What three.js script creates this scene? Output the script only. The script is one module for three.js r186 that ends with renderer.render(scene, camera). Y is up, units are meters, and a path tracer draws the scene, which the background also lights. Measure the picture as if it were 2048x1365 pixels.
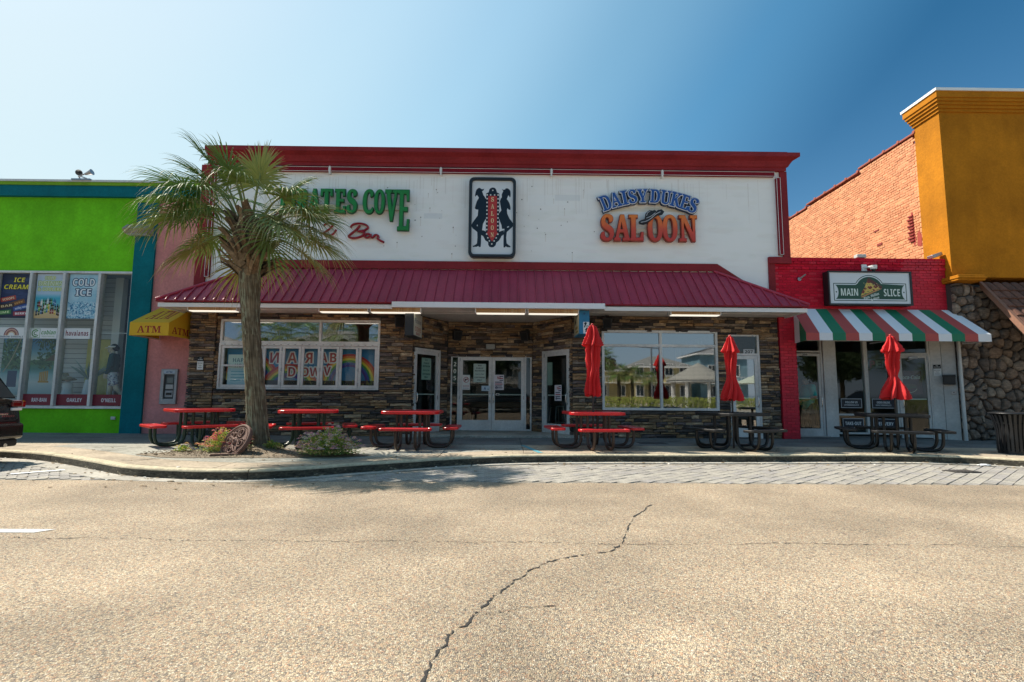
import * as THREE from 'three';
import { RoundedBoxGeometry } from 'three/addons/geometries/RoundedBoxGeometry.js';
import { mergeGeometries, mergeVertices, toCreasedNormals } from 'three/addons/utils/BufferGeometryUtils.js';
import { TextGeometry } from 'three/addons/geometries/TextGeometry.js';
import { FontLoader } from 'three/addons/loaders/FontLoader.js';
import { MarchingCubes } from 'three/addons/objects/MarchingCubes.js';
import { RectAreaLightUniformsLib } from 'three/addons/lights/RectAreaLightUniformsLib.js';

/* ---------- camera, sky, sun, exposure ---------- */
const scene = new THREE.Scene();
const D2R = Math.PI / 180;
const camera = new THREE.PerspectiveCamera(66.81, 1024 / 682, 0.05, 900);
camera.position.set(0, 1.1, 13.8);
camera.rotation.set(5.95 * D2R, -0.6 * D2R, 0.42 * D2R, 'YXZ');
scene.add(camera);
const renderer = new THREE.WebGLRenderer({ antialias: true });
renderer.setSize(1024, 682);
renderer.toneMapping = THREE.LinearToneMapping;
renderer.toneMappingExposure = 1.8;
renderer.shadowMap.enabled = true;

const SUN = new THREE.Vector3(-0.77, 1, -0.385).normalize();
const sun = new THREE.DirectionalLight(new THREE.Color(1, 0.92, 0.79), 4.4);
sun.name = 'sun'; sun.position.copy(SUN).multiplyScalar(60); sun.target.position.set(0, 0, 0);
sun.castShadow = true; sun.shadow.radius = 1;
Object.assign(sun.shadow.camera, { left: -40, right: 40, top: 40, bottom: -40, near: 1, far: 160 });
sun.shadow.mapSize.set(4096, 4096);
scene.add(sun, sun.target);

{ // clear sky: brightness follows the angle to the sun and the depth of air towards the horizon
  const W = 1024, H = 512, data = new Float32Array(W * H * 4), K = 1 / 1.82;
  // angle to the sun in degrees -> linear red, green, blue
  const T = [[0, 1.5, 1.55, 1.55], [12, 0.98, 1.1, 1.2], [26, 0.70, 0.88, 1.0], [36, 0.56, 0.80, 0.96], [46, 0.40, 0.67, 0.88], [56, 0.22, 0.47, 0.70], [66, 0.085, 0.295, 0.54], [76, 0.018, 0.14, 0.32], [84, 0.022, 0.15, 0.34], [94, 0.07, 0.23, 0.43], [108, 0.19, 0.4, 0.6], [126, 0.33, 0.52, 0.71], [180, 0.42, 0.6, 0.77]], HZ = [0.62, 0.75, 0.86];
  for (let j = 0; j < H; j++) for (let i = 0; i < W; i++) {
    const el = ((j + 0.5) / H - 0.5) * Math.PI, az = ((i + 0.5) / W - 0.5) * 2 * Math.PI, ce = Math.cos(el), y = Math.sin(Math.abs(el));
    const g = Math.acos(Math.min(1, Math.max(-1, ce * Math.cos(az) * SUN.x + y * SUN.y + ce * Math.sin(az) * SUN.z))) * 180 / Math.PI;
    const air = Math.min(2.1, 1.85 ** -1 / Math.max(0.2, y)) ** 0.8; // longer path through the air towards the horizon
    let k = 0; while (k < T.length - 2 && T[k + 1][0] < g) k++;
    const f = Math.min(1, (g - T[k][0]) / (T[k + 1][0] - T[k][0])), u = f * f * (3 - 2 * f) * 0.35 + f * 0.65, h = Math.exp(-(Math.abs(el) / D2R) / 9) * 0.9, o = (j * W + i) * 4;
    for (let c = 0; c < 3; c++) { const a = T[k][c + 1] * (1 - u) + T[k + 1][c + 1] * u, v = (a < 1 ? 1 - (1 - a) ** air : a) * (1 - h) + HZ[c] * h; data[o + c] = v * K * (el < 0 ? 0.5 : 1); }
    data[o + 3] = 1;
  }
  const sky = new THREE.DataTexture(data, W, H, THREE.RGBAFormat, THREE.FloatType);
  sky.mapping = THREE.EquirectangularReflectionMapping; sky.magFilter = THREE.LinearFilter; sky.needsUpdate = true;
  scene.background = sky; scene.environment = sky;
}

/* ---------- helpers ---------- */
function rng(seed) { let s = seed >>> 0; return () => { s = (s + 0x6d2b79f5) | 0; let t = Math.imul(s ^ (s >>> 15), 1 | s); t = (t + Math.imul(t ^ (t >>> 7), 61 | t)) ^ t; return ((t ^ (t >>> 14)) >>> 0) / 4294967296; }; }
const V = (x, y, z) => new THREE.Vector3(x, y, z);
const used = new Map();
function numbered(n) { const k = used.get(n) ?? 0; used.set(n, k + 1); return k ? n + '_' + String(k).padStart(3, '0') : n; }
function tag(o, label, category, group, kind) { o.userData.label = label; o.userData.category = category; if (group) o.userData.group = group; if (kind) o.userData.kind = kind; return o; }
function thing(name, label, category, p = [0, 0, 0], turn = 0, group) {
  const o = new THREE.Group(); o.name = numbered(name); o.position.set(...p); o.rotation.y = turn; scene.add(o); return tag(o, label, category, group);
}
function mesh(name, geo, mat, parent, extra) {
  const g = Array.isArray(geo) ? merge(geo) : geo, m = new THREE.Mesh(g, mat);
  m.name = parent ? name : numbered(name); m.castShadow = m.receiveShadow = true; (parent ?? scene).add(m);
  if (extra) Object.assign(m.userData, extra); return m;
}
function part(name, parent, p = [0, 0, 0], turn = 0) { const g = new THREE.Group(); g.name = name; g.position.set(...p); g.rotation.y = turn; parent.add(g); return g; }
const structure = (name, geo, mat) => mesh(name, geo, mat, null, { kind: 'structure' });
function copyOf(o, p, turn, label, extra) { const c = o.clone(); c.name = numbered(o.name.replace(/_\d{3}$/, '')); c.userData = { ...o.userData }; c.position.set(...p); c.rotation.y = turn; if (label) c.userData.label = label; if (extra) Object.assign(c.userData, extra); scene.add(c); return c; }
function merge(list) {
  const all = list.flat(9).map((g) => (g.index ? g.toNonIndexed() : g));
  const keep = ['position', 'normal', 'uv']; if (all.every((g) => g.attributes.color)) keep.push('color');
  for (const g of all) { for (const k of Object.keys(g.attributes)) if (!keep.includes(k)) g.deleteAttribute(k); if (!g.attributes.uv) g.setAttribute('uv', new THREE.BufferAttribute(new Float32Array(g.attributes.position.count * 2), 2)); g.morphAttributes = {}; }
  return mergeGeometries(all, false);
}
// uv in metres from position and facing
function muv(g, s = 1, ox = 0, oy = 0) {
  if (g.index) g = g.toNonIndexed();
  const p = g.attributes.position, n = g.attributes.normal, uv = new Float32Array(p.count * 2);
  for (let i = 0; i < p.count; i++) {
    const ax = Math.abs(n.getX(i)), ay = Math.abs(n.getY(i)), az = Math.abs(n.getZ(i));
    let u, v; if (ay > ax && ay > az) { u = p.getX(i); v = p.getZ(i); } else if (ax > az) { u = p.getZ(i); v = p.getY(i); } else { u = p.getX(i); v = p.getY(i); }
    uv[i * 2] = u * s + ox; uv[i * 2 + 1] = v * s + oy;
  }
  g.setAttribute('uv', new THREE.BufferAttribute(uv, 2)); return g;
}
// box given by two corners
const bx = (x0, x1, y0, y1, z0, z1) => muv(new THREE.BoxGeometry(x1 - x0, y1 - y0, z1 - z0).translate((x0 + x1) / 2, (y0 + y1) / 2, (z0 + z1) / 2));
const rbx = (x0, x1, y0, y1, z0, z1, r = 0.01, s = 1) => muv(new RoundedBoxGeometry(x1 - x0, y1 - y0, z1 - z0, s, r).translate((x0 + x1) / 2, (y0 + y1) / 2, (z0 + z1) / 2));
const cyl = (r0, r1, h, x, y, z, n = 16) => new THREE.CylinderGeometry(r1, r0, h, n).translate(x, y + h / 2, z);
function tube(pts, r, seg = 24, rad = 8, closed = false) { return new THREE.TubeGeometry(new THREE.CatmullRomCurve3(pts.map((p) => (p.isVector3 ? p : V(...p))), closed, 'centripetal'), seg, r, rad, closed); }
function bar(a, b, r, n = 8) { const A = V(...a), B = V(...b), d = B.clone().sub(A), g = new THREE.CylinderGeometry(r, r, d.length(), n); g.applyQuaternion(new THREE.Quaternion().setFromUnitVectors(V(0, 1, 0), d.normalize())); return g.translate((A.x + B.x) / 2, (A.y + B.y) / 2, (A.z + B.z) / 2); }
// prism: outline in x,y pushed along z
function prism(pts, d, bevel = 0, holes = []) {
  const s = new THREE.Shape(pts.map((p) => new THREE.Vector2(...p))); for (const h of holes) s.holes.push(new THREE.Path(h.map((p) => new THREE.Vector2(...p))));
  return new THREE.ExtrudeGeometry(s, { depth: d, bevelEnabled: bevel > 0, bevelSize: bevel, bevelThickness: bevel, bevelSegments: 1, curveSegments: 8, steps: 1 });
}
function poly(quads) { // list of polygons of xyz points (fan), flat
  const pos = []; for (const q of quads) for (let i = 1; i < q.length - 1; i++) pos.push(...q[0], ...q[i], ...q[i + 1]);
  const g = new THREE.BufferGeometry(); g.setAttribute('position', new THREE.Float32BufferAttribute(pos, 3)); g.computeVertexNormals(); return muv(g);
}
function tint(g, c) { const n = g.attributes.position.count, a = new Float32Array(n * 3); for (let i = 0; i < n; i++) a.set(c, i * 3); g.setAttribute('color', new THREE.BufferAttribute(a, 3)); return g; }
const lin = (r, g, b) => { const f = (c) => { c /= 255; return c <= 0.04045 ? c / 12.92 : ((c + 0.055) / 1.055) ** 2.4; }; return [f(r), f(g), f(b)]; };
const C = (r, g, b) => new THREE.Color().setRGB(r, g, b);

/* ---------- textures ---------- */
function lattice(n, cells, seed) { // tileable smooth noise
  const r = rng(seed), g = new Float32Array(cells * cells).map(() => r()), out = new Float32Array(n * n);
  for (let j = 0; j < n; j++) { const y = j / n * cells, y0 = Math.floor(y), fy = y - y0, sy = fy * fy * (3 - 2 * fy), a = (y0 % cells) * cells, b = ((y0 + 1) % cells) * cells;
    for (let i = 0; i < n; i++) { const x = i / n * cells, x0 = Math.floor(x), fx = x - x0, sx = fx * fx * (3 - 2 * fx), p = x0 % cells, q = (x0 + 1) % cells;
      out[j * n + i] = (g[a + p] * (1 - sx) + g[a + q] * sx) * (1 - sy) + (g[b + p] * (1 - sx) + g[b + q] * sx) * sy; } }
  return out;
}
function fbm(n, cells, oct, seed, gain = 0.5) { const out = new Float32Array(n * n); let a = 1, s = 0; for (let o = 0; o < oct; o++) { const l = lattice(n, Math.min(n, cells << o), seed + o * 17); for (let i = 0; i < out.length; i++) out[i] += a * l[i]; s += a; a *= gain; } for (let i = 0; i < out.length; i++) out[i] /= s; return out; }
function dtex(n, m, f, srgb, rep = 1) { // f(i, k) fills rgb 0..255
  const d = new Uint8Array(n * m * 4), c = [0, 0, 0]; for (let k = 0; k < n * m; k++) { f(k, c); d[k * 4] = c[0]; d[k * 4 + 1] = c[1]; d[k * 4 + 2] = c[2]; d[k * 4 + 3] = 255; }
  const t = new THREE.DataTexture(d, n, m); t.wrapS = t.wrapT = THREE.RepeatWrapping; t.magFilter = THREE.LinearFilter; t.minFilter = THREE.LinearMipmapLinearFilter; t.generateMipmaps = true; t.repeat.set(rep, rep); if (srgb) t.colorSpace = THREE.SRGBColorSpace; t.needsUpdate = true; return t;
}
function ctex(w, h, draw) { const c = document.createElement('canvas'); c.width = w; c.height = h; const x = c.getContext('2d'); draw(x, w, h); const t = new THREE.CanvasTexture(c); t.colorSpace = THREE.SRGBColorSpace; t.anisotropy = 8; return t; }
function text(x, s, cx, cy, size, fill, o = {}) { // one centred line fitted to a width
  x.save(); x.translate(cx, cy); if (o.rot) x.rotate(o.rot); x.font = (o.style ? o.style + ' ' : '') + (o.bold === false ? '' : 'bold ') + size + 'px ' + (o.font ?? 'sans-serif'); x.textAlign = 'center'; x.textBaseline = 'middle';
  const w = x.measureText(s).width, k = o.width ? o.width / w : 1; if (o.skew) x.transform(1, 0, o.skew, 1, 0, 0); x.scale(k, 1);
  if (o.stroke) { x.lineJoin = 'round'; x.lineWidth = o.line ?? size * 0.12; x.strokeStyle = o.stroke; x.strokeText(s, 0, 0); } x.fillStyle = fill; x.fillText(s, 0, 0); x.restore();
}
const std = (c, roughness = 0.8, o = {}) => new THREE.MeshStandardMaterial({ color: c.isColor ? c : C(...c), roughness, metalness: 0, side: THREE.DoubleSide, ...o });
const phys = (c, roughness, o = {}) => new THREE.MeshPhysicalMaterial({ color: c.isColor ? c : C(...c), roughness, side: THREE.DoubleSide, ...o });

const nA = fbm(512, 8, 6, 11), nB = fbm(512, 4, 5, 47), nF = fbm(512, 64, 3, 91), nL = fbm(512, 3, 3, 133);
const texStucco = dtex(512, 512, (k, c) => { c[0] = c[1] = c[2] = 255 * (0.6 * nF[k] + 0.4 * nA[k]); }, false);
const texGrime = dtex(512, 512, (k, c) => { const x = k & 511, y = k >> 9, s = nA[((y >> 3) & 511) * 512 + x], v = 222 + 50 * (nB[k] - 0.5) + 26 * (nF[k] - 0.5) + 34 * (s - 0.5); c[0] = v; c[1] = v - 1; c[2] = v - 3; }, true, 0.4);
const texConc = dtex(512, 512, (k, c) => { const v = 205 + 70 * (nB[k] - 0.5) + 60 * (nF[k] - 0.5) - (nA[k] > 0.66 ? 25 : 0); c[0] = v; c[1] = v - 2; c[2] = v - 6; }, true, 0.5);
const texRock = dtex(512, 512, (k, c) => { const y = (k >> 9), s = nA[((y * 3) % 512) * 512 + ((k & 511) >> 1)], v = 190 + 110 * (nA[k] - 0.5) + 90 * (s - 0.5) + 60 * (nF[k] - 0.5); c[0] = v; c[1] = v - 3; c[2] = v - 6; }, true);
const texRockB = dtex(512, 512, (k, c) => { const y = (k >> 9), s = nA[((y * 3) % 512) * 512 + ((k & 511) >> 1)]; c[0] = c[1] = c[2] = 255 * (0.45 * nA[k] + 0.35 * s + 0.2 * nF[k]); }, false);
const texSpeck = dtex(512, 512, (k, c) => { const v = 205 + 90 * (nF[k] - 0.5) + 60 * (nA[k] - 0.5); c[0] = c[1] = c[2] = v; }, true);
const paint = (c, rough = 0.85, bump = 0.004, o = {}) => phys(c, rough, { specularIntensity: 0.35, map: texGrime, bumpMap: texStucco, bumpScale: bump, ...o });
const M = {};
M.black = std([0.012, 0.012, 0.013], 0.45); M.blackMatte = std([0.012, 0.012, 0.012], 0.9); M.white = std([0.75, 0.75, 0.74], 0.6); M.chrome = std([0.7, 0.7, 0.7], 0.22, { metalness: 1 });
M.alu = std([0.82, 0.82, 0.82], 0.42, { metalness: 0.1, map: texGrime }); M.steel = std([0.35, 0.35, 0.36], 0.4, { metalness: 0.9 }); M.dark = std([0.02, 0.02, 0.022], 0.9);
M.glass = phys([0.80, 0.90, 0.86], 0.015, { transmission: 1, thickness: 0, ior: 3.3 });
M.glassDark = phys([0.72, 0.84, 0.8], 0.015, { transmission: 1, thickness: 0, ior: 1.6 });
M.glassClear = phys([0.88, 0.94, 0.92], 0.02, { transmission: 1, thickness: 0, ior: 1.45 });
const font = await new FontLoader().loadAsync('fonts/droid/droid_serif_bold.typeface.json');
const fontSans = await new FontLoader().loadAsync('fonts/droid/droid_sans_bold.typeface.json');
/* ---------- ground, road, pavers, kerb, sidewalk ---------- */
const KP = [[-60, 3.6], [-30, 3.6], [-14, 3.66], [-10.8, 3.68], [-9.5, 3.84], [-8.6, 4.12], [-7.75, 4.56], [-6.9, 5.08], [-6.2, 5.53], [-5.7, 5.83], [-4.95, 6.08], [-4.2, 6.2], [-3.66, 6.16], [-3.05, 5.92], [-2.45, 5.5], [-1.75, 5.08], [-0.97, 4.62], [-0.1, 4.22], [0.82, 4.03], [2.25, 3.9], [3.7, 3.87], [5.65, 3.75], [7.2, 3.65], [8.1, 3.7], [8.9, 3.93], [9.47, 4.3], [10.3, 4.95], [11.2, 5.6], [12.2, 6.0], [13.5, 6.15], [20, 6.15], [60, 6.15]];
const kerbPts = new THREE.CatmullRomCurve3(KP.map((p) => V(p[0], 0, p[1])), false, 'centripetal').getPoints(1200);
function kerbZ(x) { let lo = 0, hi = kerbPts.length - 1; while (hi - lo > 1) { const m = (lo + hi) >> 1; if (kerbPts[m].x < x) lo = m; else hi = m; } const a = kerbPts[lo], b = kerbPts[hi]; return a.z + (b.z - a.z) * (x - a.x) / (b.x - a.x || 1); }
const ROADY = -0.14, ROADZ = 6.28;
const matSoil = std([0.34, 0.27, 0.19], 1, { map: texSpeck, bumpMap: texStucco, bumpScale: 0.02 });
{ // wide earth under everything, out to the horizon
  const g = muv(new THREE.PlaneGeometry(900, 900).rotateX(-Math.PI / 2).translate(0, -0.36, 0));
  structure('ground', g, std([0.22, 0.2, 0.15], 1, { map: texSpeck }));
}
{ // chip-seal road: pale stones set close in binder
  const n = 2048, cell = 4, gc = n / cell, r = rng(5), px = new Float32Array(gc * gc), py = new Float32Array(gc * gc), tone = new Uint8Array(gc * gc), hh = new Float32Array(gc * gc);
  const pal = [[222, 200, 166], [205, 186, 158], [233, 217, 188], [190, 171, 146], [168, 152, 133], [214, 178, 142], [150, 140, 128], [196, 172, 150], [238, 228, 208], [120, 110, 100], [205, 160, 128]];
  for (let i = 0; i < gc * gc; i++) { px[i] = r(); py[i] = r(); tone[i] = Math.floor(r() ** 1.25 * pal.length); hh[i] = r(); }
  const col = new Uint8Array(n * n * 4), bmp = new Uint8Array(n * n * 4), big = fbm(512, 6, 4, 301);
  for (let j = 0; j < n; j++) for (let i = 0; i < n; i++) {
    const cx = i / cell, cy = j / cell, x0 = Math.floor(cx), y0 = Math.floor(cy); let d1 = 9, d2 = 9, id = 0;
    for (let b = -1; b <= 1; b++) for (let a = -1; a <= 1; a++) { const q = ((y0 + b + gc) % gc) * gc + ((x0 + a + gc) % gc), dx = x0 + a + px[q] - cx, dy = y0 + b + py[q] - cy, d = dx * dx + dy * dy; if (d < d1) { d2 = d1; d1 = d; id = q; } else if (d < d2) d2 = d; }
    const edge = Math.min(1, (Math.sqrt(d2) - Math.sqrt(d1)) * 2.6), p = pal[tone[id]], w = 0.6 + 0.4 * edge, v = 0.9 + 0.12 * hh[id] + 0.3 * (big[((j >> 2) & 511) * 512 + ((i >> 2) & 511)] - 0.5), o = (j * n + i) * 4;
    for (let c = 0; c < 3; c++) col[o + c] = Math.min(255, (p[c] * 0.72 + 53) * w * v * 1.06 * [1.02, 0.995, 0.955][c]); col[o + 3] = 255;
    bmp[o] = bmp[o + 1] = bmp[o + 2] = 255 * (0.25 + 0.75 * hh[id]) * edge; bmp[o + 3] = 255;
  }
  const mk = (d, s) => { const t = new THREE.DataTexture(d, n, n); t.wrapS = t.wrapT = THREE.RepeatWrapping; t.magFilter = THREE.LinearFilter; t.repeat.set(1 / 5.1, 1 / 5.1); if (s) t.colorSpace = THREE.SRGBColorSpace; t.needsUpdate = true; return t; };
  const m = std([0.95, 0.94, 0.92], 0.95, { map: mk(col, true), bumpMap: mk(bmp, false), bumpScale: 0.007, vertexColors: true });
  // strips of road: fine grid near by so that worn patches and traffic stains can tint it
  const parts = [], cells = [[-60, -14, 6], [-14, 14, 0.4], [14, 60, 6]];
  const r2 = fbm(256, 10, 4, 77);
  for (const [a, b, s] of cells) {
    const nx = Math.round((b - a) / s), zs = []; for (let z = ROADZ; z < 21.5; z += 0.4) zs.push(z); zs.push(21.5);
    const pos = [], idx = [], colr = [];
    for (let i = 0; i <= nx; i++) for (const z of zs) { const x = a + (b - a) * i / nx; pos.push(x, ROADY, z === ROADZ ? z + 0.03 * Math.sin(x * 3.1) * Math.sin(x * 1.3 + 1) : z); const v = 0.9 + 0.3 * (r2[(Math.floor(z * 9 + 400) & 255) * 256 + (Math.floor(x * 5 + 1000) & 255)] - 0.5); colr.push(v, v * 0.995, v * 0.985); }
    const m1 = zs.length; for (let i = 0; i < nx; i++) for (let k = 0; k < m1 - 1; k++) { const p = i * m1 + k; idx.push(p, p + 1, p + m1, p + m1, p + 1, p + m1 + 1); }
    const g = new THREE.BufferGeometry(); g.setAttribute('position', new THREE.Float32BufferAttribute(pos, 3)); g.setAttribute('color', new THREE.Float32BufferAttribute(colr, 3)); g.setIndex(idx); g.computeVertexNormals(); parts.push(muv(g));
  }
  const road = structure('road', parts, m);
  // cracks: narrow irregular openings filled with dark binder
  const rc = rng(71), cr = [];
  const crack = (pts, w) => { const c = new THREE.CatmullRomCurve3(pts.map((p) => V(p[0], ROADY + 0.004, p[1])), false, 'centripetal'), n = Math.round(c.getLength() / 0.035), up = []; let ox = 0, oz = 0;
    for (let i = 0; i <= n; i++) { const p = c.getPoint(i / n), t = c.getTangent(i / n); ox += (rc() - 0.5) * 0.035; oz += (rc() - 0.5) * 0.035; ox *= 0.9; oz *= 0.9; const h = w * (0.1 + rc() ** 1.6 * 1.0); up.push([p.x + ox - t.z * h, p.z + oz + t.x * h, p.x + ox + t.z * h, p.z + oz - t.x * h]); }
    for (let i = 0; i < n; i++) { const a = up[i], b = up[i + 1]; if (rc() < 0.12) continue; cr.push([[a[0], ROADY + 0.004, a[1]], [a[2], ROADY + 0.004, a[3]], [b[2], ROADY + 0.004, b[3]], [b[0], ROADY + 0.004, b[1]]]); } };
  crack([[-0.36, 12.2], [-0.34, 11.4], [-0.26, 10.95], [-0.08, 10.55], [0.05, 10.2], [0.26, 9.85], [0.6, 9.6], [0.97, 9.3], [1.2, 8.6], [1.66, 7.73]], 0.011);
  crack([[-14, 9.1], [-8, 9.16], [-3.85, 9.22], [-1, 9.27], [0.98, 9.3], [4, 9.32], [14, 9.4]], 0.006);
  crack([[-0.2, 10.72], [0.3, 10.6]], 0.006); crack([[-9, 7.6], [-7.2, 7.35], [-6.2, 7.0]], 0.008);
  mesh('crack', poly(cr), std([0.035, 0.032, 0.03], 1), road);
  const dash = (x0, x1, z0, z1) => poly([[[x0, ROADY + 0.004, z1], [x1 - 0.1, ROADY + 0.004, z1], [x1, ROADY + 0.004, z0], [x0, ROADY + 0.004, z0]]]);
  mesh('lane_marking', dash(-6.9, -4.05, 8.93, 9.05), std([0.72, 0.72, 0.7], 0.7, { map: texGrime, bumpMap: texStucco, bumpScale: 0.004 }), road);
}
const matPaver = [[0.50, 0.46, 0.40], [0.54, 0.50, 0.43], [0.44, 0.41, 0.37], [0.56, 0.52, 0.45], [0.47, 0.44, 0.41]].map((c) => std(c, 0.9, { map: texSpeck, bumpMap: texStucco, bumpScale: 0.003 }));
{ // parking lane of concrete pavers laid on the slant
  const lane = structure('paver_lane', bx(-40, 40, -0.3, ROADY - 0.012, 3, ROADZ), std([0.36, 0.32, 0.26], 1, { map: texSpeck }));
  const L = 0.235, W = 0.155, a = 40 * D2R, ca = Math.cos(a), sa = -Math.sin(a), r = rng(9), list = [];
  const g = new RoundedBoxGeometry(L - 0.008, 0.05, W - 0.008, 1, 0.008); g.rotateY(a); const shape = muv(g, 1);
  for (let i = -90; i <= 90; i++) for (let k = -110; k <= 110; k++) {
    const p = (i + (k & 1) * 0.5) * L, q = k * W, x = p * ca - q * sa, z = 5 + p * sa + q * ca;
    if (x < -16 || x > 13 || z > ROADZ - 0.1 || z < kerbZ(x) + 0.36) continue;
    const D = 13.8 - z; if (Math.abs(x) > D * 1.12 + 0.3) continue;
    list.push([x, ROADY - 0.025 + (r() - 0.5) * 0.008, z, Math.floor(r() * 5), (r() - 0.5) * 0.03, D * (1 + Math.abs(x) * 0.01)]);
  }
  list.sort((p, q) => q[2] - p[2]);
  const rest = [];
  list.forEach((e, i) => {
    if (i < 300) { const m = mesh('paver', shape, matPaver[e[3]], lane); m.position.set(e[0], e[1], e[2]); m.rotation.set(e[4], 0, e[4] * 0.7); }
    else { const c = shape.clone().rotateX(e[4]).translate(e[0], e[1], e[2]); rest.push(tint(c, matPaver[e[3]].color.toArray())); }
  });
  mesh('paver', rest, std([1, 1, 1], 0.9, { map: texSpeck, vertexColors: true, bumpMap: texStucco, bumpScale: 0.003 }), lane, { kind: 'stuff' });
  mesh('bay_line', muv(new THREE.BoxGeometry(0.1, 0.004, 0.62).rotateY(-0.72).translate(-7.2, ROADY + 0.008, 5.58)), M.white, lane);
}
const matConc = std([0.50, 0.495, 0.44], 0.92, { map: texConc, bumpMap: texStucco, bumpScale: 0.004 });
const matConcWarm = std([0.60, 0.50, 0.38], 0.92, { map: texConc, bumpMap: texStucco, bumpScale: 0.004 });
const matConcShade = std([0.23, 0.24, 0.245], 0.92, { map: texConc, bumpMap: texStucco, bumpScale: 0.004 });  // inner slabs: the building shade is put into the concrete colour
const matConcPale = std([0.60, 0.57, 0.51], 0.92, { map: texConc, bumpMap: texStucco, bumpScale: 0.004 });
// kerb: pale worn top, face blotched with mould and tyre rubber, shade painted in
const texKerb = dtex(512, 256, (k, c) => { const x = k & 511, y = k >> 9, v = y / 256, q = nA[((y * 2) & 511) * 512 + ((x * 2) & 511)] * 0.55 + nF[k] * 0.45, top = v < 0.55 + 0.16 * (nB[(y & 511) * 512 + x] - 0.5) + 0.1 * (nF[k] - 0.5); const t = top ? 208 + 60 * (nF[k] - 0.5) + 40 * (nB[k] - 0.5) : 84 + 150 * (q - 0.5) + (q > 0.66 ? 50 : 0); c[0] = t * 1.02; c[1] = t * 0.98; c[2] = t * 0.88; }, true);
const matKerb = std([0.72, 0.68, 0.6], 0.95, { map: texKerb, bumpMap: texStucco, bumpScale: 0.008 });
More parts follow.
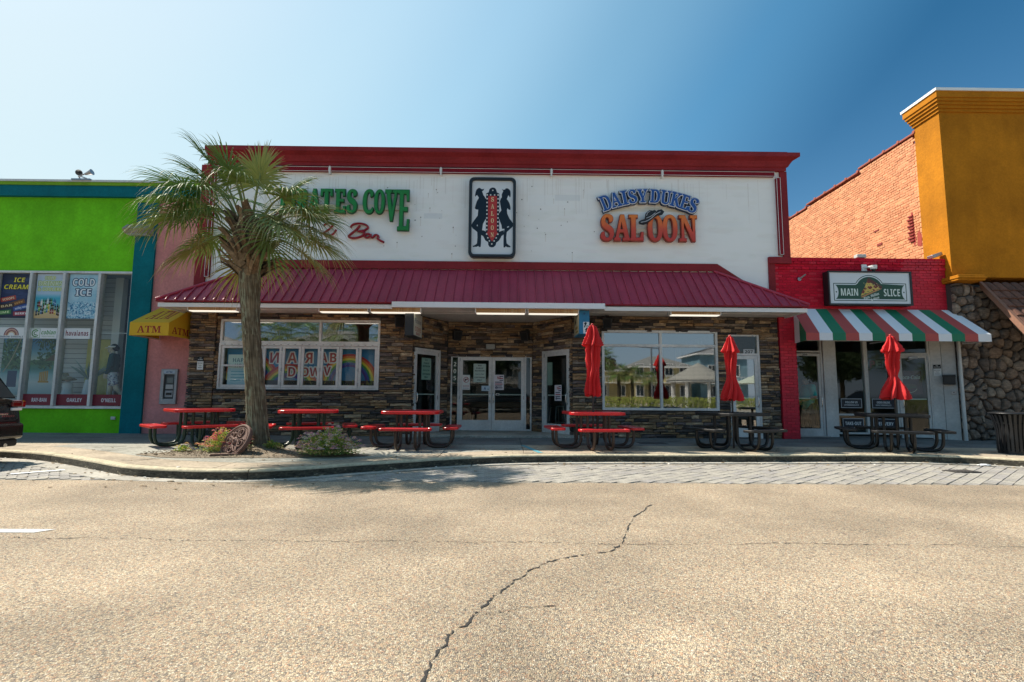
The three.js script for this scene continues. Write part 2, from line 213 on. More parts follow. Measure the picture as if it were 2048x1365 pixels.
// strip between two offsets from the kerb line, as a slab piece
function strip(x0, x1, f0, f1, y0, y1) {
  const pts = [], n = Math.max(2, Math.ceil((x1 - x0) / 0.18)); const back = [];
  for (let i = 0; i <= n; i++) { const x = x0 + (x1 - x0) * i / n; pts.push([x, f0(x)]); back.unshift([x, f1(x)]); }
  const s = new THREE.Shape([...pts, ...back].map((p) => new THREE.Vector2(p[0], -p[1])));
  return muv(new THREE.ExtrudeGeometry(s, { depth: y1 - y0 - 0.006, bevelEnabled: true, bevelSize: 0.003, bevelThickness: 0.006, bevelOffset: -0.003, bevelSegments: 1, curveSegments: 1 }).rotateX(-Math.PI / 2).translate(0, y0, 0));
}
{
  const kerb = structure('kerb', strip(-40, 40, (x) => kerbZ(x) - 0.1, (x) => kerbZ(x) - 0.02, -0.3, -0.03), std([0.2, 0.19, 0.17], 1));
  const joints = [-40, -30, -20, -14, -11.2, -8.05, -3.7, -0.6, 3.0, 4.78, 6.6, 8.35, 9.9, 12.5, 16, 25, 40], r = rng(3);
  for (let i = 0; i < joints.length - 1; i++) { // rounded nose, slightly battered face, each length its own piece
    const x0 = joints[i] + 0.006, x1 = joints[i + 1] - 0.006, n = Math.max(2, Math.ceil((x1 - x0) / 0.15)), prof = [[-0.17, -0.2], [-0.17, -0.003], [-0.05, 0], [-0.02, -0.006], [-0.004, -0.022], [0, -0.04], [0.015, -0.2]], pos = [], idx = [];
    for (let a = 0; a <= n; a++) { const x = x0 + (x1 - x0) * a / n, e = 0.05, dz = (kerbZ(x + e) - kerbZ(x - e)) / (2 * e), k = 1 / Math.hypot(1, dz), jit = (r() - 0.5) * 0.006; for (const [o, y] of prof) pos.push(x - dz * k * o, y + (y > -0.1 ? jit : 0), kerbZ(x) + k * o + (o > -0.1 ? jit : 0)); }
    const m = prof.length; for (let a = 0; a < n; a++) for (let b = 0; b < m - 1; b++) { const p = a * m + b; idx.push(p, p + 1, p + m, p + m, p + 1, p + m + 1); }
    for (const s of [0, n * m]) for (let b = 1; b < m - 1; b++) idx.push(s, s + b, s + b + 1);
    const g = new THREE.BufferGeometry(); g.setAttribute('position', new THREE.Float32BufferAttribute(pos, 3)); g.setIndex(idx); g.computeVertexNormals();
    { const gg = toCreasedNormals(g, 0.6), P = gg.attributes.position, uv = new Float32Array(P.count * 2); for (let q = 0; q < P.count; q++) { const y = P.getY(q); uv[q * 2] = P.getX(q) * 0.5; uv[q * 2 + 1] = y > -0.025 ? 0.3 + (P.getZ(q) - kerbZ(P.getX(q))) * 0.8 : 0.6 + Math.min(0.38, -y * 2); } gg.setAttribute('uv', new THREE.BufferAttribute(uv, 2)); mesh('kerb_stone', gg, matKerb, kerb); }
  }
  const gut = structure('gutter', strip(-40, 40, (x) => kerbZ(x) + 0.01, (x) => kerbZ(x) + 0.3, -0.34, -0.2), std([0.2, 0.19, 0.17], 1));
  for (let i = 0; i < joints.length - 1; i++) mesh('gutter_slab', strip(joints[i] + 0.008, joints[i + 1] - 0.008, (x) => kerbZ(x) + 0.002, (x) => kerbZ(x) + (x < -4.4 ? 0.2 + Math.min(0.2, (-4.4 - x) * 0.12) : 0.2), -0.2, ROADY + 0.004), matConcPale, gut);
  const walk = structure('sidewalk', bx(-40, 40, -0.3, -0.035, -14, 2.2), std([0.1, 0.095, 0.09], 1));
  mesh('bedding', strip(-40, 40, () => 2.2, (x) => kerbZ(x) - 0.12, -0.3, -0.035), std([0.1, 0.095, 0.09], 1), walk);
  const xs = [-40, -30, -22, -16.5, -14.6, -12.7, -10.9, -9.15, -7.5, -5.9, -4.3, -2.75, -1.2, 0.35, 1.9, 3.45, 5.0, 6.5, 8.0, 9.5, 11, 12.5, 14.5, 17, 22, 30, 40];
  for (let i = 0; i < xs.length - 1; i++) {
    const a = xs[i] + 0.005, b = xs[i + 1] - 0.005;
    for (const [z0, z1] of [[-2.6, -0.9], [-0.89, 0.75], [0.76, 2.2]]) mesh('paving_slab', rbx(a, b, -0.1, 0, z0, z1, 0.006), matConcShade, walk);
    const wide = xs[i] > -9.2 && xs[i + 1] < 1.8;
    if (wide) { mesh('paving_slab', strip(a, b, () => 2.21, (x) => kerbZ(x) - 0.83, -0.1, 0), matConc, walk); mesh('paving_slab', strip(a, b, (x) => kerbZ(x) - 0.82, (x) => kerbZ(x) - 0.18, -0.1, 0), matConcWarm, walk); }
    else mesh('paving_slab', strip(a, b, () => 2.21, (x) => kerbZ(x) - 0.18, -0.1, 0), matConcWarm, walk);
  }
  mesh('cover_plate', bx(3.1, 3.75, -0.05, 0.004, 1.35, 1.8), std([0.06, 0.065, 0.07], 0.7, { map: texSpeck }), walk);
  mesh('survey_mark', poly([[[0.62, 0.004, 3.75], [0.72, 0.004, 3.75], [0.42, 0.004, 2.3], [0.32, 0.004, 2.3]]]), std([0.12, 0.42, 0.5], 0.8, { map: texGrime }), walk);
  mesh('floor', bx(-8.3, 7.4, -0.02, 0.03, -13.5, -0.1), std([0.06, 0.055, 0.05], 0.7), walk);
}
{ // bare bed round the palm: low mound of dry soil and litter
  const n = 46, m = 12, pos = [], idx = [], r = rng(21), cx = -4.6, cz = 4.25;
  for (let k = 0; k <= m; k++) for (let i = 0; i < n; i++) { const a = i / n * 2 * Math.PI, e = k / m, w = 1 + 0.09 * Math.sin(a * 3 + 1) + 0.06 * Math.sin(a * 7); const x = cx + Math.cos(a) * 1.95 * e * w, z = cz + Math.sin(a) * 0.62 * e * w; const t = Math.hypot(x + 4.68, z - 3.82); pos.push(x, 0.006 + (1 - e * e) * 0.035 + 0.13 * Math.exp(-t * t / 0.16) + r() * 0.016 * (k < m ? 1 : 0.2), z); }
  for (let k = 0; k < m; k++) for (let i = 0; i < n; i++) { const p = k * n + i, q = k * n + (i + 1) % n; idx.push(p, q, p + n, q, q + n, p + n); }
  const g = new THREE.BufferGeometry(); g.setAttribute('position', new THREE.Float32BufferAttribute(pos, 3)); g.setIndex(idx); g.computeVertexNormals();
  const bed = structure('soil_bed', muv(g), matSoil), lit = [];
  for (let i = 0; i < 900; i++) { const a = r() * 6.28, e = Math.sqrt(r()) * 1.0, x = cx + Math.cos(a) * 1.95 * e, z = cz + Math.sin(a) * 0.6 * e, t = Math.hypot(x + 4.68, z - 3.82), c = 0.25 + r() * 0.6; lit.push(tint(new THREE.BoxGeometry(0.012 + r() * 0.03, 0.006, 0.006 + r() * 0.012).rotateY(r() * 6).rotateZ((r() - 0.5)).translate(x, 0.02 + (1 - e * e) * 0.035 + 0.13 * Math.exp(-t * t / 0.16) + 0.008, z), [0.35 * c, 0.25 * c, 0.15 * c])); }
  mesh('leaf_litter', lit, std([1, 1, 1], 1, { vertexColors: true }), bed, { kind: 'stuff' });
}

{ // iron drain cover in the pavers, and windblown litter along the gutter
  const d = thing('drain_cover', 'dark iron drain cover let into the pavers near the right kerb', 'drain cover', [7.72, ROADY + 0.004, 4.95], 0.1); mesh('plate', rbx(-0.24, 0.24, -0.02, 0.012, -0.13, 0.13, 0.005), std([0.07, 0.065, 0.06], 0.7, { map: texSpeck }), d); for (let i = 0; i < 6; i++) mesh('bar', rbx(-0.2 + i * 0.07, -0.165 + i * 0.07, 0.012, 0.02, -0.11, 0.11, 0.003), std([0.05, 0.045, 0.042], 0.6), d);
  const r = rng(515), l = []; for (let i = 0; i < 420; i++) { const x = -9.5 + r() * 20, on = r() < 0.2, z = on ? kerbZ(x) - 0.15 - r() * 1.2 : kerbZ(x) + 0.03 + r() ** 3 * 1.2, y = on ? 0.006 : ROADY + 0.012, c = 0.4 + r() * 0.7, s = 0.008 + r() * 0.022; l.push(tint(new THREE.TetrahedronGeometry(s).scale(1.6, 0.35, 0.8).rotateY(r() * 6).translate(x, y, z), r() < 0.12 ? [0.7, 0.68, 0.62] : [0.3 * c, 0.22 * c, 0.13 * c])); }
  tag(mesh('dry_litter', l, std([1, 1, 1], 1, { vertexColors: true })), 'dry leaf scraps and grit strewn along the kerb and gutter', 'litter', null, 'stuff');
  const p = thing('paper_scrap', 'crumpled white paper scrap in the gutter near the right edge', 'paper', [8.85, ROADY + 0.008, 4.15]); const g = new THREE.IcosahedronGeometry(0.06, 1), P = g.attributes.position, q = rng(3); for (let i = 0; i < P.count; i++) P.setXYZ(i, P.getX(i) * (1.5 + q()), Math.max(0, P.getY(i) * 0.5), P.getZ(i) * (0.8 + q() * 0.5)); g.computeVertexNormals(); mesh('scrap', g, M.white, p);
}
/* ---------- saloon building ---------- */
const red = lin(150, 38, 42), redDeep = lin(128, 20, 32), roofRed = lin(112, 44, 54);
M.red = paint([0.34, 0.035, 0.045], 0.7); M.redDeep = paint([0.28, 0.012, 0.025], 0.6); M.roof = phys([0.55, 0.062, 0.115], 0.5, { specularIntensity: 0.6, map: texGrime });
const B = thing('saloon_building', 'saloon with white upper wall, dark red cornice, metal porch roof and stone ground floor', 'building');
const texWhite = ctex(2048, 512, (x, w, h) => { // old paint: rectangles where signs hung, rust runs, fixing holes
  const r = rng(8), px = w / 16.15, X = (m) => (m + 8.4) * px, Y = (m) => (7.4 - m) / 4.2 * h;
  x.fillStyle = '#fbfaf6'; x.fillRect(0, 0, w, h);
  for (let i = 0; i < 900; i++) { x.fillStyle = `rgba(${150 + r() * 50 | 0},${145 + r() * 45 | 0},${125 + r() * 40 | 0},${0.012 + r() * 0.018})`; const a = r() * w, b = r() * h; x.beginPath(); x.ellipse(a, b, 4 + r() * 60, 2 + r() * 10, 0, 0, 7); x.fill(); }
  for (let i = 0; i < 150; i++) { const a = r() * w, b = Y(7.15 - r() * 0.2), l = 14 + r() * 130; x.fillStyle = `rgba(122,104,82,${0.03 + r() * 0.07})`; x.fillRect(a, b, 1 + r() * 3, l); }
  for (const [a, b, c, d, f] of [[-2.75, 6.75, -2.1, 6.5, '#fdfdfb'], [0.55, 6.6, 1.6, 6.3, '#fbfbfa'], [-2.3, 6.05, -1.8, 5.9, '#dfe2e4'], [1.3, 6.62, 2.0, 6.45, '#e3e5e6'], [-6.7, 6.3, -2.7, 6.1, '#e6ddc9'], [2.6, 6.28, 5.0, 6.16, '#e8ddc4']]) { x.fillStyle = f; x.globalAlpha = 0.55; x.fillRect(X(a), Y(b), (c - a) * px, Y(d) - Y(b)); x.globalAlpha = 1; }
  for (let i = 0; i < 60; i++) { const a = X(-3.6 + r() * 6), b = Y(4.9 + r() * 2); x.fillStyle = 'rgba(60,52,46,.75)'; x.beginPath(); x.arc(a, b, 0.6 + r() * 1.4, 0, 7); x.fill(); if (r() < 0.3) { x.fillStyle = 'rgba(130,90,60,.16)'; x.fillRect(a - 1, b, 2, 14 + r() * 20); } }
});
const matWhite = phys([0.91, 0.92, 0.93], 0.85, { specularIntensity: 0.4, map: texWhite });
{
  const g = merge([new THREE.BoxGeometry(16.15, 2.67, 0.3).translate(-0.325, 6.065, -0.15), new THREE.BoxGeometry(15.7, 1.43, 0.3).translate(-0.55, 4.015, -0.15)]), p = g.attributes.position, uv = g.attributes.uv;
  for (let i = 0; i < p.count; i++) uv.setXY(i, (p.getX(i) + 8.4) / 16.15, (p.getY(i) - 3.2) / 4.2);
  mesh('upper_wall', g, matWhite, B);
  mesh('side_wall', [bx(-8.4, -8.15, 0, 7.3, -14, -0.3), bx(7.5, 7.75, 0, 7.3, -14, -0.3), bx(-8.15, 7.5, 0, 7.3, -14, -13.75)], paint([0.42, 0.36, 0.33]), B);
  mesh('roof', bx(-8.15, 7.5, 7.0, 7.15, -13.75, -0.3), M.dark, B);
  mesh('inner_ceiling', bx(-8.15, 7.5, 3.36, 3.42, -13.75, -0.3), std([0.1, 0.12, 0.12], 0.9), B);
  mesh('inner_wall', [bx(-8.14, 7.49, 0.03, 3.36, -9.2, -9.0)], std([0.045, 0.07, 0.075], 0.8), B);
  // cornice
  const prof = [[0, 7.34], [0.1, 7.34], [0.1, 7.42], [0.14, 7.44], [0.17, 7.5], [0.22, 7.57], [0.3, 7.61], [0.36, 7.64], [0.36, 7.75], [0.0, 7.75]];
  const cor = new THREE.ExtrudeGeometry(new THREE.Shape(prof.map((q) => new THREE.Vector2(...q))), { depth: 16.3, bevelEnabled: false }).rotateY(-Math.PI / 2).translate(7.9, 0, 0);
  cor.scale(1, 1, 1); const P = cor.attributes.position; // returns flare out like the profile
  for (let i = 0; i < P.count; i++) { const z = P.getZ(i), right = P.getX(i) > 0; P.setX(i, right ? 7.62 + z : -8.2); }
  cor.computeVertexNormals(); mesh('cornice', muv(cor), M.red, B);
  mesh('cornice_cap', bx(-8.05, 7.72, 7.752, 7.84, -0.25, 0.2), M.redDeep, B);
  mesh('pilaster', bx(-8.42, -8.14, 3.3, 7.338, 0.002, 0.06), M.red, B); mesh('pilaster', [bx(7.56, 7.75, 4.9, 7.338, 0.002, 0.06), bx(7.14, 7.75, 4.72, 4.9, 0.002, 0.09), bx(7.14, 7.31, 3.32, 4.72, 0.002, 0.05)], M.red, B);
  // channel lights: red trays edged with white tube
  const tray = (x0, x1, y0, y1) => { const t = part('trim_tray', B); mesh('tray', bx(x0, x1, y0, y1, 0.004, 0.1), M.redDeep, t); const e = 0.006, z = 0.103; mesh('white_tube', [bar([x0, y0, z], [x1, y0, z], e, 6), bar([x0, y1, z], [x1, y1, z], e, 6), bar([x0, y0, z], [x0, y1, z], e, 6), bar([x1, y0, z], [x1, y1, z], e, 6)], M.white, t); };
  const tx = [-7.98, -4.9, -1.85, 1.2, 4.27, 7.42]; for (let i = 0; i < 5; i++) tray(tx[i] + 0.03, tx[i + 1] - 0.03, 7.18, 7.3);
  tray(7.44, 7.54, 4.96, 7.14); tray(-8.12, -8.02, 4.2, 7.14);
  for (const x of tx.slice(1, 5)) mesh('bracket', bx(x - 0.02, x + 0.02, 7.1, 7.32, 0.004, 0.12), M.white, B);
  // band over the porch roof and its raked ends
  const band = prism([[-7.05, 4.47], [-7.05, 4.53], [-6.8, 4.69], [5.72, 4.69], [6.4, 4.25], [6.27, 4.16], [5.6, 4.49]], 0.07).translate(0, 0, 0.003); mesh('roof_band', muv(band), M.red, B);
  // porch roof: standing-seam pans
  const E0 = [-8.64, 7.54], R0 = [-6.72, 5.62], ey = 3.36, ez = 1.16, ry = 4.47, rz = 0.01, roof = part('porch_roof', B);
  const at = (x, s, lift = 0) => { const k = 0.707 * lift; return [x, ey + (ry - ey) * s + k, ez + (rz - ez) * s + k]; };
  const w = 0.233, nP = Math.round((E0[1] - E0[0]) / w), ww = (E0[1] - E0[0]) / nP, top = (x) => Math.max(0, Math.min(1, (x - E0[0]) / (R0[0] - E0[0]), (E0[1] - x) / (E0[1] - R0[1])));
  for (let i = 0; i < nP; i++) {
    const a = E0[0] + i * ww + 0.002, b = a + ww - 0.004, sa = top(a), sb = top(b), mid = top((a + b) / 2), q = [];
    q.push([at(a, 0), at(b, 0), at(b, sb), at((a + b) / 2, mid), at(a, sa)]); q.push([at(a, 0, -0.012), at(b, 0, -0.012), at(b, 0), at(a, 0)]);
    const h = 0.038, r = a + 0.022, f = (x, s, l) => at(x, s, l); const sr = top(r);
    if (sa > 0.02) { q.push([f(a, 0, h), f(r, 0, h), f(r, sr, h), f(a, sa, h)], [f(a, 0, 0), f(a, 0, h), f(a, sa, h), f(a, sa, 0)], [f(r, 0, 0), f(r, sr, 0), f(r, sr, h), f(r, 0, h)], [f(a, 0, 0), f(r, 0, 0), f(r, 0, h), f(a, 0, h)]); }
    mesh('roof_pan', poly(q), M.roof, roof);
  }
  for (const [e, r] of [[E0[0], R0[0]], [E0[1], R0[1]]]) { mesh('hip_face', poly([[[e, ey, ez], [r, ry, rz], [e, ey, rz]]]), M.roof, roof); mesh('hip_cap', bar([e, ey + 0.03, ez], [r, ry + 0.03, rz + 0.02], 0.035, 6), M.roof, roof); }
  mesh('drip_edge', bx(E0[0], E0[1], 3.325, 3.352, 1.1, 1.165), M.red, roof);
  mesh('soffit', [bx(-8.55, 7.45, 3.235, 3.3, 0.002, 1.1), bx(-2.52, 1.78, 3.237, 3.3, -1.4, 0.001)], paint([0.8, 0.78, 0.74], 0.8), B);
  mesh('fascia', [bx(-8.6, -2.84, 3.2, 3.3, 1.1, 1.13), bx(2.43, 7.5, 3.2, 3.3, 1.1, 1.13)], M.white, B);
  mesh('fascia_board', bx(-2.84, 2.43, 3.235, 3.37, 1.101, 1.185), std([0.78, 0.8, 0.83], 0.6), B);
  mesh('fascia', [bx(-8.6, -8.57, 3.2, 3.3, 0.0, 1.099), bx(7.47, 7.5, 3.2, 3.3, 0.0, 1.099)], M.white, B);
  mesh('soffit_joint', [bx(-2.5, 1.7, 3.228, 3.238, 0.25, 0.27), bx(-8.3, 7.3, 3.228, 3.236, 0.62, 0.635)], M.white, B);
}
/* ledge stone: every course is laid from split stones of uneven length and depth */
const stoneTones = [[0.56, 0.38, 0.22], [0.42, 0.28, 0.16], [0.13, 0.11, 0.10], [0.40, 0.33, 0.27], [0.24, 0.19, 0.18], [0.70, 0.52, 0.34], [0.32, 0.22, 0.14], [0.52, 0.33, 0.17], [0.085, 0.075, 0.075], [0.2, 0.15, 0.115]];
const stoneMats = stoneTones.map((c) => std(c, 0.92, { map: texRock, bumpMap: texRockB, bumpScale: 0.012 }));
const stoneShapes = [];
for (let v = 0; v < 7; v++) { const r = rng(400 + v), g = new THREE.BoxGeometry(1, 1, 1, 3, 2, 1), p = g.attributes.position, h = new Map(); for (let i = 0; i < p.count; i++) { const key = [p.getX(i), p.getY(i), p.getZ(i)].map((q) => q.toFixed(2)).join(); if (!h.has(key)) h.set(key, [r(), r(), r()]); const [a, b, c] = h.get(key), x = p.getX(i), y = p.getY(i), z = p.getZ(i); p.setXYZ(i, x + (Math.abs(x) > 0.4 ? (a - 0.5) * 0.04 - Math.sign(x) * 0.012 : (a - 0.5) * 0.16), y + (Math.abs(y) > 0.4 ? -Math.sign(y) * (0.015 + 0.07 * b) : (b - 0.5) * 0.3), z > 0 ? z - c * 0.32 - (Math.abs(x) > 0.4 || Math.abs(y) > 0.4 ? 0.14 : 0) : z); }
  const n = g.toNonIndexed(); n.computeVertexNormals(); const u = n.attributes.uv; for (let i = 0; i < u.count; i++) u.setXY(i, u.getX(i) * 0.55 + v * 0.137, u.getY(i) * 0.16 + v * 0.291); stoneShapes.push(n); }
const stones = [];
function ledgestone(wall, x0, x1, y0, y1, holes, seed) {
  const r = rng(seed); let y = y0, last = 0;
  while (y < y1 - 0.02) {
    const h = Math.min(0.05 + r() * 0.062, y1 - y), ym = y + h / 2; let spans = [[x0, x1]];
    for (const [a, b, c, d] of holes) if (ym > c && ym < d) spans = spans.flatMap(([s, e]) => (b <= s || a >= e ? [[s, e]] : [[s, a], [b, e]].filter(([p, q]) => q - p > 0.02)));
    for (const [s, e] of spans) { let x = s + 0.003; while (x < e - 0.01) { let l = 0.14 + r() ** 1.3 * 0.42; if (e - x - l < 0.1) l = e - x; const t = Math.min(stoneMats.length - 1, Math.floor(r() * stoneMats.length)), d = 0.05 + r() * 0.065;
      const split = h > 0.085 && r() < 0.35; const hs = split ? [[0, h * 0.5], [h * 0.5, h]] : [[0, h]];
      for (const [a, b] of hs) stones.push({ wall, v: Math.floor(r() * 7), t: split ? Math.floor(r() * stoneMats.length) : t, p: [x + l / 2 - 0.002, y + (a + b) / 2, d / 2 - 0.005], s: [l - 0.005, b - a - 0.006, d + (split ? (r() - 0.5) * 0.04 : 0)], f: r() < 0.5 ? -1 : 1 });
      x += l; } }
    y += h;
  }
}
const mortar = std([0.035, 0.03, 0.027], 1);
const wallA = part('stone_wall', B), wallB = part('stone_wall', B), wallL = part('stone_wall', B, [-2.52, 0, 0], 59.5 * D2R), wallR = part('stone_wall', B, [0.77, 0, -1.36], -53.4 * D2R), wallC = part('stone_wall', B, [-1.72, 0, -1.36]);
const WL = [-7.63, -3.38, 1.17, 3.07], WR = [2.55, 5.66, 0.72, 2.85], D7 = [5.97, 6.8, 0, 2.77];
mesh('backing', [bx(-8.4, -7.63, 0, 3.3, -0.24, 0), bx(-7.63, -3.38, 0, 1.17, -0.24, 0), bx(-7.63, -3.38, 3.07, 3.3, -0.24, 0), bx(-3.38, -2.52, 0, 3.3, -0.24, 0)], mortar, wallA);
mesh('backing', [bx(1.78, 2.55, 0, 3.3, -0.24, 0), bx(2.55, 5.66, 0, 0.72, -0.24, 0), bx(2.55, 5.66, 2.85, 3.3, -0.24, 0), bx(5.66, 5.97, 0, 3.3, -0.24, 0), bx(5.97, 6.8, 2.77, 3.3, -0.24, 0), bx(6.8, 7.49, 0, 3.3, -0.24, 0)], mortar, wallB);
const DL = [0.04, 1.19, 0, 2.36], DR = [0.46, 1.6, 0, 2.36], DC = [0.1, 2.46, 0, 2.24];
mesh('backing', [bx(1.19, 1.56, 0, 3.3, -0.2, 0), bx(0, 1.19, 2.36, 3.3, -0.2, 0), bx(0, 0.04, 0, 2.36, -0.2, 0)], mortar, wallL);
mesh('backing', [bx(0.02, 0.46, 0, 3.3, -0.2, 0), bx(0.46, 1.69, 2.36, 3.3, -0.2, 0), bx(1.6, 1.69, 0, 2.36, -0.2, 0)], mortar, wallR);
mesh('backing', [bx(0, 0.1, 0, 3.3, -0.2, 0), bx(2.46, 2.5, 0, 3.3, -0.2, 0), bx(0.1, 2.46, 2.24, 3.3, -0.2, 0)], mortar, wallC);
ledgestone(wallA, -8.4, -7.72, 0, 3.23, [], 1); ledgestone(wallA, -7.72, -2.5, 0, 3.23, [WL], 2); ledgestone(wallB, 1.76, 7.3, 0, 3.23, [WR, D7], 3);
ledgestone(wallL, 0.0, 1.5, 0.06, 3.23, [DL], 4); ledgestone(wallR, 0.06, 1.69, 0.06, 3.23, [DR], 5); ledgestone(wallC, 0.0, 2.49, 0.06, 3.23, [DC], 6);
for (const s of stones) if (s.wall === wallA && s.p[0] < -7.72) s.p[2] += 0.05;
{
  const seen = (s) => s.s[0] * s.s[1] * (s.wall === wallL || s.wall === wallR ? 0.7 : 1); stones.sort((a, b) => seen(b) - seen(a));
  const rest = new Map();
  stones.forEach((s, i) => {
    if (i < 300) { const m = mesh('stone', stoneShapes[s.v], stoneMats[s.t], s.wall); m.position.set(...s.p); m.scale.set(s.s[0] * s.f, s.s[1], s.s[2]); if (s.f < 0) { m.scale.x *= -1; m.rotation.y = 0; } }
    else { if (!rest.has(s.wall)) rest.set(s.wall, []); rest.get(s.wall).push(tint(stoneShapes[s.v].clone().scale(...s.s).translate(...s.p), stoneTones[s.t])); }
  });
  const m = std([1, 1, 1], 0.92, { map: texRock, bumpMap: texRockB, bumpScale: 0.006, vertexColors: true });
  for (const [w, g] of rest) mesh('stone', g, m, w, { kind: 'stuff' });
}
/* windows and doors */
function windowIn(parent, x0, x1, y0, y1, z, xs, ys, fw, glass, frame = M.alu, depth = 0.1) {
  const w = part('window', parent), fr = [bx(x0, x1, y0, y0 + fw, z - depth, z), bx(x0, x1, y1 - fw, y1, z - depth, z), bx(x0, x0 + fw, y0 + fw, y1 - fw, z - depth, z), bx(x1 - fw, x1, y0 + fw, y1 - fw, z - depth, z)];
  for (const y of ys) fr.push(bx(x0 + fw, x1 - fw, y - fw / 2, y + fw / 2, z - depth + 0.002, z - 0.002));
  const yy = [y0 + fw, ...ys.flatMap((y) => [y - fw / 2, y + fw / 2]), y1 - fw], xx = [x0 + fw, ...xs.flatMap((x) => [x - fw / 2, x + fw / 2]), x1 - fw];
  for (const x of xs) for (let k = 0; k < yy.length; k += 2) fr.push(bx(x - fw / 2, x + fw / 2, yy[k], yy[k + 1], z - depth + 0.002, z - 0.002));
  mesh('frame', fr, frame, w);
  for (let i = 0; i < xx.length; i += 2) for (let k = 0; k < yy.length; k += 2) mesh('pane', pane(xx[i], xx[i + 1], yy[k], yy[k + 1], z - depth * 0.5), glass, w);
  return w;
}
function pane(x0, x1, y0, y1, z) { return new THREE.PlaneGeometry(x1 - x0 + 0.01, y1 - y0 + 0.01).translate((x0 + x1) / 2, (y0 + y1) / 2, z); }
const handleGeo = tube([[0, -0.13, 0], [0, -0.13, 0.05], [0, -0.1, 0.065], [0, 0.1, 0.065], [0, 0.13, 0.05], [0, 0.13, 0]], 0.011, 20, 6);
function doorIn(parent, x0, x1, y0, y1, z, handleSide, glass = M.glassDark, frame = M.alu, kick = 0.25, fw = 0.09) {
  const d = part('door', parent);
  mesh('frame', [bx(x0, x0 + fw, y0, y1, z - 0.045, z), bx(x1 - fw, x1, y0, y1, z - 0.045, z), bx(x0 + fw, x1 - fw, y1 - fw, y1, z - 0.045, z), bx(x0 + fw, x1 - fw, y0, y0 + kick, z - 0.045, z)], frame, d);
  mesh('pane', pane(x0 + fw, x1 - fw, y0 + kick, y1 - fw, z - 0.022), glass, d);
  mesh('push_bar', bx(x0 + fw, x1 - fw, y0 + 1.02, y0 + 1.05, z - 0.09, z - 0.06), M.alu, d);
  const h = mesh('handle', handleGeo, M.chrome, d); h.position.set(handleSide < 0 ? x0 + fw * 0.5 : x1 - fw * 0.5, y0 + 0.95, z);
  mesh('hinge', [bx(handleSide < 0 ? x1 - 0.022 : x0, handleSide < 0 ? x1 : x0 + 0.022, y1 - 0.12, y1 - 0.02, z + 0.001, z + 0.02), bx(handleSide < 0 ? x1 - 0.022 : x0, handleSide < 0 ? x1 : x0 + 0.022, y0 + 0.9, y0 + 1.0, z + 0.001, z + 0.02)], M.steel, d);
  mesh('lock', cyl(0.018, 0.018, 0.012, 0, 0, 0, 12).rotateX(Math.PI / 2).translate(handleSide < 0 ? x0 + fw * 0.5 : x1 - fw * 0.5, y0 + 0.8, z), M.steel, d);
  return d;
}
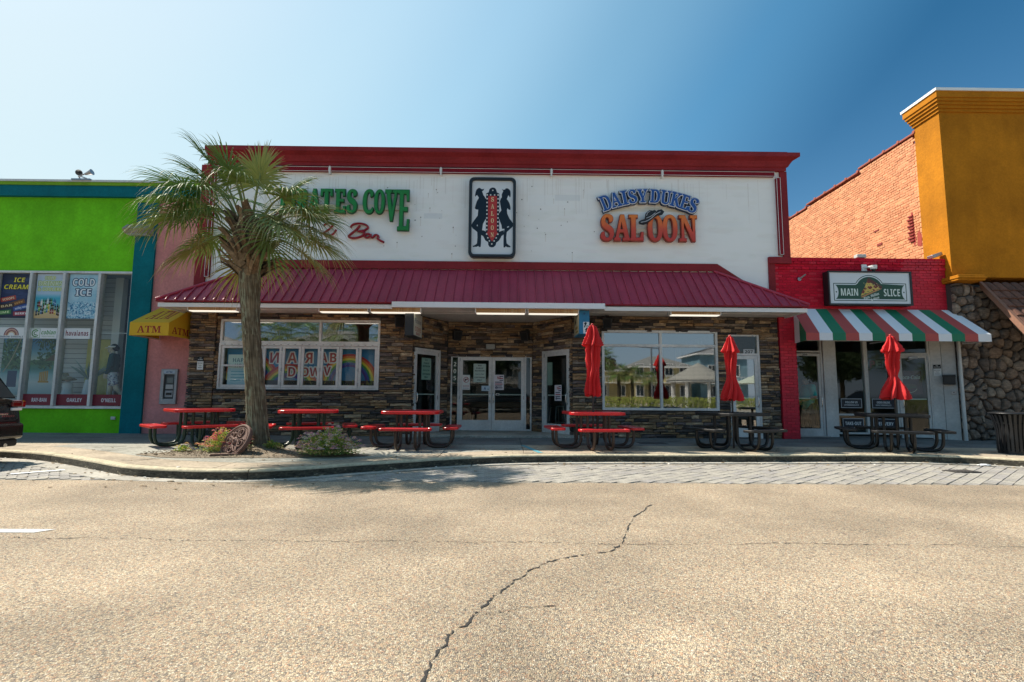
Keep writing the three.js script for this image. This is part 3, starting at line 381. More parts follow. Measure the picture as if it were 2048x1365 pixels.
{ // left: fixed transoms over a row of folding leaves
  windowIn(B, -7.63, -3.38, 2.42, 3.06, 0.03, [-4.98], [], 0.06, M.glass);
  const w = part('folding_window', B), z = 0.02; mesh('frame', [bx(-7.63, -3.38, 2.36, 2.418, -0.09, 0.05), bx(-7.63, -3.38, 1.2, 1.245, -0.09, 0.05), bx(-7.63, -7.58, 1.245, 2.36, -0.09, 0.05), bx(-3.43, -3.38, 1.245, 2.36, -0.09, 0.05)], M.alu, w);
  mesh('track', Array.from({ length: 22 }, (_, i) => bx(-7.5 + i * 0.186, -7.455 + i * 0.186, 2.382, 2.392, 0.05, 0.053)), M.dark, w);
  const leaf = (x0, x1, rail) => { const f = 0.068, fr = [bx(x0, x0 + f, 1.25, 2.355, -0.03, z), bx(x1 - f, x1, 1.25, 2.355, -0.03, z), bx(x0 + f, x1 - f, 1.25, 1.25 + f, -0.03, z), bx(x0 + f, x1 - f, 2.355 - f, 2.355, -0.03, z)]; if (rail) fr.push(bx(x0 + f, x1 - f, 1.8, 1.85, -0.03, z - 0.002)); mesh('leaf', fr, M.alu, w); mesh('pane', pane(x0 + f, x1 - f, 1.25 + f, 2.355 - f, -0.006), M.glassClear, w); };
  leaf(-7.575, -6.49, true); const lx = [-6.48, -5.97, -5.46, -4.95, -4.45, -3.94, -3.435];
  for (let i = 0; i < 6; i++) leaf(lx[i] + 0.004, lx[i + 1] - 0.004, false);
  mesh('hinge', lx.slice(1, 6).flatMap((x, i) => (i % 2 ? [] : [cyl(0.014, 0.014, 0.09, x, 2.22, 0.028, 8), cyl(0.014, 0.014, 0.09, x, 1.68, 0.028, 8), cyl(0.014, 0.014, 0.09, x, 1.3, 0.028, 8)])), M.steel, w);
  mesh('sill', rbx(-7.66, -3.35, 1.15, 1.198, -0.2, 0.12, 0.008), M.dark, w);
  windowIn(B, 2.55, 5.66, 0.72, 2.85, 0.06, [4.13], [2.44], 0.065, M.glass);
  // single door 207 with its light above
  windowIn(B, 5.97, 6.8, 2.2, 2.77, 0.02, [], [], 0.055, M.glassDark); doorIn(B, 6.03, 6.74, 0.03, 2.19, 0.02, 1, M.glass); mesh('door_frame', [bx(5.97, 6.027, 0.0, 2.198, -0.08, 0.03), bx(6.743, 6.8, 0, 2.198, -0.08, 0.03)], M.alu, B);
  mesh('threshold', rbx(-2.7, 2.0, 0, 0.06, -2.2, 0.36, 0.01), matConcPale, B);
  // recess: angled doors and the double doors between side lights
  const y0 = 0.065; doorIn(wallL, 0.1, 1.11, y0, 2.28, 0.02, -1); mesh('door_frame', [bx(0.05, 0.098, y0, 2.35, -0.06, 0.04), bx(1.112, 1.185, y0, 2.35, -0.06, 0.04), bx(0.098, 1.112, 2.283, 2.35, -0.06, 0.04)], M.alu, wallL);
  doorIn(wallR, 0.54, 1.55, y0, 2.28, 0.02, 1); mesh('door_frame', [bx(0.465, 0.538, y0, 2.35, -0.06, 0.04), bx(1.552, 1.595, y0, 2.35, -0.06, 0.04), bx(0.538, 1.552, 2.283, 2.35, -0.06, 0.04)], M.alu, wallR);
  const c = part('double_door', B, [0, 0, -1.36]); const zz = 0.03;
  mesh('door_frame', [bx(-1.62, -1.58, y0, 2.235, -0.06, zz), bx(-1.42, -1.37, y0, 2.235, -0.06, zz + 0.01), bx(0.53, 0.58, y0, 2.235, -0.06, zz + 0.01), bx(0.70, 0.74, y0, 2.235, -0.06, zz), bx(-1.58, -1.42, 2.19, 2.235, -0.06, zz), bx(0.58, 0.70, 2.19, 2.235, -0.06, zz), bx(-1.37, 0.53, 2.195, 2.24, -0.06, zz), bx(-1.58, -1.42, y0, 0.11, -0.06, zz), bx(0.58, 0.70, y0, 0.11, -0.06, zz)], M.alu, c);
  mesh('pane', pane(-1.58, -1.42, 0.11, 2.19, 0), M.glassDark, c); mesh('pane', pane(0.58, 0.70, 0.11, 2.19, 0), M.glassDark, c);
  for (const [a, b, s] of [[-1.365, -0.425, 1], [-0.417, 0.525, -1]]) { const d = doorIn(c, a, b, y0 + 0.005, 2.19, zz - 0.01, s, M.glassDark, M.alu, 0.3); for (const k of [...d.children]) { } }
}
// lift the pieces of the double door so that they stay thing > part > piece
{ const c = B.children.find((o) => o.name === 'double_door'); for (const d of [...c.children]) if (d.isGroup) { c.remove(d); d.position.copy(c.position); B.add(d); } }
for (const w of [wallL, wallR]) for (const d of [...w.children]) if (d.isGroup) { w.remove(d); d.position.copy(w.position); d.rotation.copy(w.rotation); B.add(d); }
/* ---------- lime and teal beach shop on the left ---------- */
const LZ = -0.35;
M.lime = paint([0.2, 0.72, 0.02], 0.9, 0.006); M.teal = paint([0.004, 0.2, 0.25], 0.9, 0.006); M.pink = paint([0.82, 0.33, 0.32], 0.9, 0.006); M.limeLite = paint([0.24, 0.5, 0.03], 0.7, 0.006);
const S = thing('beach_shop_building', 'lime green beach shop with teal bands, pink end wall and tall poster windows', 'building');
{
  const z = LZ, g = 0.25;
  mesh('front_wall', [bx(-40, -10.32, 4.42, 6.53, z - g, z - 0.05), bx(-40, -10.32, 0, 0.645, z - g, z - 0.05)], M.lime, S);
  mesh('pink_wall', bx(-9.77, -8.42, 0, 6.53, z - g, z), M.pink, S);
  mesh('pilaster', bx(-10.33, -9.77, 0, 6.37, z - g, z + 0.06), M.teal, S);
  mesh('pilaster_cap', bx(-10.34, -9.76, 6.372, 6.53, z - g, z + 0.08), M.limeLite, S);
  mesh('band', bx(-40, -8.42, 6.532, 6.84, z - g, z + 0.07), M.teal, S);
  mesh('upper_band', bx(-40, -8.42, 6.842, 6.93, z - g, z + 0.1), M.limeLite, S);
  mesh('coping', bx(-40, -8.42, 6.932, 6.99, z - g - 0.05, z + 0.13), M.alu, S);
  mesh('body', [bx(-40, -8.45, 5.9, 6.1, -16, z - g), bx(-40, -8.45, 0, 6.1, -16.2, -16), bx(-8.62, -8.42, 0, 5.9, -16, z - g), bx(-40, -39.8, 0, 5.9, -16, z - g)], paint([0.4, 0.4, 0.38]), S);
  mesh('display_floor', bx(-39.8, -9.8, 0.5, 0.66, -1.6, z - g), std([0.3, 0.28, 0.26], 0.8), S);
  mesh('display_ceiling', bx(-39.8, -9.8, 4.45, 4.5, -4, z - g), std([0.3, 0.3, 0.3], 0.8), S);
  mesh('inner_wall', [bx(-39.8, -8.65, 0, 5.9, -4.2, -4.05), bx(-10.05, -9.95, 0.66, 4.45, -4, z - g)], std([0.05, 0.05, 0.055], 0.8), S);
  // slat wall behind the display
  const sl = part('slat_wall', S); mesh('backing', bx(-17, -11.52, 0.66, 4.45, -1.42, -1.38), std([0.12, 0.12, 0.12], 0.9), sl);
  for (let k = 0; k < 27; k++) mesh('slat', rbx(-17, -11.53, 0.67 + k * 0.14, 0.67 + k * 0.14 + 0.128, -1.38, -1.36, 0.004), k % 3 ? M.slat ??= std([0.55, 0.55, 0.55], 0.6) : std([0.5, 0.5, 0.5], 0.6), sl);
  mesh('post', bx(-11.52, -11.3, 0.66, 4.45, -1.5, -1.3), M.white, sl);
  // shop window
  const xs = []; for (let x = -13.08; x > -18; x -= 0.94) xs.push(x);
  const all = [-11.21, -12.18, ...xs].sort((a, b) => a - b), x0 = -18.5, x1 = -10.33, y0 = 0.65, y1 = 4.415, fw = 0.055, w = part('shop_window', S);
  mesh('frame', [bx(x0, x1, y0, y0 + 0.065, -0.5, -0.33), bx(x0, x1, y1 - 0.06, y1, -0.5, -0.34), bx(x1 - 0.05, x1, y0 + 0.065, y1 - 0.06, -0.5, -0.345)], M.alu, w);
  for (const x of all) mesh('mullion', rbx(x - fw, x + 0.02, y0 + 0.066, y1 - 0.061, -0.52, -0.31, 0.008), M.alu, w);
  const ed = [x0, ...all, x1]; for (let i = 0; i < ed.length - 1; i++) { mesh('pane', pane(ed[i] + 0.02, ed[i + 1] - fw, y0 + 0.066, y1 - 0.06, -0.42), M.glassClear, w); }
  mesh('rail', bx(-11.17, x1 - 0.05, 2.7, 2.715, -0.44, -0.425), M.alu, w);
  mesh('outlet', [rbx(-10.64, -10.52, 0.36, 0.44, LZ - 0.05, LZ - 0.02, 0.006), bx(-10.62, -10.59, 0.385, 0.415, LZ - 0.02, LZ - 0.014), bx(-10.57, -10.54, 0.385, 0.415, LZ - 0.02, LZ - 0.014)], std([0.55, 0.55, 0.52], 0.5), S);
}
function sheet(name, label, cat, x0, x1, y0, y1, z, tex, o = {}) { // print on thin board or film, at its real place
  const t = o.t ?? 0.004, g = new THREE.BoxGeometry(x1 - x0, y1 - y0, t), m = std([o.k ?? 0.8, o.k ?? 0.8, o.k ?? 0.8], o.rough ?? 0.55, { map: tex });
  const me = new THREE.Mesh(g, m); me.name = numbered(name); me.position.set((x0 + x1) / 2, (y0 + y1) / 2, z); me.rotation.y = o.turn ?? 0; scene.add(me); return tag(me, label, cat, o.group);
}
{
  const rr = rng(61), blob = (x, c, a, b, p, q, rot = 0) => { x.save(); x.translate(a, b); x.rotate(rot); x.fillStyle = c; x.beginPath(); x.ellipse(0, 0, p, q, 0, 0, 7); x.fill(); x.restore(); };
  const ice = ctex(256, 440, (x, w, h) => { const g = x.createLinearGradient(0, 0, 0, h); g.addColorStop(0, '#0a1638'); g.addColorStop(0.5, '#16295a'); g.addColorStop(1, '#0d1a3c'); x.fillStyle = g; x.fillRect(0, 0, w, h);
    for (let i = 0; i < 40; i++) blob(x, `rgba(120,150,200,${0.04 + rr() * 0.07})`, rr() * w, rr() * h * 0.6, 20 + rr() * 40, 8 + rr() * 14);
    text(x, 'ICE', 150, 62, 62, '#f5e63a', { stroke: '#000', line: 9, skew: -0.12 }); text(x, 'CREAM', 128, 132, 62, '#f5e63a', { width: 216, stroke: '#000', line: 9, skew: -0.12 });
    const bars = [['#7a4a22', 'Twix', '#d9a14a'], ['#2a4f9e', 'milky way', '#e8eef7'], ['#b23a2a', 'SCOOPS', '#f6e6c0'], ['#3e2417', 'BAR', '#eed7a4'], ['#2f7d3a', 'LIME', '#e9f7c0'], ['#9c2440', 'BERRY', '#fff']];
    bars.forEach(([c, s, f], i) => { const a = [150, 185, 70, 60, 40, 190][i], b = [290, 335, 250, 320, 385, 395][i]; x.save(); x.translate(a, b); x.rotate(-0.35 + i * 0.06); x.fillStyle = c; x.fillRect(-66, -22, 132, 44); text(x, s, 0, 0, 30, f, { width: 104 }); x.restore(); }); });
  sheet('window_poster', 'dark blue ice cream poster with yellow lettering in the shop window', 'poster', -13.96, -13.15, 3.1, 4.34, -0.408, ice);
  const drinks = ctex(256, 440, (x, w, h) => { const g = x.createLinearGradient(0, 0, 0, h); g.addColorStop(0, '#c6d5e6'); g.addColorStop(0.45, '#b5d2ea'); g.addColorStop(0.55, '#3fb3cf'); g.addColorStop(0.8, '#7bc6cf'); g.addColorStop(0.86, '#dcc293'); g.addColorStop(1, '#d8b985'); x.fillStyle = g; x.fillRect(0, 0, w, h);
    text(x, 'COLD', 122, 40, 44, '#dfe6c8', { stroke: '#a5b93a', line: 8, width: 104 }); text(x, 'DRINKS', 128, 96, 64, '#d5e2cf', { stroke: '#a5b93a', line: 9, width: 234 }); text(x, '& COOLERS', 126, 152, 44, '#dfe6c8', { stroke: '#a5b93a', line: 8, width: 226 });
    for (let i = 0; i < 34; i++) { const a = 20 + (i % 12) * 19 + rr() * 8, b = 395 - Math.floor(i / 12) * 44 - 40 * (1 - Math.abs(a - 130) / 130) + rr() * 12, c = ['#1f3b1d', '#2d7a35', '#8b1f1f', '#c9d6d8', '#5b3b1d', '#2f6f9e', '#d8b13a', '#18191d', '#6fae3a', '#e7e2d5'][Math.floor(rr() * 10)]; x.fillStyle = c; x.fillRect(a - 8, b - 26, 16, 48); x.fillRect(a - 3.5, b - 42, 7, 18); x.fillStyle = 'rgba(255,255,255,.5)'; x.fillRect(a - 8, b - 8, 16, 12); } });
  sheet('window_poster', 'pale cold drinks and coolers poster with rows of bottles in the shop window', 'poster', -13.0, -12.26, 3.1, 4.34, -0.408, drinks);
  const cold = ctex(256, 440, (x, w, h) => { x.fillStyle = '#a9d4e8'; x.fillRect(0, 0, w, h); for (let i = 0; i < 60; i++) blob(x, `rgba(${rr() < 0.4 ? '70,170,205' : '220,238,246'},0.14)`, rr() * w, rr() * h, 20 + rr() * 50, 20 + rr() * 40);
    for (let i = 0; i < 620; i++) { const a = rr() * w, b = 268 + rr() ** 0.7 * 180, s = 7 + rr() * 9; x.save(); x.translate(a, b); x.rotate(rr() * 3); x.fillStyle = ['#d6ecf6', '#8cc6e0', '#4a93bd', '#b9deee', '#2d76a5'][Math.floor(rr() * 5)]; x.fillRect(-s / 2, -s / 2, s, s * 0.8); x.restore(); }
    text(x, 'COLD', 130, 82, 96, '#f2f8fb', { stroke: '#153a63', line: 15, width: 210 }); text(x, 'ICE', 136, 182, 96, '#f2f8fb', { stroke: '#153a63', line: 15, width: 150 }); });
  sheet('window_poster', 'light blue cold ice poster with heaped ice cubes in the shop window', 'poster', -12.11, -11.34, 3.1, 4.34, -0.408, cold);
  const strip = (f) => ctex(256, 96, (x, w, h) => { x.fillStyle = '#f4f5f6'; x.fillRect(0, 0, w, h); f(x, w, h); });
  sheet('brand_strip', 'white window strip with a brown rainbow arch above sandal lettering', 'sign', -13.98, -13.2, 2.54, 2.84, -0.407, strip((x) => { for (const [r, c] of [[62, '#7a2730'], [50, '#c98a6a'], [40, '#7a2730'], [30, '#e8c9a0']]) { x.strokeStyle = c; x.lineWidth = 9; x.beginPath(); x.arc(140, 70, r, Math.PI, 0); x.stroke(); } text(x, 'RAINBOW SANDALS', 128, 82, 22, '#2b3f58', { width: 240 }); }));
  sheet('brand_strip', 'white window strip with a green spiral and green lettering', 'sign', -13.06, -12.32, 2.54, 2.83, -0.407, strip((x) => { x.strokeStyle = '#3f8f3a'; x.lineWidth = 3; x.strokeRect(8, 8, 88, 80); x.lineWidth = 9; x.beginPath(); x.arc(54, 48, 30, 0.6, 5.6); x.stroke(); x.lineWidth = 7; x.beginPath(); x.arc(56, 48, 14, 0.8, 5.4); x.stroke(); text(x, 'cobian', 174, 40, 52, '#3f8f3a', { style: 'italic', width: 138 }); text(x, 'FOOTWEAR', 176, 76, 18, '#b9c7b4', { width: 120 }); }));
  sheet('brand_strip', 'white window strip with maroon rounded lettering', 'sign', -12.13, -11.42, 2.54, 2.83, -0.407, strip((x) => text(x, 'havaianas', 128, 46, 62, '#7a1230', { width: 226 })));
  const redp = (s) => ctex(256, 96, (x, w, h) => { x.fillStyle = '#86142e'; x.fillRect(0, 0, w, h); text(x, s, 138, 50, 46, '#eef0f2', { width: s.length > 6 ? 130 : 118 }); });
  sheet('maroon_sign', 'maroon panel lettered RAY-BAN at the foot of the window', 'sign', -13.06, -12.24, 0.73, 1.03, -0.405, redp('RAY-BAN'), { t: 0.006 });
  sheet('maroon_sign', 'maroon panel lettered OAKLEY at the foot of the window', 'sign', -12.16, -11.27, 0.73, 1.03, -0.405, redp('OAKLEY'), { t: 0.006 });
  sheet('maroon_sign', "maroon panel lettered O'NEILL at the foot of the window", 'sign', -11.19, -10.39, 0.73, 1.03, -0.405, redp("O'NEILL"), { t: 0.006 });
  const mural = ctex(512, 512, (x, w, h) => { const g = x.createLinearGradient(0, 0, 0, h); g.addColorStop(0, '#2f6aa6'); g.addColorStop(0.3, '#6ea5c4'); g.addColorStop(0.47, '#d6dccd'); g.addColorStop(0.5, '#5a8a66'); g.addColorStop(0.6, '#4f8f8a'); g.addColorStop(0.68, '#9ec6cf'); g.addColorStop(0.8, '#d8dfe0'); g.addColorStop(1, '#a9c3cd'); x.fillStyle = g; x.fillRect(0, 0, w, h);
    for (let i = 0; i < 500; i++) blob(x, ['#3c5f3a', '#4c7046', '#2e4c30', '#6c8a58'][Math.floor(rr() * 4)], rr() * 150 + (rr() < 0.3 ? 300 : 0), rr() * 260 + (rr() < 0.4 ? 0 : 40), 5 + rr() * 16, 3 + rr() * 7, rr() * 3);
    for (let i = 0; i < 260; i++) blob(x, ['#47704c', '#5b8458', '#365a3e'][i % 3], rr() * w, 236 + rr() * 30, 6 + rr() * 14, 3 + rr() * 6);
    x.strokeStyle = '#b9a58d'; x.lineWidth = 9; x.beginPath(); x.moveTo(20, 330); x.quadraticCurveTo(90, 240, 150, 40); x.stroke();
    x.strokeStyle = '#44503e'; x.lineWidth = 6; for (let i = 0; i < 9; i++) { x.beginPath(); x.moveTo(330, 10); x.quadraticCurveTo(300 + i * 10, 60, 250 + i * 22, 150 - Math.abs(i - 4) * 16); x.stroke(); }
    x.fillStyle = '#6a5a3e'; x.beginPath(); x.moveTo(360, 240); x.lineTo(440, 180); x.lineTo(512, 236); x.fill();
    x.fillStyle = '#d79b2c'; for (let i = 0; i < 5; i++) x.fillRect(330 + i * 15, 330 - i * 3, 12, 80); x.fillRect(322, 400, 90, 14); x.fillStyle = '#20456e'; x.fillRect(60, 320, 80, 130); x.fillRect(200, 360, 40, 70); });
  sheet('beach_mural', 'printed beach scene board hung behind the shop window display', 'poster', -14.62, -12.88, 1.0, 2.84, -1.33, mural, { t: 0.02 });
  sheet('yellow_board', 'plain yellow board on the slat wall behind the mannequin', 'board', -12.2, -11.55, 0.95, 2.62, -1.335, ctex(64, 64, (x, w, h) => { x.fillStyle = '#d9cf7a'; x.fillRect(0, 0, w, h); for (let i = 0; i < 40; i++) { x.fillStyle = 'rgba(190,175,80,.3)'; x.fillRect(rr() * w, rr() * h, 8, 8); } }), { t: 0.02 });
}
{ // display pieces
  const f = thing('dress_form', 'small white dress form wearing a straw hat in the shop window', 'display form', [-12.35, 0.66, -0.95]);
  mesh('dress', new THREE.LatheGeometry([[0.0, 0.72], [0.06, 0.72], [0.12, 0.68], [0.13, 0.6], [0.1, 0.5], [0.13, 0.4], [0.2, 0.2], [0.26, 0.02], [0.25, 0]].map((p) => new THREE.Vector2(...p)), 20), std([0.62, 0.65, 0.68], 0.9), f);
  mesh('hat', new THREE.LatheGeometry([[0, 0.98], [0.08, 0.96], [0.11, 0.86], [0.2, 0.82], [0.27, 0.77], [0.27, 0.76], [0.1, 0.82]].map((p) => new THREE.Vector2(...p)), 20).rotateZ(0.12), std([0.55, 0.47, 0.33], 0.9, { map: texSpeck }), f);
  mesh('head', new THREE.SphereGeometry(0.085, 16, 12).translate(0, 0.8, 0), std([0.5, 0.42, 0.36], 0.7), f);
  const p = thing('spiky_plant', 'white cone pot with silver spiky leaves in the shop window', 'plant', [-11.72, 0.66, -0.9]);
  mesh('pot', cyl(0.2, 0.09, 0.78, 0, 0, 0, 18), std([0.62, 0.63, 0.66], 0.8), p); const r = rng(12), lv = [];
  for (let i = 0; i < 26; i++) { const a = r() * 6.28, e = 0.5 + r() * 0.9, l = 0.45 + r() * 0.3, q = [Math.cos(a) * Math.cos(e) * l, 0.78 + Math.sin(e) * l, Math.sin(a) * Math.cos(e) * l], s = [-Math.sin(a) * 0.018, 0, Math.cos(a) * 0.018]; lv.push([[s[0], 0.76, s[2]], [q[0] * 0.5 + s[0], (q[1] + 0.76) / 2 + 0.06, q[2] * 0.5 + s[2]], q, [q[0] * 0.5 - s[0], (q[1] + 0.76) / 2 + 0.06, q[2] * 0.5 - s[2]], [-s[0], 0.76, -s[2]]]); }
  mesh('leaves', poly(lv), std([0.3, 0.4, 0.4], 0.6), p);
}
{ // cash machine set in the pink wall, and its yellow canopy
  const a = thing('cash_machine', 'grey cash machine set in the pink wall under yellow canopy', 'cash machine', [-9.11, 0.79, LZ]);
  mesh('surround', muv(prism([[-0.215, 0], [0.215, 0], [0.215, 0.93], [-0.215, 0.93]], 0.05, 0.006, [[[-0.14, 0.13], [0.15, 0.13], [0.15, 0.8], [-0.14, 0.8]]])), std([0.42, 0.43, 0.46], 0.45, { metalness: 0.5, map: texGrime }), a);
  mesh('panel', [bx(-0.14, 0.15, 0.13, 0.8, -0.03, 0.004)], std([0.05, 0.055, 0.06], 0.5), a);
  mesh('screen', rbx(-0.07, 0.11, 0.56, 0.71, 0.004, 0.03, 0.006), std([0.12, 0.14, 0.15], 0.15), a);
  mesh('keypad', [rbx(-0.08, 0.12, 0.4, 0.52, 0.004, 0.045, 0.006), ...Array.from({ length: 12 }, (_, i) => bx(-0.06 + (i % 4) * 0.045, -0.03 + (i % 4) * 0.045, 0.415 + Math.floor(i / 4) * 0.033, 0.438 + Math.floor(i / 4) * 0.033, 0.045, 0.05))], M.steel, a);
  mesh('slot', [rbx(-0.09, 0.12, 0.18, 0.36, 0.004, 0.04, 0.006)], std([0.25, 0.26, 0.28], 0.4, { metalness: 0.6 }), a); mesh('slot_mouth', bx(-0.06, 0.09, 0.24, 0.3, 0.04, 0.043), M.dark, a);
  const hd = mesh('header', new THREE.PlaneGeometry(0.3, 0.085).translate(0.0, 0.86, 0.058), std([0.8, 0.8, 0.8], 0.5, { map: ctex(128, 40, (x, w, h) => { x.fillStyle = '#b7c3d2'; x.fillRect(0, 0, w, h); text(x, 'ATM', 64, 21, 30, '#27456e', { width: 74 }); }) }), a);
  const c = thing('atm_canopy', 'yellow fabric canopy lettered ATM in red on the pink wall', 'awning', [0, 0, 0]);
  const x0 = -9.48, x1 = -8.5, yf = 2.85, yb = 2.52, yt = 3.43, zf = 0.8, zb = LZ + 0.01, cloth = std([0.62, 0.37, 0.012], 0.75, { bumpMap: texStucco, bumpScale: 0.003 });
  const lett = (w, h, k) => std([1, 1, 1], 0.75, { map: ctex(256, 128, (x, W, H) => { const q = (c) => Math.round(255 * (c <= 0.0031308 ? 12.92 * c : 1.055 * c ** (1 / 2.4) - 0.055)); x.fillStyle = `rgb(${q(0.62)},${q(0.37)},${q(0.012)})`; x.fillRect(0, 0, W, H); text(x, 'ATM', W * (k ?? 0.5), H * 0.54, 92, '#8c1216', { font: 'serif', width: W * 0.62 }); }) });
  const quad = (a, b, cc, d) => { const g = poly([[a, b, cc, d]]), uv = g.attributes.uv; [[0, 0], [1, 0], [1, 1], [0, 0], [1, 1], [0, 1]].forEach((p, i) => uv.setXY(i, ...p)); return g; };
  mesh('top', quad([x0, yf, zf], [x1, yf, zf], [x1, yt, zb], [x0, yt, zb]), lett(), c); mesh('valance', quad([x0, yb, zf], [x1, yb, zf], [x1, yf, zf], [x0, yf, zf]), lett(), c);
  const sideMat = lett(1, 1, 0.42); mesh('side', [quad([x1, yb, zf], [x1, yb, zb], [x1, yf, zb], [x1, yf, zf])], sideMat, c); mesh('side_top', poly([[[x1, yf, zf], [x1, yf, zb], [x1, yt, zb]], [[x0, yf, zf], [x0, yt, zb], [x0, yf, zb]], [[x0, yb, zf], [x0, yf, zf], [x0, yf, zb], [x0, yb, zb]]]), cloth, c);
  mesh('frame', [bar([x0 + 0.02, yb + 0.02, zf - 0.02], [x1 - 0.02, yb + 0.02, zf - 0.02], 0.012), bar([x0 + 0.02, yb + 0.02, zb], [x0 + 0.02, yb + 0.02, zf - 0.02], 0.012), bar([x1 - 0.02, yb + 0.02, zb], [x1 - 0.02, yb + 0.02, zf - 0.02], 0.012)], M.alu, c);
  const wl = thing('wall_light', 'weathered grey wall light box on the teal pilaster', 'wall light', [-10.16, 5.42, LZ + 0.06]);
  mesh('housing', muv(prism([[0, 0], [0.22, 0.02], [0.3, 0.12], [0.12, 0.27], [0, 0.27]], 0.64, 0.01).rotateY(-Math.PI / 2).translate(0.32, 0, 0)), std([0.42, 0.40, 0.40], 0.7, { map: texConc }), wl); mesh('lens', bx(-0.28, 0.28, -0.02, -0.002, 0.03, 0.2), std([0.5, 0.5, 0.48], 0.4), wl);
  const cam = thing('security_camera', 'small white camera beside the yellow ATM canopy', 'camera', [-9.66, 3.02, LZ + 0.07]); mesh('bracket', bx(-0.03, 0.03, -0.06, 0.06, 0, 0.05), M.white, cam); mesh('body', cyl(0.045, 0.05, 0.16, 0, 0, 0, 12).rotateX(1.2).translate(0, 0.04, 0.06), M.white, cam); mesh('lens', cyl(0.03, 0.03, 0.012, 0, 0.16, 0, 12).rotateX(1.2).translate(0, 0.04, 0.06), M.black, cam);
  const fl = thing('roof_floodlight', 'pair of dark floodlights on the shop roof edge', 'floodlight', [-12.0, 6.99, -0.3]);
  mesh('bracket', [bar([0, 0, 0], [0, 0.1, 0.05], 0.02), bar([-0.02, 0.1, 0.05], [0.2, 0.16, 0.1], 0.018), bar([0, 0.12, 0.05], [0.26, 0.02, 0.12], 0.018), bx(-0.16, 0.36, -0.02, 0.02, -0.08, 0.12)], M.steel, fl);
  mesh('lamp_head', [cyl(0.04, 0.085, 0.16, 0, 0, 0, 14).rotateZ(1.35).rotateY(-0.7).translate(0.06, 0.2, 0.1)], M.dark, fl); mesh('lamp_head', [cyl(0.03, 0.085, 0.2, 0, 0, 0, 14).rotateZ(-1.25).translate(0.2, 0.15, 0.1)], M.steel, fl);
}
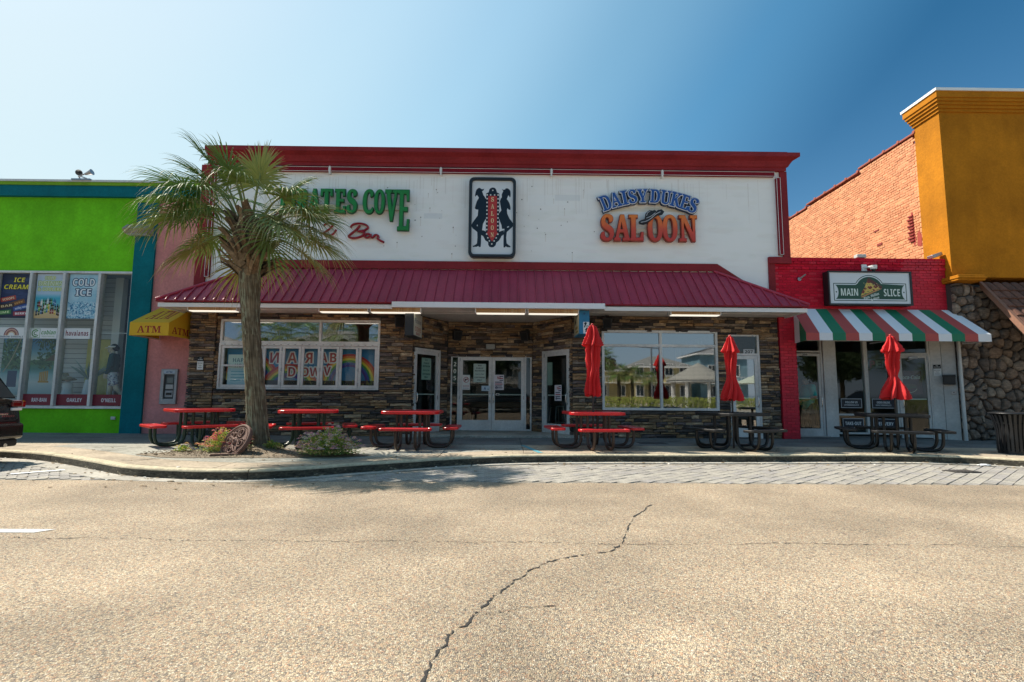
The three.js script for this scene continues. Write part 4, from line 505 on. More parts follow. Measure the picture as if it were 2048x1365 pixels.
/* ---------- red brick pizza shop ---------- */
M.brickRed = phys([0.8, 0.012, 0.046], 0.75, { map: texGrime, bumpMap: texStucco, bumpScale: 0.002, specularIntensity: 0.4 }); M.brickRed2 = phys([0.72, 0.011, 0.042], 0.75, { map: texGrime, bumpMap: texStucco, bumpScale: 0.002, specularIntensity: 0.4 }); M.brickRed3 = phys([0.84, 0.016, 0.052], 0.75, { map: texGrime, bumpMap: texStucco, bumpScale: 0.002 });
const Z = thing('pizza_shop_building', 'low red brick pizza shop with glazed white front', 'building');
const FZ = -0.7;
{
  mesh('backing', [bx(7.32, 12.03, 3.3, 4.86, -0.25, -0.006), bx(7.321, 7.759, 0, 3.3, -0.25, 0.094)], std([0.42, 0.009, 0.024], 0.85), Z);
  const wall = part('brick_wall', Z), r = rng(88), geo = [0, 1, 2].map((v) => { const g = new RoundedBoxGeometry(0.2, 0.066, 0.03, 1, 0.005), p = g.attributes.position, q = rng(v); for (let i = 0; i < p.count; i++) p.setZ(i, p.getZ(i) + (q() - 0.5) * 0.003); return muv(g, 1, v * 0.3); }), list = [];
  for (let k = 0; k < 65; k++) { const y = k * 0.075 + 0.038; if (y > 4.86) break; const low = y < 3.3, [a, b] = low ? [7.32, 7.76] : [7.32, 12.03], out = low ? 0.1 : y > 4.74 ? 0.03 : y > 4.58 && y < 4.66 ? 0.025 : 0; let x = a - (k & 1) * 0.105;
    for (; x < b - 0.02; x += 0.21) { const c0 = Math.max(x, a), c1 = Math.min(x + 0.2, b); if (c1 - c0 < 0.03) continue; list.push({ x: (c0 + c1) / 2, y, w: c1 - c0, z: -0.014 + out + (r() - 0.5) * 0.006, m: r() < 0.6 ? 0 : r() < 0.5 ? 1 : 2, g: Math.floor(r() * 3), e: y > 3.5 ? 1 : 0.9 }); } }
  list.sort((p, q) => q.w * q.e - p.w * p.e || p.x - q.x); const mats = [M.brickRed, M.brickRed2, M.brickRed3], rest = [];
  list.forEach((e, i) => { if (i < 300) { const m = mesh('brick', geo[e.g], mats[e.m], wall); m.position.set(e.x, e.y, e.z); m.scale.x = e.w / 0.2; } else rest.push(tint(geo[e.g].clone().scale(e.w / 0.2, 1, 1).translate(e.x, e.y, e.z), mats[e.m].color.toArray())); });
  mesh('brick', rest, std([1, 1, 1], 0.55, { vertexColors: true, map: texGrime, bumpMap: texStucco, bumpScale: 0.002 }), wall, { kind: 'stuff' });
  mesh('pier_return', bx(7.5, 7.76, 0, 3.3, FZ, -0.251), M.brickRed2, Z);
  mesh('coping', bx(7.76, 12.03, 4.862, 4.9, -0.28, 0.04), M.brickRed2, Z);
  mesh('roof', bx(7.76, 12.03, 4.3, 4.4, -13.7, -0.26), M.dark, Z);
  mesh('lintel', bx(7.77, 12.0, 2.74, 3.29, -0.95, -0.02), paint([0.45, 0.42, 0.38]), Z);
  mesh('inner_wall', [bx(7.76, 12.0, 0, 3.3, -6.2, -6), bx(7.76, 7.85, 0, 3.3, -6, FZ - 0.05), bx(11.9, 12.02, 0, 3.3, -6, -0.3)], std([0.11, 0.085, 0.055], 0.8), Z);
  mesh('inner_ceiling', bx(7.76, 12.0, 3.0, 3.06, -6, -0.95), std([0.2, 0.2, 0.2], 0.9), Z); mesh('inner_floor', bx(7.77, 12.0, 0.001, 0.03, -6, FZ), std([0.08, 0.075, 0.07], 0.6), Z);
  const wp = std([0.7, 0.7, 0.69], 0.5, { map: texGrime });
  // left door with light above
  windowIn(Z, 7.77, 8.92, 2.36, 2.74, FZ, [], [], 0.045, M.glassDark, wp); doorIn(Z, 8.0, 8.86, 0.03, 2.33, FZ + 0.01, 1, M.glassDark, wp, 0.2, 0.075);
  mesh('door_frame', [bx(7.77, 7.995, 0, 2.36, FZ - 0.05, FZ + 0.02), bx(8.865, 8.92, 0, 2.36, FZ - 0.05, FZ + 0.02)], wp, Z);
  mesh('white_post', rbx(8.93, 9.27, 0, 2.74, FZ - 0.12, FZ + 0.05, 0.008), wp, Z);
  windowIn(Z, 9.27, 10.16, 0.08, 2.74, FZ, [], [0.62], 0.05, M.glassDark, wp);
  // canted bay towards the stone pier
  const ang = -Math.atan2(0.52, 1.4), bay = part('canted_front', Z, [10.16, 0, FZ], -0 + ang), L = Math.hypot(0.52, 1.4);
  const w2 = windowIn(bay, 0.0, 0.74, 0.08, 2.74, 0, [], [0.62], 0.05, M.glassDark, wp); const d2 = doorIn(bay, 0.79, L - 0.04, 0.03, 2.25, 0.0, -1, M.glassDark, wp, 0.12, 0.06);
  const t2 = windowIn(bay, 0.74, L, 2.28, 2.74, 0, [], [], 0.045, M.glassDark, wp); mesh('door_frame', [bx(0.745, 0.785, 0, 2.28, -0.06, 0.02), bx(L - 0.036, L, 0, 2.28, -0.06, 0.02), bx(0.79, L - 0.04, 2.252, 2.279, -0.06, 0.02)], wp, bay);
  mesh('door_closer', [rbx(1.0, 1.22, 2.17, 2.23, 0.002, 0.05, 0.01), bar([1.2, 2.2, 0.06], [0.95, 2.12, 0.09], 0.01)], M.steel, bay);
  for (const o of [w2, d2, t2]) { bay.remove(o); o.position.copy(bay.position); o.rotation.copy(bay.rotation); Z.add(o); }
  mesh('white_panel', poly([[[11.57, 0, -0.18], [11.77, 0, -0.05], [11.77, 2.74, -0.05], [11.57, 2.74, -0.18]]]), wp, Z); mesh('white_panel', poly([[[11.78, 0, -0.05], [12.0, 0, 0.14], [12.0, 2.74, 0.14], [11.78, 2.74, -0.05]]]), wp, Z);
  mesh('drain_pipe', [bar([12.02, 0, 0.24], [12.02, 2.62, 0.24], 0.045, 12)], wp, Z);
  mesh('threshold', bx(7.77, 9.0, 0.001, 0.03, FZ - 0.1, FZ + 0.1), M.steel, Z);
}
{ // striped awning
  const a = thing('striped_awning', 'red white and green striped awning over the pizza shop front', 'awning');
  const n = 14, cols = [[0.42, 0.07, 0.062], [0.72, 0.74, 0.77], [0.008, 0.17, 0.085]].map((c) => std(c, 0.7, { bumpMap: texStucco, bumpScale: 0.002 })), xb = (i) => 7.74 + i * (12.12 - 7.74) / n, xf = (i) => 7.57 + i * (12.3 - 7.57) / n;
  for (let i = 0; i < n; i++) { const sag = 0.0; mesh('stripe', poly([[[xf(i), 2.72, 0.9], [xf(i + 1), 2.72, 0.9], [xb(i + 1), 3.48, 0.03], [xb(i), 3.48, 0.03]], [[xf(i), 2.53, 0.9], [xf(i + 1), 2.53, 0.9], [xf(i + 1), 2.72, 0.9], [xf(i), 2.72, 0.9]]]), cols[i % 3], a); }
  mesh('end_panel', poly([[[7.57, 2.53, 0.9], [7.57, 2.72, 0.9], [7.655, 3.1, 0.465], [7.655, 2.53, 0.465]]]), cols[2], a); mesh('end_panel', poly([[[7.655, 2.53, 0.465], [7.655, 3.1, 0.465], [7.74, 3.48, 0.03], [7.74, 2.53, 0.03]]]), cols[1], a);
  mesh('end_panel', poly([[[12.3, 2.53, 0.9], [12.3, 2.72, 0.9], [12.12, 3.48, 0.03], [12.12, 2.53, 0.03]]]), cols[1], a);
  mesh('frame', [bar([7.6, 2.55, 0.88], [12.28, 2.55, 0.88], 0.014), bar([7.6, 2.55, 0.88], [7.76, 2.55, 0.03], 0.014), bar([12.28, 2.55, 0.88], [12.1, 2.55, 0.03], 0.014), bar([9.8, 2.55, 0.88], [9.8, 2.55, 0.03], 0.014)], M.alu, a);
}
/* ---------- tall ochre building on the right ---------- */
const Rb = thing('ochre_building', 'tall ochre stucco building with orange brick side and rubble stone base', 'building');
{
  M.ochre = paint([0.62, 0.235, 0.012], 0.9, 0.006);
  const X0 = 12.04, z = 0.2;
  mesh('front_wall', bx(X0, 24, 4.36, 9.06, -0.68, z), M.ochre, Rb);
  mesh('front_backing', bx(X0, 24, 0, 4.2, -0.3, -0.02), std([0.1, 0.085, 0.075], 1), Rb);
  for (let k = 0; k < 4; k++) mesh('cornice_step', bx(X0 - 0.04 * (k + 1), 24, 9.062 + k * 0.085, 9.062 + (k + 1) * 0.085 - 0.004, -0.68 - 0.03 * (k + 1), z + 0.04 * (k + 1)), M.ochre, Rb);
  mesh('cornice_top', bx(X0 - 0.19, 24, 9.402, 9.58, -0.84, z + 0.19), M.ochre, Rb);
  mesh('metal_coping', bx(X0 - 0.22, 24, 9.582, 9.66, -0.88, z + 0.22), std([0.78, 0.79, 0.78], 0.4), Rb);
  mesh('pier_cap', [rbx(11.92, 12.66, 4.2, 4.355, -0.2, 0.52, 0.02), rbx(11.9, 12.68, 4.255, 4.3, -0.2, 0.55, 0.015)], M.ochre, Rb);
  mesh('body', [bx(12.1, 24, 0, 8.7, -20, -19.8), bx(23.8, 24, 0, 8.7, -19.8, -0.7), bx(12.2, 23.8, 8.2, 8.3, -19.8, -0.7)], M.dark, Rb);
  const back = bx(12.078, 12.3, 0, 8.6, -19.8, -0.68); mesh('side_backing', back, std([0.76, 0.31, 0.145], 0.9), Rb);
  // painted side brickwork, course by course
  const wall = part('brick_wall', Rb), r = rng(202), tones = [[0.84, 0.36, 0.175], [0.87, 0.40, 0.2], [0.80, 0.325, 0.155], [0.85, 0.38, 0.185]], mats = tones.map((c) => std(c, 0.8, { map: texGrime, bumpMap: texStucco, bumpScale: 0.004 }));
  const geo = [0, 1, 2].map((v) => muv(new RoundedBoxGeometry(0.06, 0.068, 0.205, 1, 0.007), 1, v * 0.31)), topY = (zz) => 8.97 + 0.035 * (zz + 0.7), list = [];
  for (let k = 56; k < 124; k++) { const y = k * 0.078; for (let zz = -0.68 - (k & 1) * 0.11; zz > -19.5; zz -= 0.218) { if (y > Math.floor(topY(zz) * 9) / 9 - 0.05) continue; const gone = r() < 0.004 && y < 8; list.push({ y, z: Math.min(-0.68 - 0.103, zz - 0.103), x: 12.098 + (r() - 0.5) * 0.012 + (r() < 0.012 ? 0.012 : 0) + (gone ? 0.035 : 0), m: Math.floor(r() * 4), g: Math.floor(r() * 3) }); } }
  list.sort((p, q) => q.z - p.z); const rest = [];
  list.forEach((e, i) => { if (i < 300) { const m = mesh('brick', geo[e.g], mats[e.m], wall); m.position.set(e.x, e.y, e.z); } else rest.push(tint(geo[e.g].clone().translate(e.x, e.y, e.z), tones[e.m])); });
  mesh('brick', rest, std([1, 1, 1], 0.8, { vertexColors: true, map: texGrime, bumpMap: texStucco, bumpScale: 0.004 }), wall, { kind: 'stuff' });
  for (let zz = -0.7; zz > -19.6; zz -= 0.62) { const y = Math.floor(topY(zz) * 9) / 9; mesh('coping_tile', rbx(12.03, 12.4, y, y + 0.07, zz - 0.6, zz, 0.02), M.brickO ??= std([0.42, 0.10, 0.06], 0.8, { map: texGrime }), Rb); mesh('coping_tile', cyl(0.05, 0.05, 0.4, 0, 0, 0, 10).rotateZ(-Math.PI / 2).translate(12.02, y + 0.06, zz), M.brickO, Rb); }
  // patch of old toothed brickwork
  mesh('broken_brick', Array.from({ length: 9 }, (_, i) => rbx(12.03, 12.1, 5.72 + i * 0.094, 5.77 + i * 0.094, -1.16 - (i & 1) * 0.05, -0.98, 0.01)), std([0.28, 0.035, 0.03], 0.9), Rb); mesh('broken_patch', poly([[[12.062, 5.55, -1.0], [12.062, 5.7, -0.93], [12.062, 6.62, -1.0], [12.062, 6.6, -1.06], [12.062, 5.7, -1.05]], [[12.062, 5.55, -0.9], [12.062, 5.9, -0.88], [12.062, 6.0, -0.8], [12.062, 5.78, -0.72], [12.062, 5.5, -0.75]]]), std([0.34, 0.05, 0.035], 0.9), Rb);
  for (const [y, zz, h] of [[6.0, -2.3, 0.08], [5.35, -4.0, 0.09], [5.9, -6.6, 0.12], [5.28, -3.4, 0.06], [4.98, -5.4, 0.1], [6.5, -2.4, 0.05]]) mesh('broken_patch', rbx(12.05, 12.08, y, y + h, zz - 0.22, zz, 0.008), std([0.26, 0.04, 0.03], 0.9), Rb);
  // rubble stones: irregular cells with rounded faces, joints left open
  const stone = part('rubble_wall', Rb), tn = [[0.40, 0.32, 0.25], [0.31, 0.235, 0.185], [0.26, 0.21, 0.175], [0.44, 0.36, 0.29], [0.35, 0.25, 0.185], [0.2, 0.165, 0.14]].map((c) => std(c, 0.95, { map: texRock, bumpMap: texRockB, bumpScale: 0.012 }));
  const rubble = (ox, oz, w, h, sz, seed, y0 = 0, turn = 0) => {
    const q = rng(seed), pts = [], nx = Math.ceil(w / sz), ny = Math.ceil(h / sz), list = [];
    for (let j = -1; j <= ny; j++) for (let i = -1; i <= nx; i++) pts.push([(i + 0.5 + (q() - 0.5) * 0.85) * sz + (j & 1) * sz * 0.3, (j + 0.5 + (q() - 0.5) * 0.85) * sz, sz * 0.35 * (q() - 0.5)]);
    for (const p of pts) {
      if (p[0] < -sz * 0.3 || p[0] > w + sz * 0.3 || p[1] < -sz * 0.3 || p[1] > h + sz * 0.3) continue;
      let cell = [[0.004, 0.004], [w - 0.004, 0.004], [w - 0.004, h - 0.004], [0.004, h - 0.004]];
      for (const o of pts) { if (o === p) continue; const dx = o[0] - p[0], dy = o[1] - p[1], d = Math.hypot(dx, dy); if (d > sz * 3) continue; const off = d / 2 - 0.011 + (p[2] - o[2]) * 0.3, nx2 = dx / d, ny2 = dy / d, out = []; for (let i = 0; i < cell.length; i++) { const A = cell[i], Bq = cell[(i + 1) % cell.length], sa = (A[0] - p[0]) * nx2 + (A[1] - p[1]) * ny2 - off, sb = (Bq[0] - p[0]) * nx2 + (Bq[1] - p[1]) * ny2 - off; if (sa <= 0) out.push(A); if (sa * sb < 0) { const t = sa / (sa - sb); out.push([A[0] + (Bq[0] - A[0]) * t, A[1] + (Bq[1] - A[1]) * t]); } } cell = out; if (cell.length < 3) break; }
      if (cell.length < 3) continue;
      const cx = cell.reduce((s, c) => s + c[0], 0) / cell.length, cy = cell.reduce((s, c) => s + c[1], 0) / cell.length, area = Math.abs(cell.reduce((s, c, i) => { const n = cell[(i + 1) % cell.length]; return s + c[0] * n[1] - n[0] * c[1]; }, 0)) / 2; if (area < 0.002) continue;
      // chamfer corners, then build three rings: joint, shoulder, face
      const ring = []; cell.forEach((c, i) => { const a = cell[(i + cell.length - 1) % cell.length], b = cell[(i + 1) % cell.length], k = 0.24; ring.push([c[0] + (a[0] - c[0]) * k, c[1] + (a[1] - c[1]) * k], [c[0] + (b[0] - c[0]) * k, c[1] + (b[1] - c[1]) * k]); });
      const d = 0.07 + q() * 0.06, mk = (s, zz) => ring.map((c) => [cx + (c[0] - cx) * s, cy + (c[1] - cy) * s, zz + (q() - 0.5) * 0.012]), r0 = mk(1, 0), r1 = mk(0.97, d * 0.62), r2 = mk(0.72, d), top = [cx, cy, d * (0.95 + q() * 0.15)], f = [];
      for (let i = 0; i < ring.length; i++) { const n = (i + 1) % ring.length; f.push([r0[i], r0[n], r1[n], r1[i]], [r1[i], r1[n], r2[n], r2[i]], [r2[i], r2[n], top]); }
      const g = toCreasedNormals(poly(f), 0.9); muv(g, 1.6, q(), q()); const m = mesh('stone', g, tn[Math.floor(q() * 6)], stone); m.position.set(ox, y0, oz); m.rotation.y = turn;
    }
  };
  rubble(12.56, 0.0, 2.6, 4.15, 0.27, 31); rubble(12.0, 0.16, 0.56, 4.19, 0.24, 33);
  mesh('pier_core', [bx(12.01, 12.56, 0, 4.19, -0.2, 0.17)], std([0.06, 0.05, 0.045], 1), Rb);
  mesh('rubble_core', bx(15.1, 24, 0, 4.2, -0.02, 0.12), std([0.2, 0.17, 0.14], 1), Rb);
  // tiled mansard over the stone base
  const man = part('tiled_canopy', Rb), tt = [[0.21, 0.095, 0.06], [0.25, 0.11, 0.07], [0.17, 0.08, 0.055]].map((c) => std(c, 0.85, { map: texSpeck, bumpMap: texStucco, bumpScale: 0.004 })), q = rng(77), A = V(12.86, 4.2, 0.2), dn = V(0, -1.5, 1.15), len = dn.length(); dn.normalize(); const nrm = V(0, dn.z, -dn.y);
  for (let k = 0; k < 6; k++) for (let i = 0; i < 26; i++) { const x = 12.87 + i * 0.24, s0 = k * len / 6, f = []; const at = (u, s, l) => { const p = A.clone().addScaledVector(dn, s).addScaledVector(nrm, l); return [x + u, p.y, p.z]; }; const us = [0, 0.05, 0.11, 0.17, 0.238], hs = [0.03, 0.055, 0.06, 0.045, 0.02], e = (q() - 0.5) * 0.015; for (let j = 0; j < 4; j++) { f.push([at(us[j], s0, hs[j] - 0.02), at(us[j], s0 + len / 6 + 0.04 + e, hs[j] + 0.02), at(us[j + 1], s0 + len / 6 + 0.04 + e, hs[j + 1] + 0.02), at(us[j + 1], s0, hs[j + 1] - 0.02)], [at(us[j], s0 + len / 6 + 0.04 + e, hs[j] + 0.02), at(us[j], s0 + len / 6 + 0.04 + e, hs[j] - 0.012), at(us[j + 1], s0 + len / 6 + 0.04 + e, hs[j + 1] - 0.012), at(us[j + 1], s0 + len / 6 + 0.04 + e, hs[j + 1] + 0.02)]); } mesh('roof_tile', poly(f), tt[Math.floor(q() * 3)], man); }
  mesh('rake_board', muv(prism([[0.2, 4.24], [0.2, 4.06], [1.36, 2.56], [1.4, 2.74]], 0.09).rotateY(-Math.PI / 2).translate(12.86, 0, 0)), std([0.34, 0.17, 0.11], 0.7, { map: texGrime }), man);
  mesh('canopy_underside', poly([[[12.82, 4.0, 0.2], [24, 4.0, 0.2], [24, 2.55, 1.3], [12.82, 2.55, 1.3]]]), std([0.1, 0.06, 0.04], 0.9), man); mesh('gutter_board', bx(12.78, 24, 2.5, 2.72, 1.3, 1.36), std([0.16, 0.08, 0.05], 0.8), man);
}
/* ---------- signs ---------- */
function letterGeo(f, ch, w, h, d, bevel = 0, seg = 4) { // one letter fitted to a box, origin at its middle
  const g = new TextGeometry(ch, { font: f, size: 1, depth: 0.1, curveSegments: seg, bevelEnabled: false }); g.computeBoundingBox(); const b = g.boundingBox, kx = w / (b.max.x - b.min.x), ky = h / (b.max.y - b.min.y);
  if (!bevel) return g.translate(-(b.min.x + b.max.x) / 2, -(b.min.y + b.max.y) / 2, 0).scale(kx, ky, d / 0.1);
  const shapes = f.generateShapes(ch, 1).map((s) => { const T = (p) => new THREE.Vector2((p.x - (b.min.x + b.max.x) / 2) * kx, (p.y - (b.min.y + b.max.y) / 2) * ky), e = s.extractPoints(seg), o = new THREE.Shape(e.shape.map(T)); e.holes.forEach((q) => o.holes.push(new THREE.Path(q.map(T)))); return o; });
  return new THREE.ExtrudeGeometry(shapes, { depth: d - bevel * 0.3, bevelEnabled: true, bevelSize: bevel, bevelThickness: bevel * 0.3, bevelSegments: 1, curveSegments: seg });
}
{ // green carved letters on a raceway
  const s = thing('cove_sign', 'green carved capital letters reading PIRATES COVE on the white wall', 'sign', [0, 0, 0.02]);
  mesh('raceway', bx(-6.2, -2.75, 6.1, 6.24, 0, 0.07), std([0.62, 0.56, 0.45], 0.7), s);
  const face = std([0.010, 0.27, 0.045], 0.5, { map: texGrime }), rim = std([0.006, 0.085, 0.03], 0.6), top = 6.635;
  [['P', -6.06, 0.28, 0.65], ['I', -5.83, 0.14, 0.65], ['R', -5.58, 0.3, 0.65], ['A', -5.26, 0.32, 0.65], ['T', -4.93, 0.3, 0.65], ['E', -4.56, 0.27, 0.65], ['S', -4.24, 0.26, 0.65], ['C', -3.8, 0.26, 0.66], ['O', -3.49, 0.26, 0.66], ['V', -3.16, 0.33, 0.86], ['E', -2.83, 0.29, 1.12]].forEach(([c, x, w, h]) => {
    const l = part('letter', s, [x, top - h / 2, 0.07]); mesh('edge', letterGeo(font, c, w, h, 0.07, 0.022), rim, l); const f = mesh('face', letterGeo(font, c, w, h, 0.02, 0.012), face, l); f.position.z = 0.068; });
}
{ // red script
  const s = thing('bar_script_sign', 'red cursive word Bar under the green letters', 'sign', [0, 0, 0.06]), m = std([0.30, 0.006, 0.02], 0.4);
  const st = (pts, r) => { const g = tube(pts.map((p) => [p[0], p[1], 0]), r, 60, 8); g.scale(1, 1, 1.6); return g; };
  mesh('letter', [st([[-4.28, 5.6], [-4.22, 5.68], [-4.05, 5.72], [-3.86, 5.68], [-3.8, 5.6], [-3.9, 5.53], [-4.08, 5.5]], 0.028), st([[-4.02, 5.66], [-4.12, 5.54], [-4.26, 5.42], [-4.32, 5.35], [-4.24, 5.31], [-4.05, 5.33], [-3.92, 5.4], [-3.9, 5.47], [-4.08, 5.5]], 0.03)], m, s);
  mesh('letter', [st([[-3.74, 5.42], [-3.82, 5.43], [-3.88, 5.36], [-3.82, 5.32], [-3.74, 5.37], [-3.72, 5.42], [-3.71, 5.34], [-3.66, 5.32]], 0.028)], m, s); mesh('letter', [st([[-3.66, 5.33], [-3.6, 5.4], [-3.52, 5.38], [-3.53, 5.3], [-3.44, 5.24], [-3.36, 5.2]], 0.03)], m, s);
  mesh('stroke', st([[-5.0, 5.66], [-4.86, 5.74], [-4.76, 5.68], [-4.84, 5.56], [-4.98, 5.44], [-4.9, 5.36], [-4.74, 5.42], [-4.66, 5.54]], 0.026), m, s);
}
{ // framed panel: two figures back to back against an arrow
  const s = thing('saloon_panel_sign', 'tall white framed panel sign with two black cowboy silhouettes and red SALOON arrow', 'sign', [-0.415, 4.77, 0.02]);
  const W = 1.27, H = 2.22, rr = (w, h, r) => { const p = []; for (const [cx, cy, a] of [[w / 2 - r, h / 2 - r, 0], [-w / 2 + r, h / 2 - r, 90], [-w / 2 + r, -h / 2 + r, 180], [w / 2 - r, -h / 2 + r, 270]]) for (let k = 0; k <= 6; k++) p.push([cx + r * Math.cos((a + k * 15) * D2R), cy + r * Math.sin((a + k * 15) * D2R) + H / 2]); return p; };
  mesh('case', prism(rr(W - 0.02, H - 0.02, 0.13), 0.16), std([0.1, 0.1, 0.1], 0.5), s);
  mesh('frame', prism(rr(W - 0.02, H - 0.02, 0.13), 0.07, 0.012, [rr(W - 0.13, H - 0.13, 0.1).reverse()]).translate(0, 0, 0.16), std([0.012, 0.016, 0.02], 0.4), s);
  const tex = ctex(512, 900, (x, w, h) => {
    x.fillStyle = '#eef2f5'; x.fillRect(0, 0, w, h); const k = w / 650, K = (p) => [(p[0] - 152) * k * 1.03, (p[1] - 122) * h / 1092], pg = (pts, c, smooth) => { x.fillStyle = c; x.beginPath(); pts.forEach((p, i) => { const q = K(p); i ? x.lineTo(...q) : x.moveTo(...q); }); x.closePath(); x.fill(); };
    const ink = '#0b1420';
    // left figure, leaning, one foot up
    pg([[207, 330], [216, 290], [226, 262], [252, 240], [268, 236], [284, 240], [292, 252], [318, 256], [342, 246], [330, 272], [308, 290], [318, 306], [328, 338], [352, 372], [376, 408], [384, 470], [380, 560], [372, 680], [352, 720], [330, 760], [318, 850], [306, 900], [304, 1040], [300, 1094], [272, 1096], [266, 1080], [240, 1094], [186, 1096], [180, 1082], [222, 1064], [244, 1046], [250, 960], [246, 880], [216, 856], [176, 826], [156, 790], [172, 748], [214, 690], [250, 640], [252, 600], [256, 556], [222, 552], [204, 536], [212, 500], [234, 430], [256, 396], [262, 380], [240, 346], [224, 348], [210, 368], [204, 350]], ink);
    pg([[244, 770], [252, 780], [250, 800], [236, 790]], '#eef2f5'); pg([[300, 852], [340, 856], [372, 872], [380, 920], [330, 936], [300, 920]], ink);
    // right figure
    pg([[606, 252], [630, 260], [652, 256], [662, 240], [690, 238], [712, 250], [722, 262], [734, 278], [738, 330], [734, 366], [724, 372], [712, 346], [700, 344], [690, 374], [680, 396], [700, 420], [722, 460], [738, 520], [736, 552], [712, 552], [690, 530], [684, 560], [690, 610], [720, 676], [770, 740], [788, 766], [772, 796], [720, 844], [684, 876], [676, 960], [684, 1040], [712, 1062], [740, 1080], [738, 1096], [690, 1094], [668, 1082], [664, 1098], [638, 1098], [636, 1030], [638, 900], [650, 830], [612, 830], [604, 776], [580, 720], [566, 660], [572, 600], [600, 560], [588, 500], [576, 430], [590, 390], [606, 372], [604, 330], [620, 292], [626, 280]], ink);
    pg([[686, 800], [720, 788], [712, 806], [690, 814]], '#eef2f5'); pg([[560, 880], [600, 862], [640, 850], [640, 910], [600, 940], [572, 930]], ink);
    // arrow board with bulbs
    pg([[370, 318], [408, 300], [418, 258], [440, 236], [470, 228], [502, 236], [522, 262], [532, 300], [568, 318], [572, 890], [610, 900], [600, 950], [570, 1000], [530, 1030], [520, 1070], [490, 1096], [462, 1100], [430, 1092], [412, 1064], [408, 1024], [368, 1000], [330, 930], [330, 890], [372, 888]], ink);
    pg([[402, 352], [534, 352], [534, 872], [552, 886], [468, 1018], [382, 886], [402, 872]], '#c8372c');
    for (let i = 0; i < 11; i++) for (const a of [386, 551]) { const q = K([a, 338 + i * 56 + (i > 9 ? 10 : 0)]); x.fillStyle = '#f6efe6'; x.beginPath(); x.arc(q[0], q[1], 10, 0, 7); x.fill(); }
    for (const p of [[438, 338], [498, 338], [404, 962], [428, 1006], [498, 1006], [528, 962], [464, 1050], [470, 270]]) { const q = K(p); x.fillStyle = '#f6efe6'; x.beginPath(); x.arc(q[0], q[1], 9, 0, 7); x.fill(); }
    'SALOON'.split('').forEach((c, i) => { const q = K([468, 404 + i * 103]); text(x, c, q[0], q[1], 74, '#f3e6a8', { font: 'serif', width: 40 }); });
  });
  const f = new THREE.PlaneGeometry(W - 0.12, H - 0.12).translate(0, H / 2, 0.175); mesh('face', f, std([0.78, 0.78, 0.78], 0.3, { map: tex }), s);
}
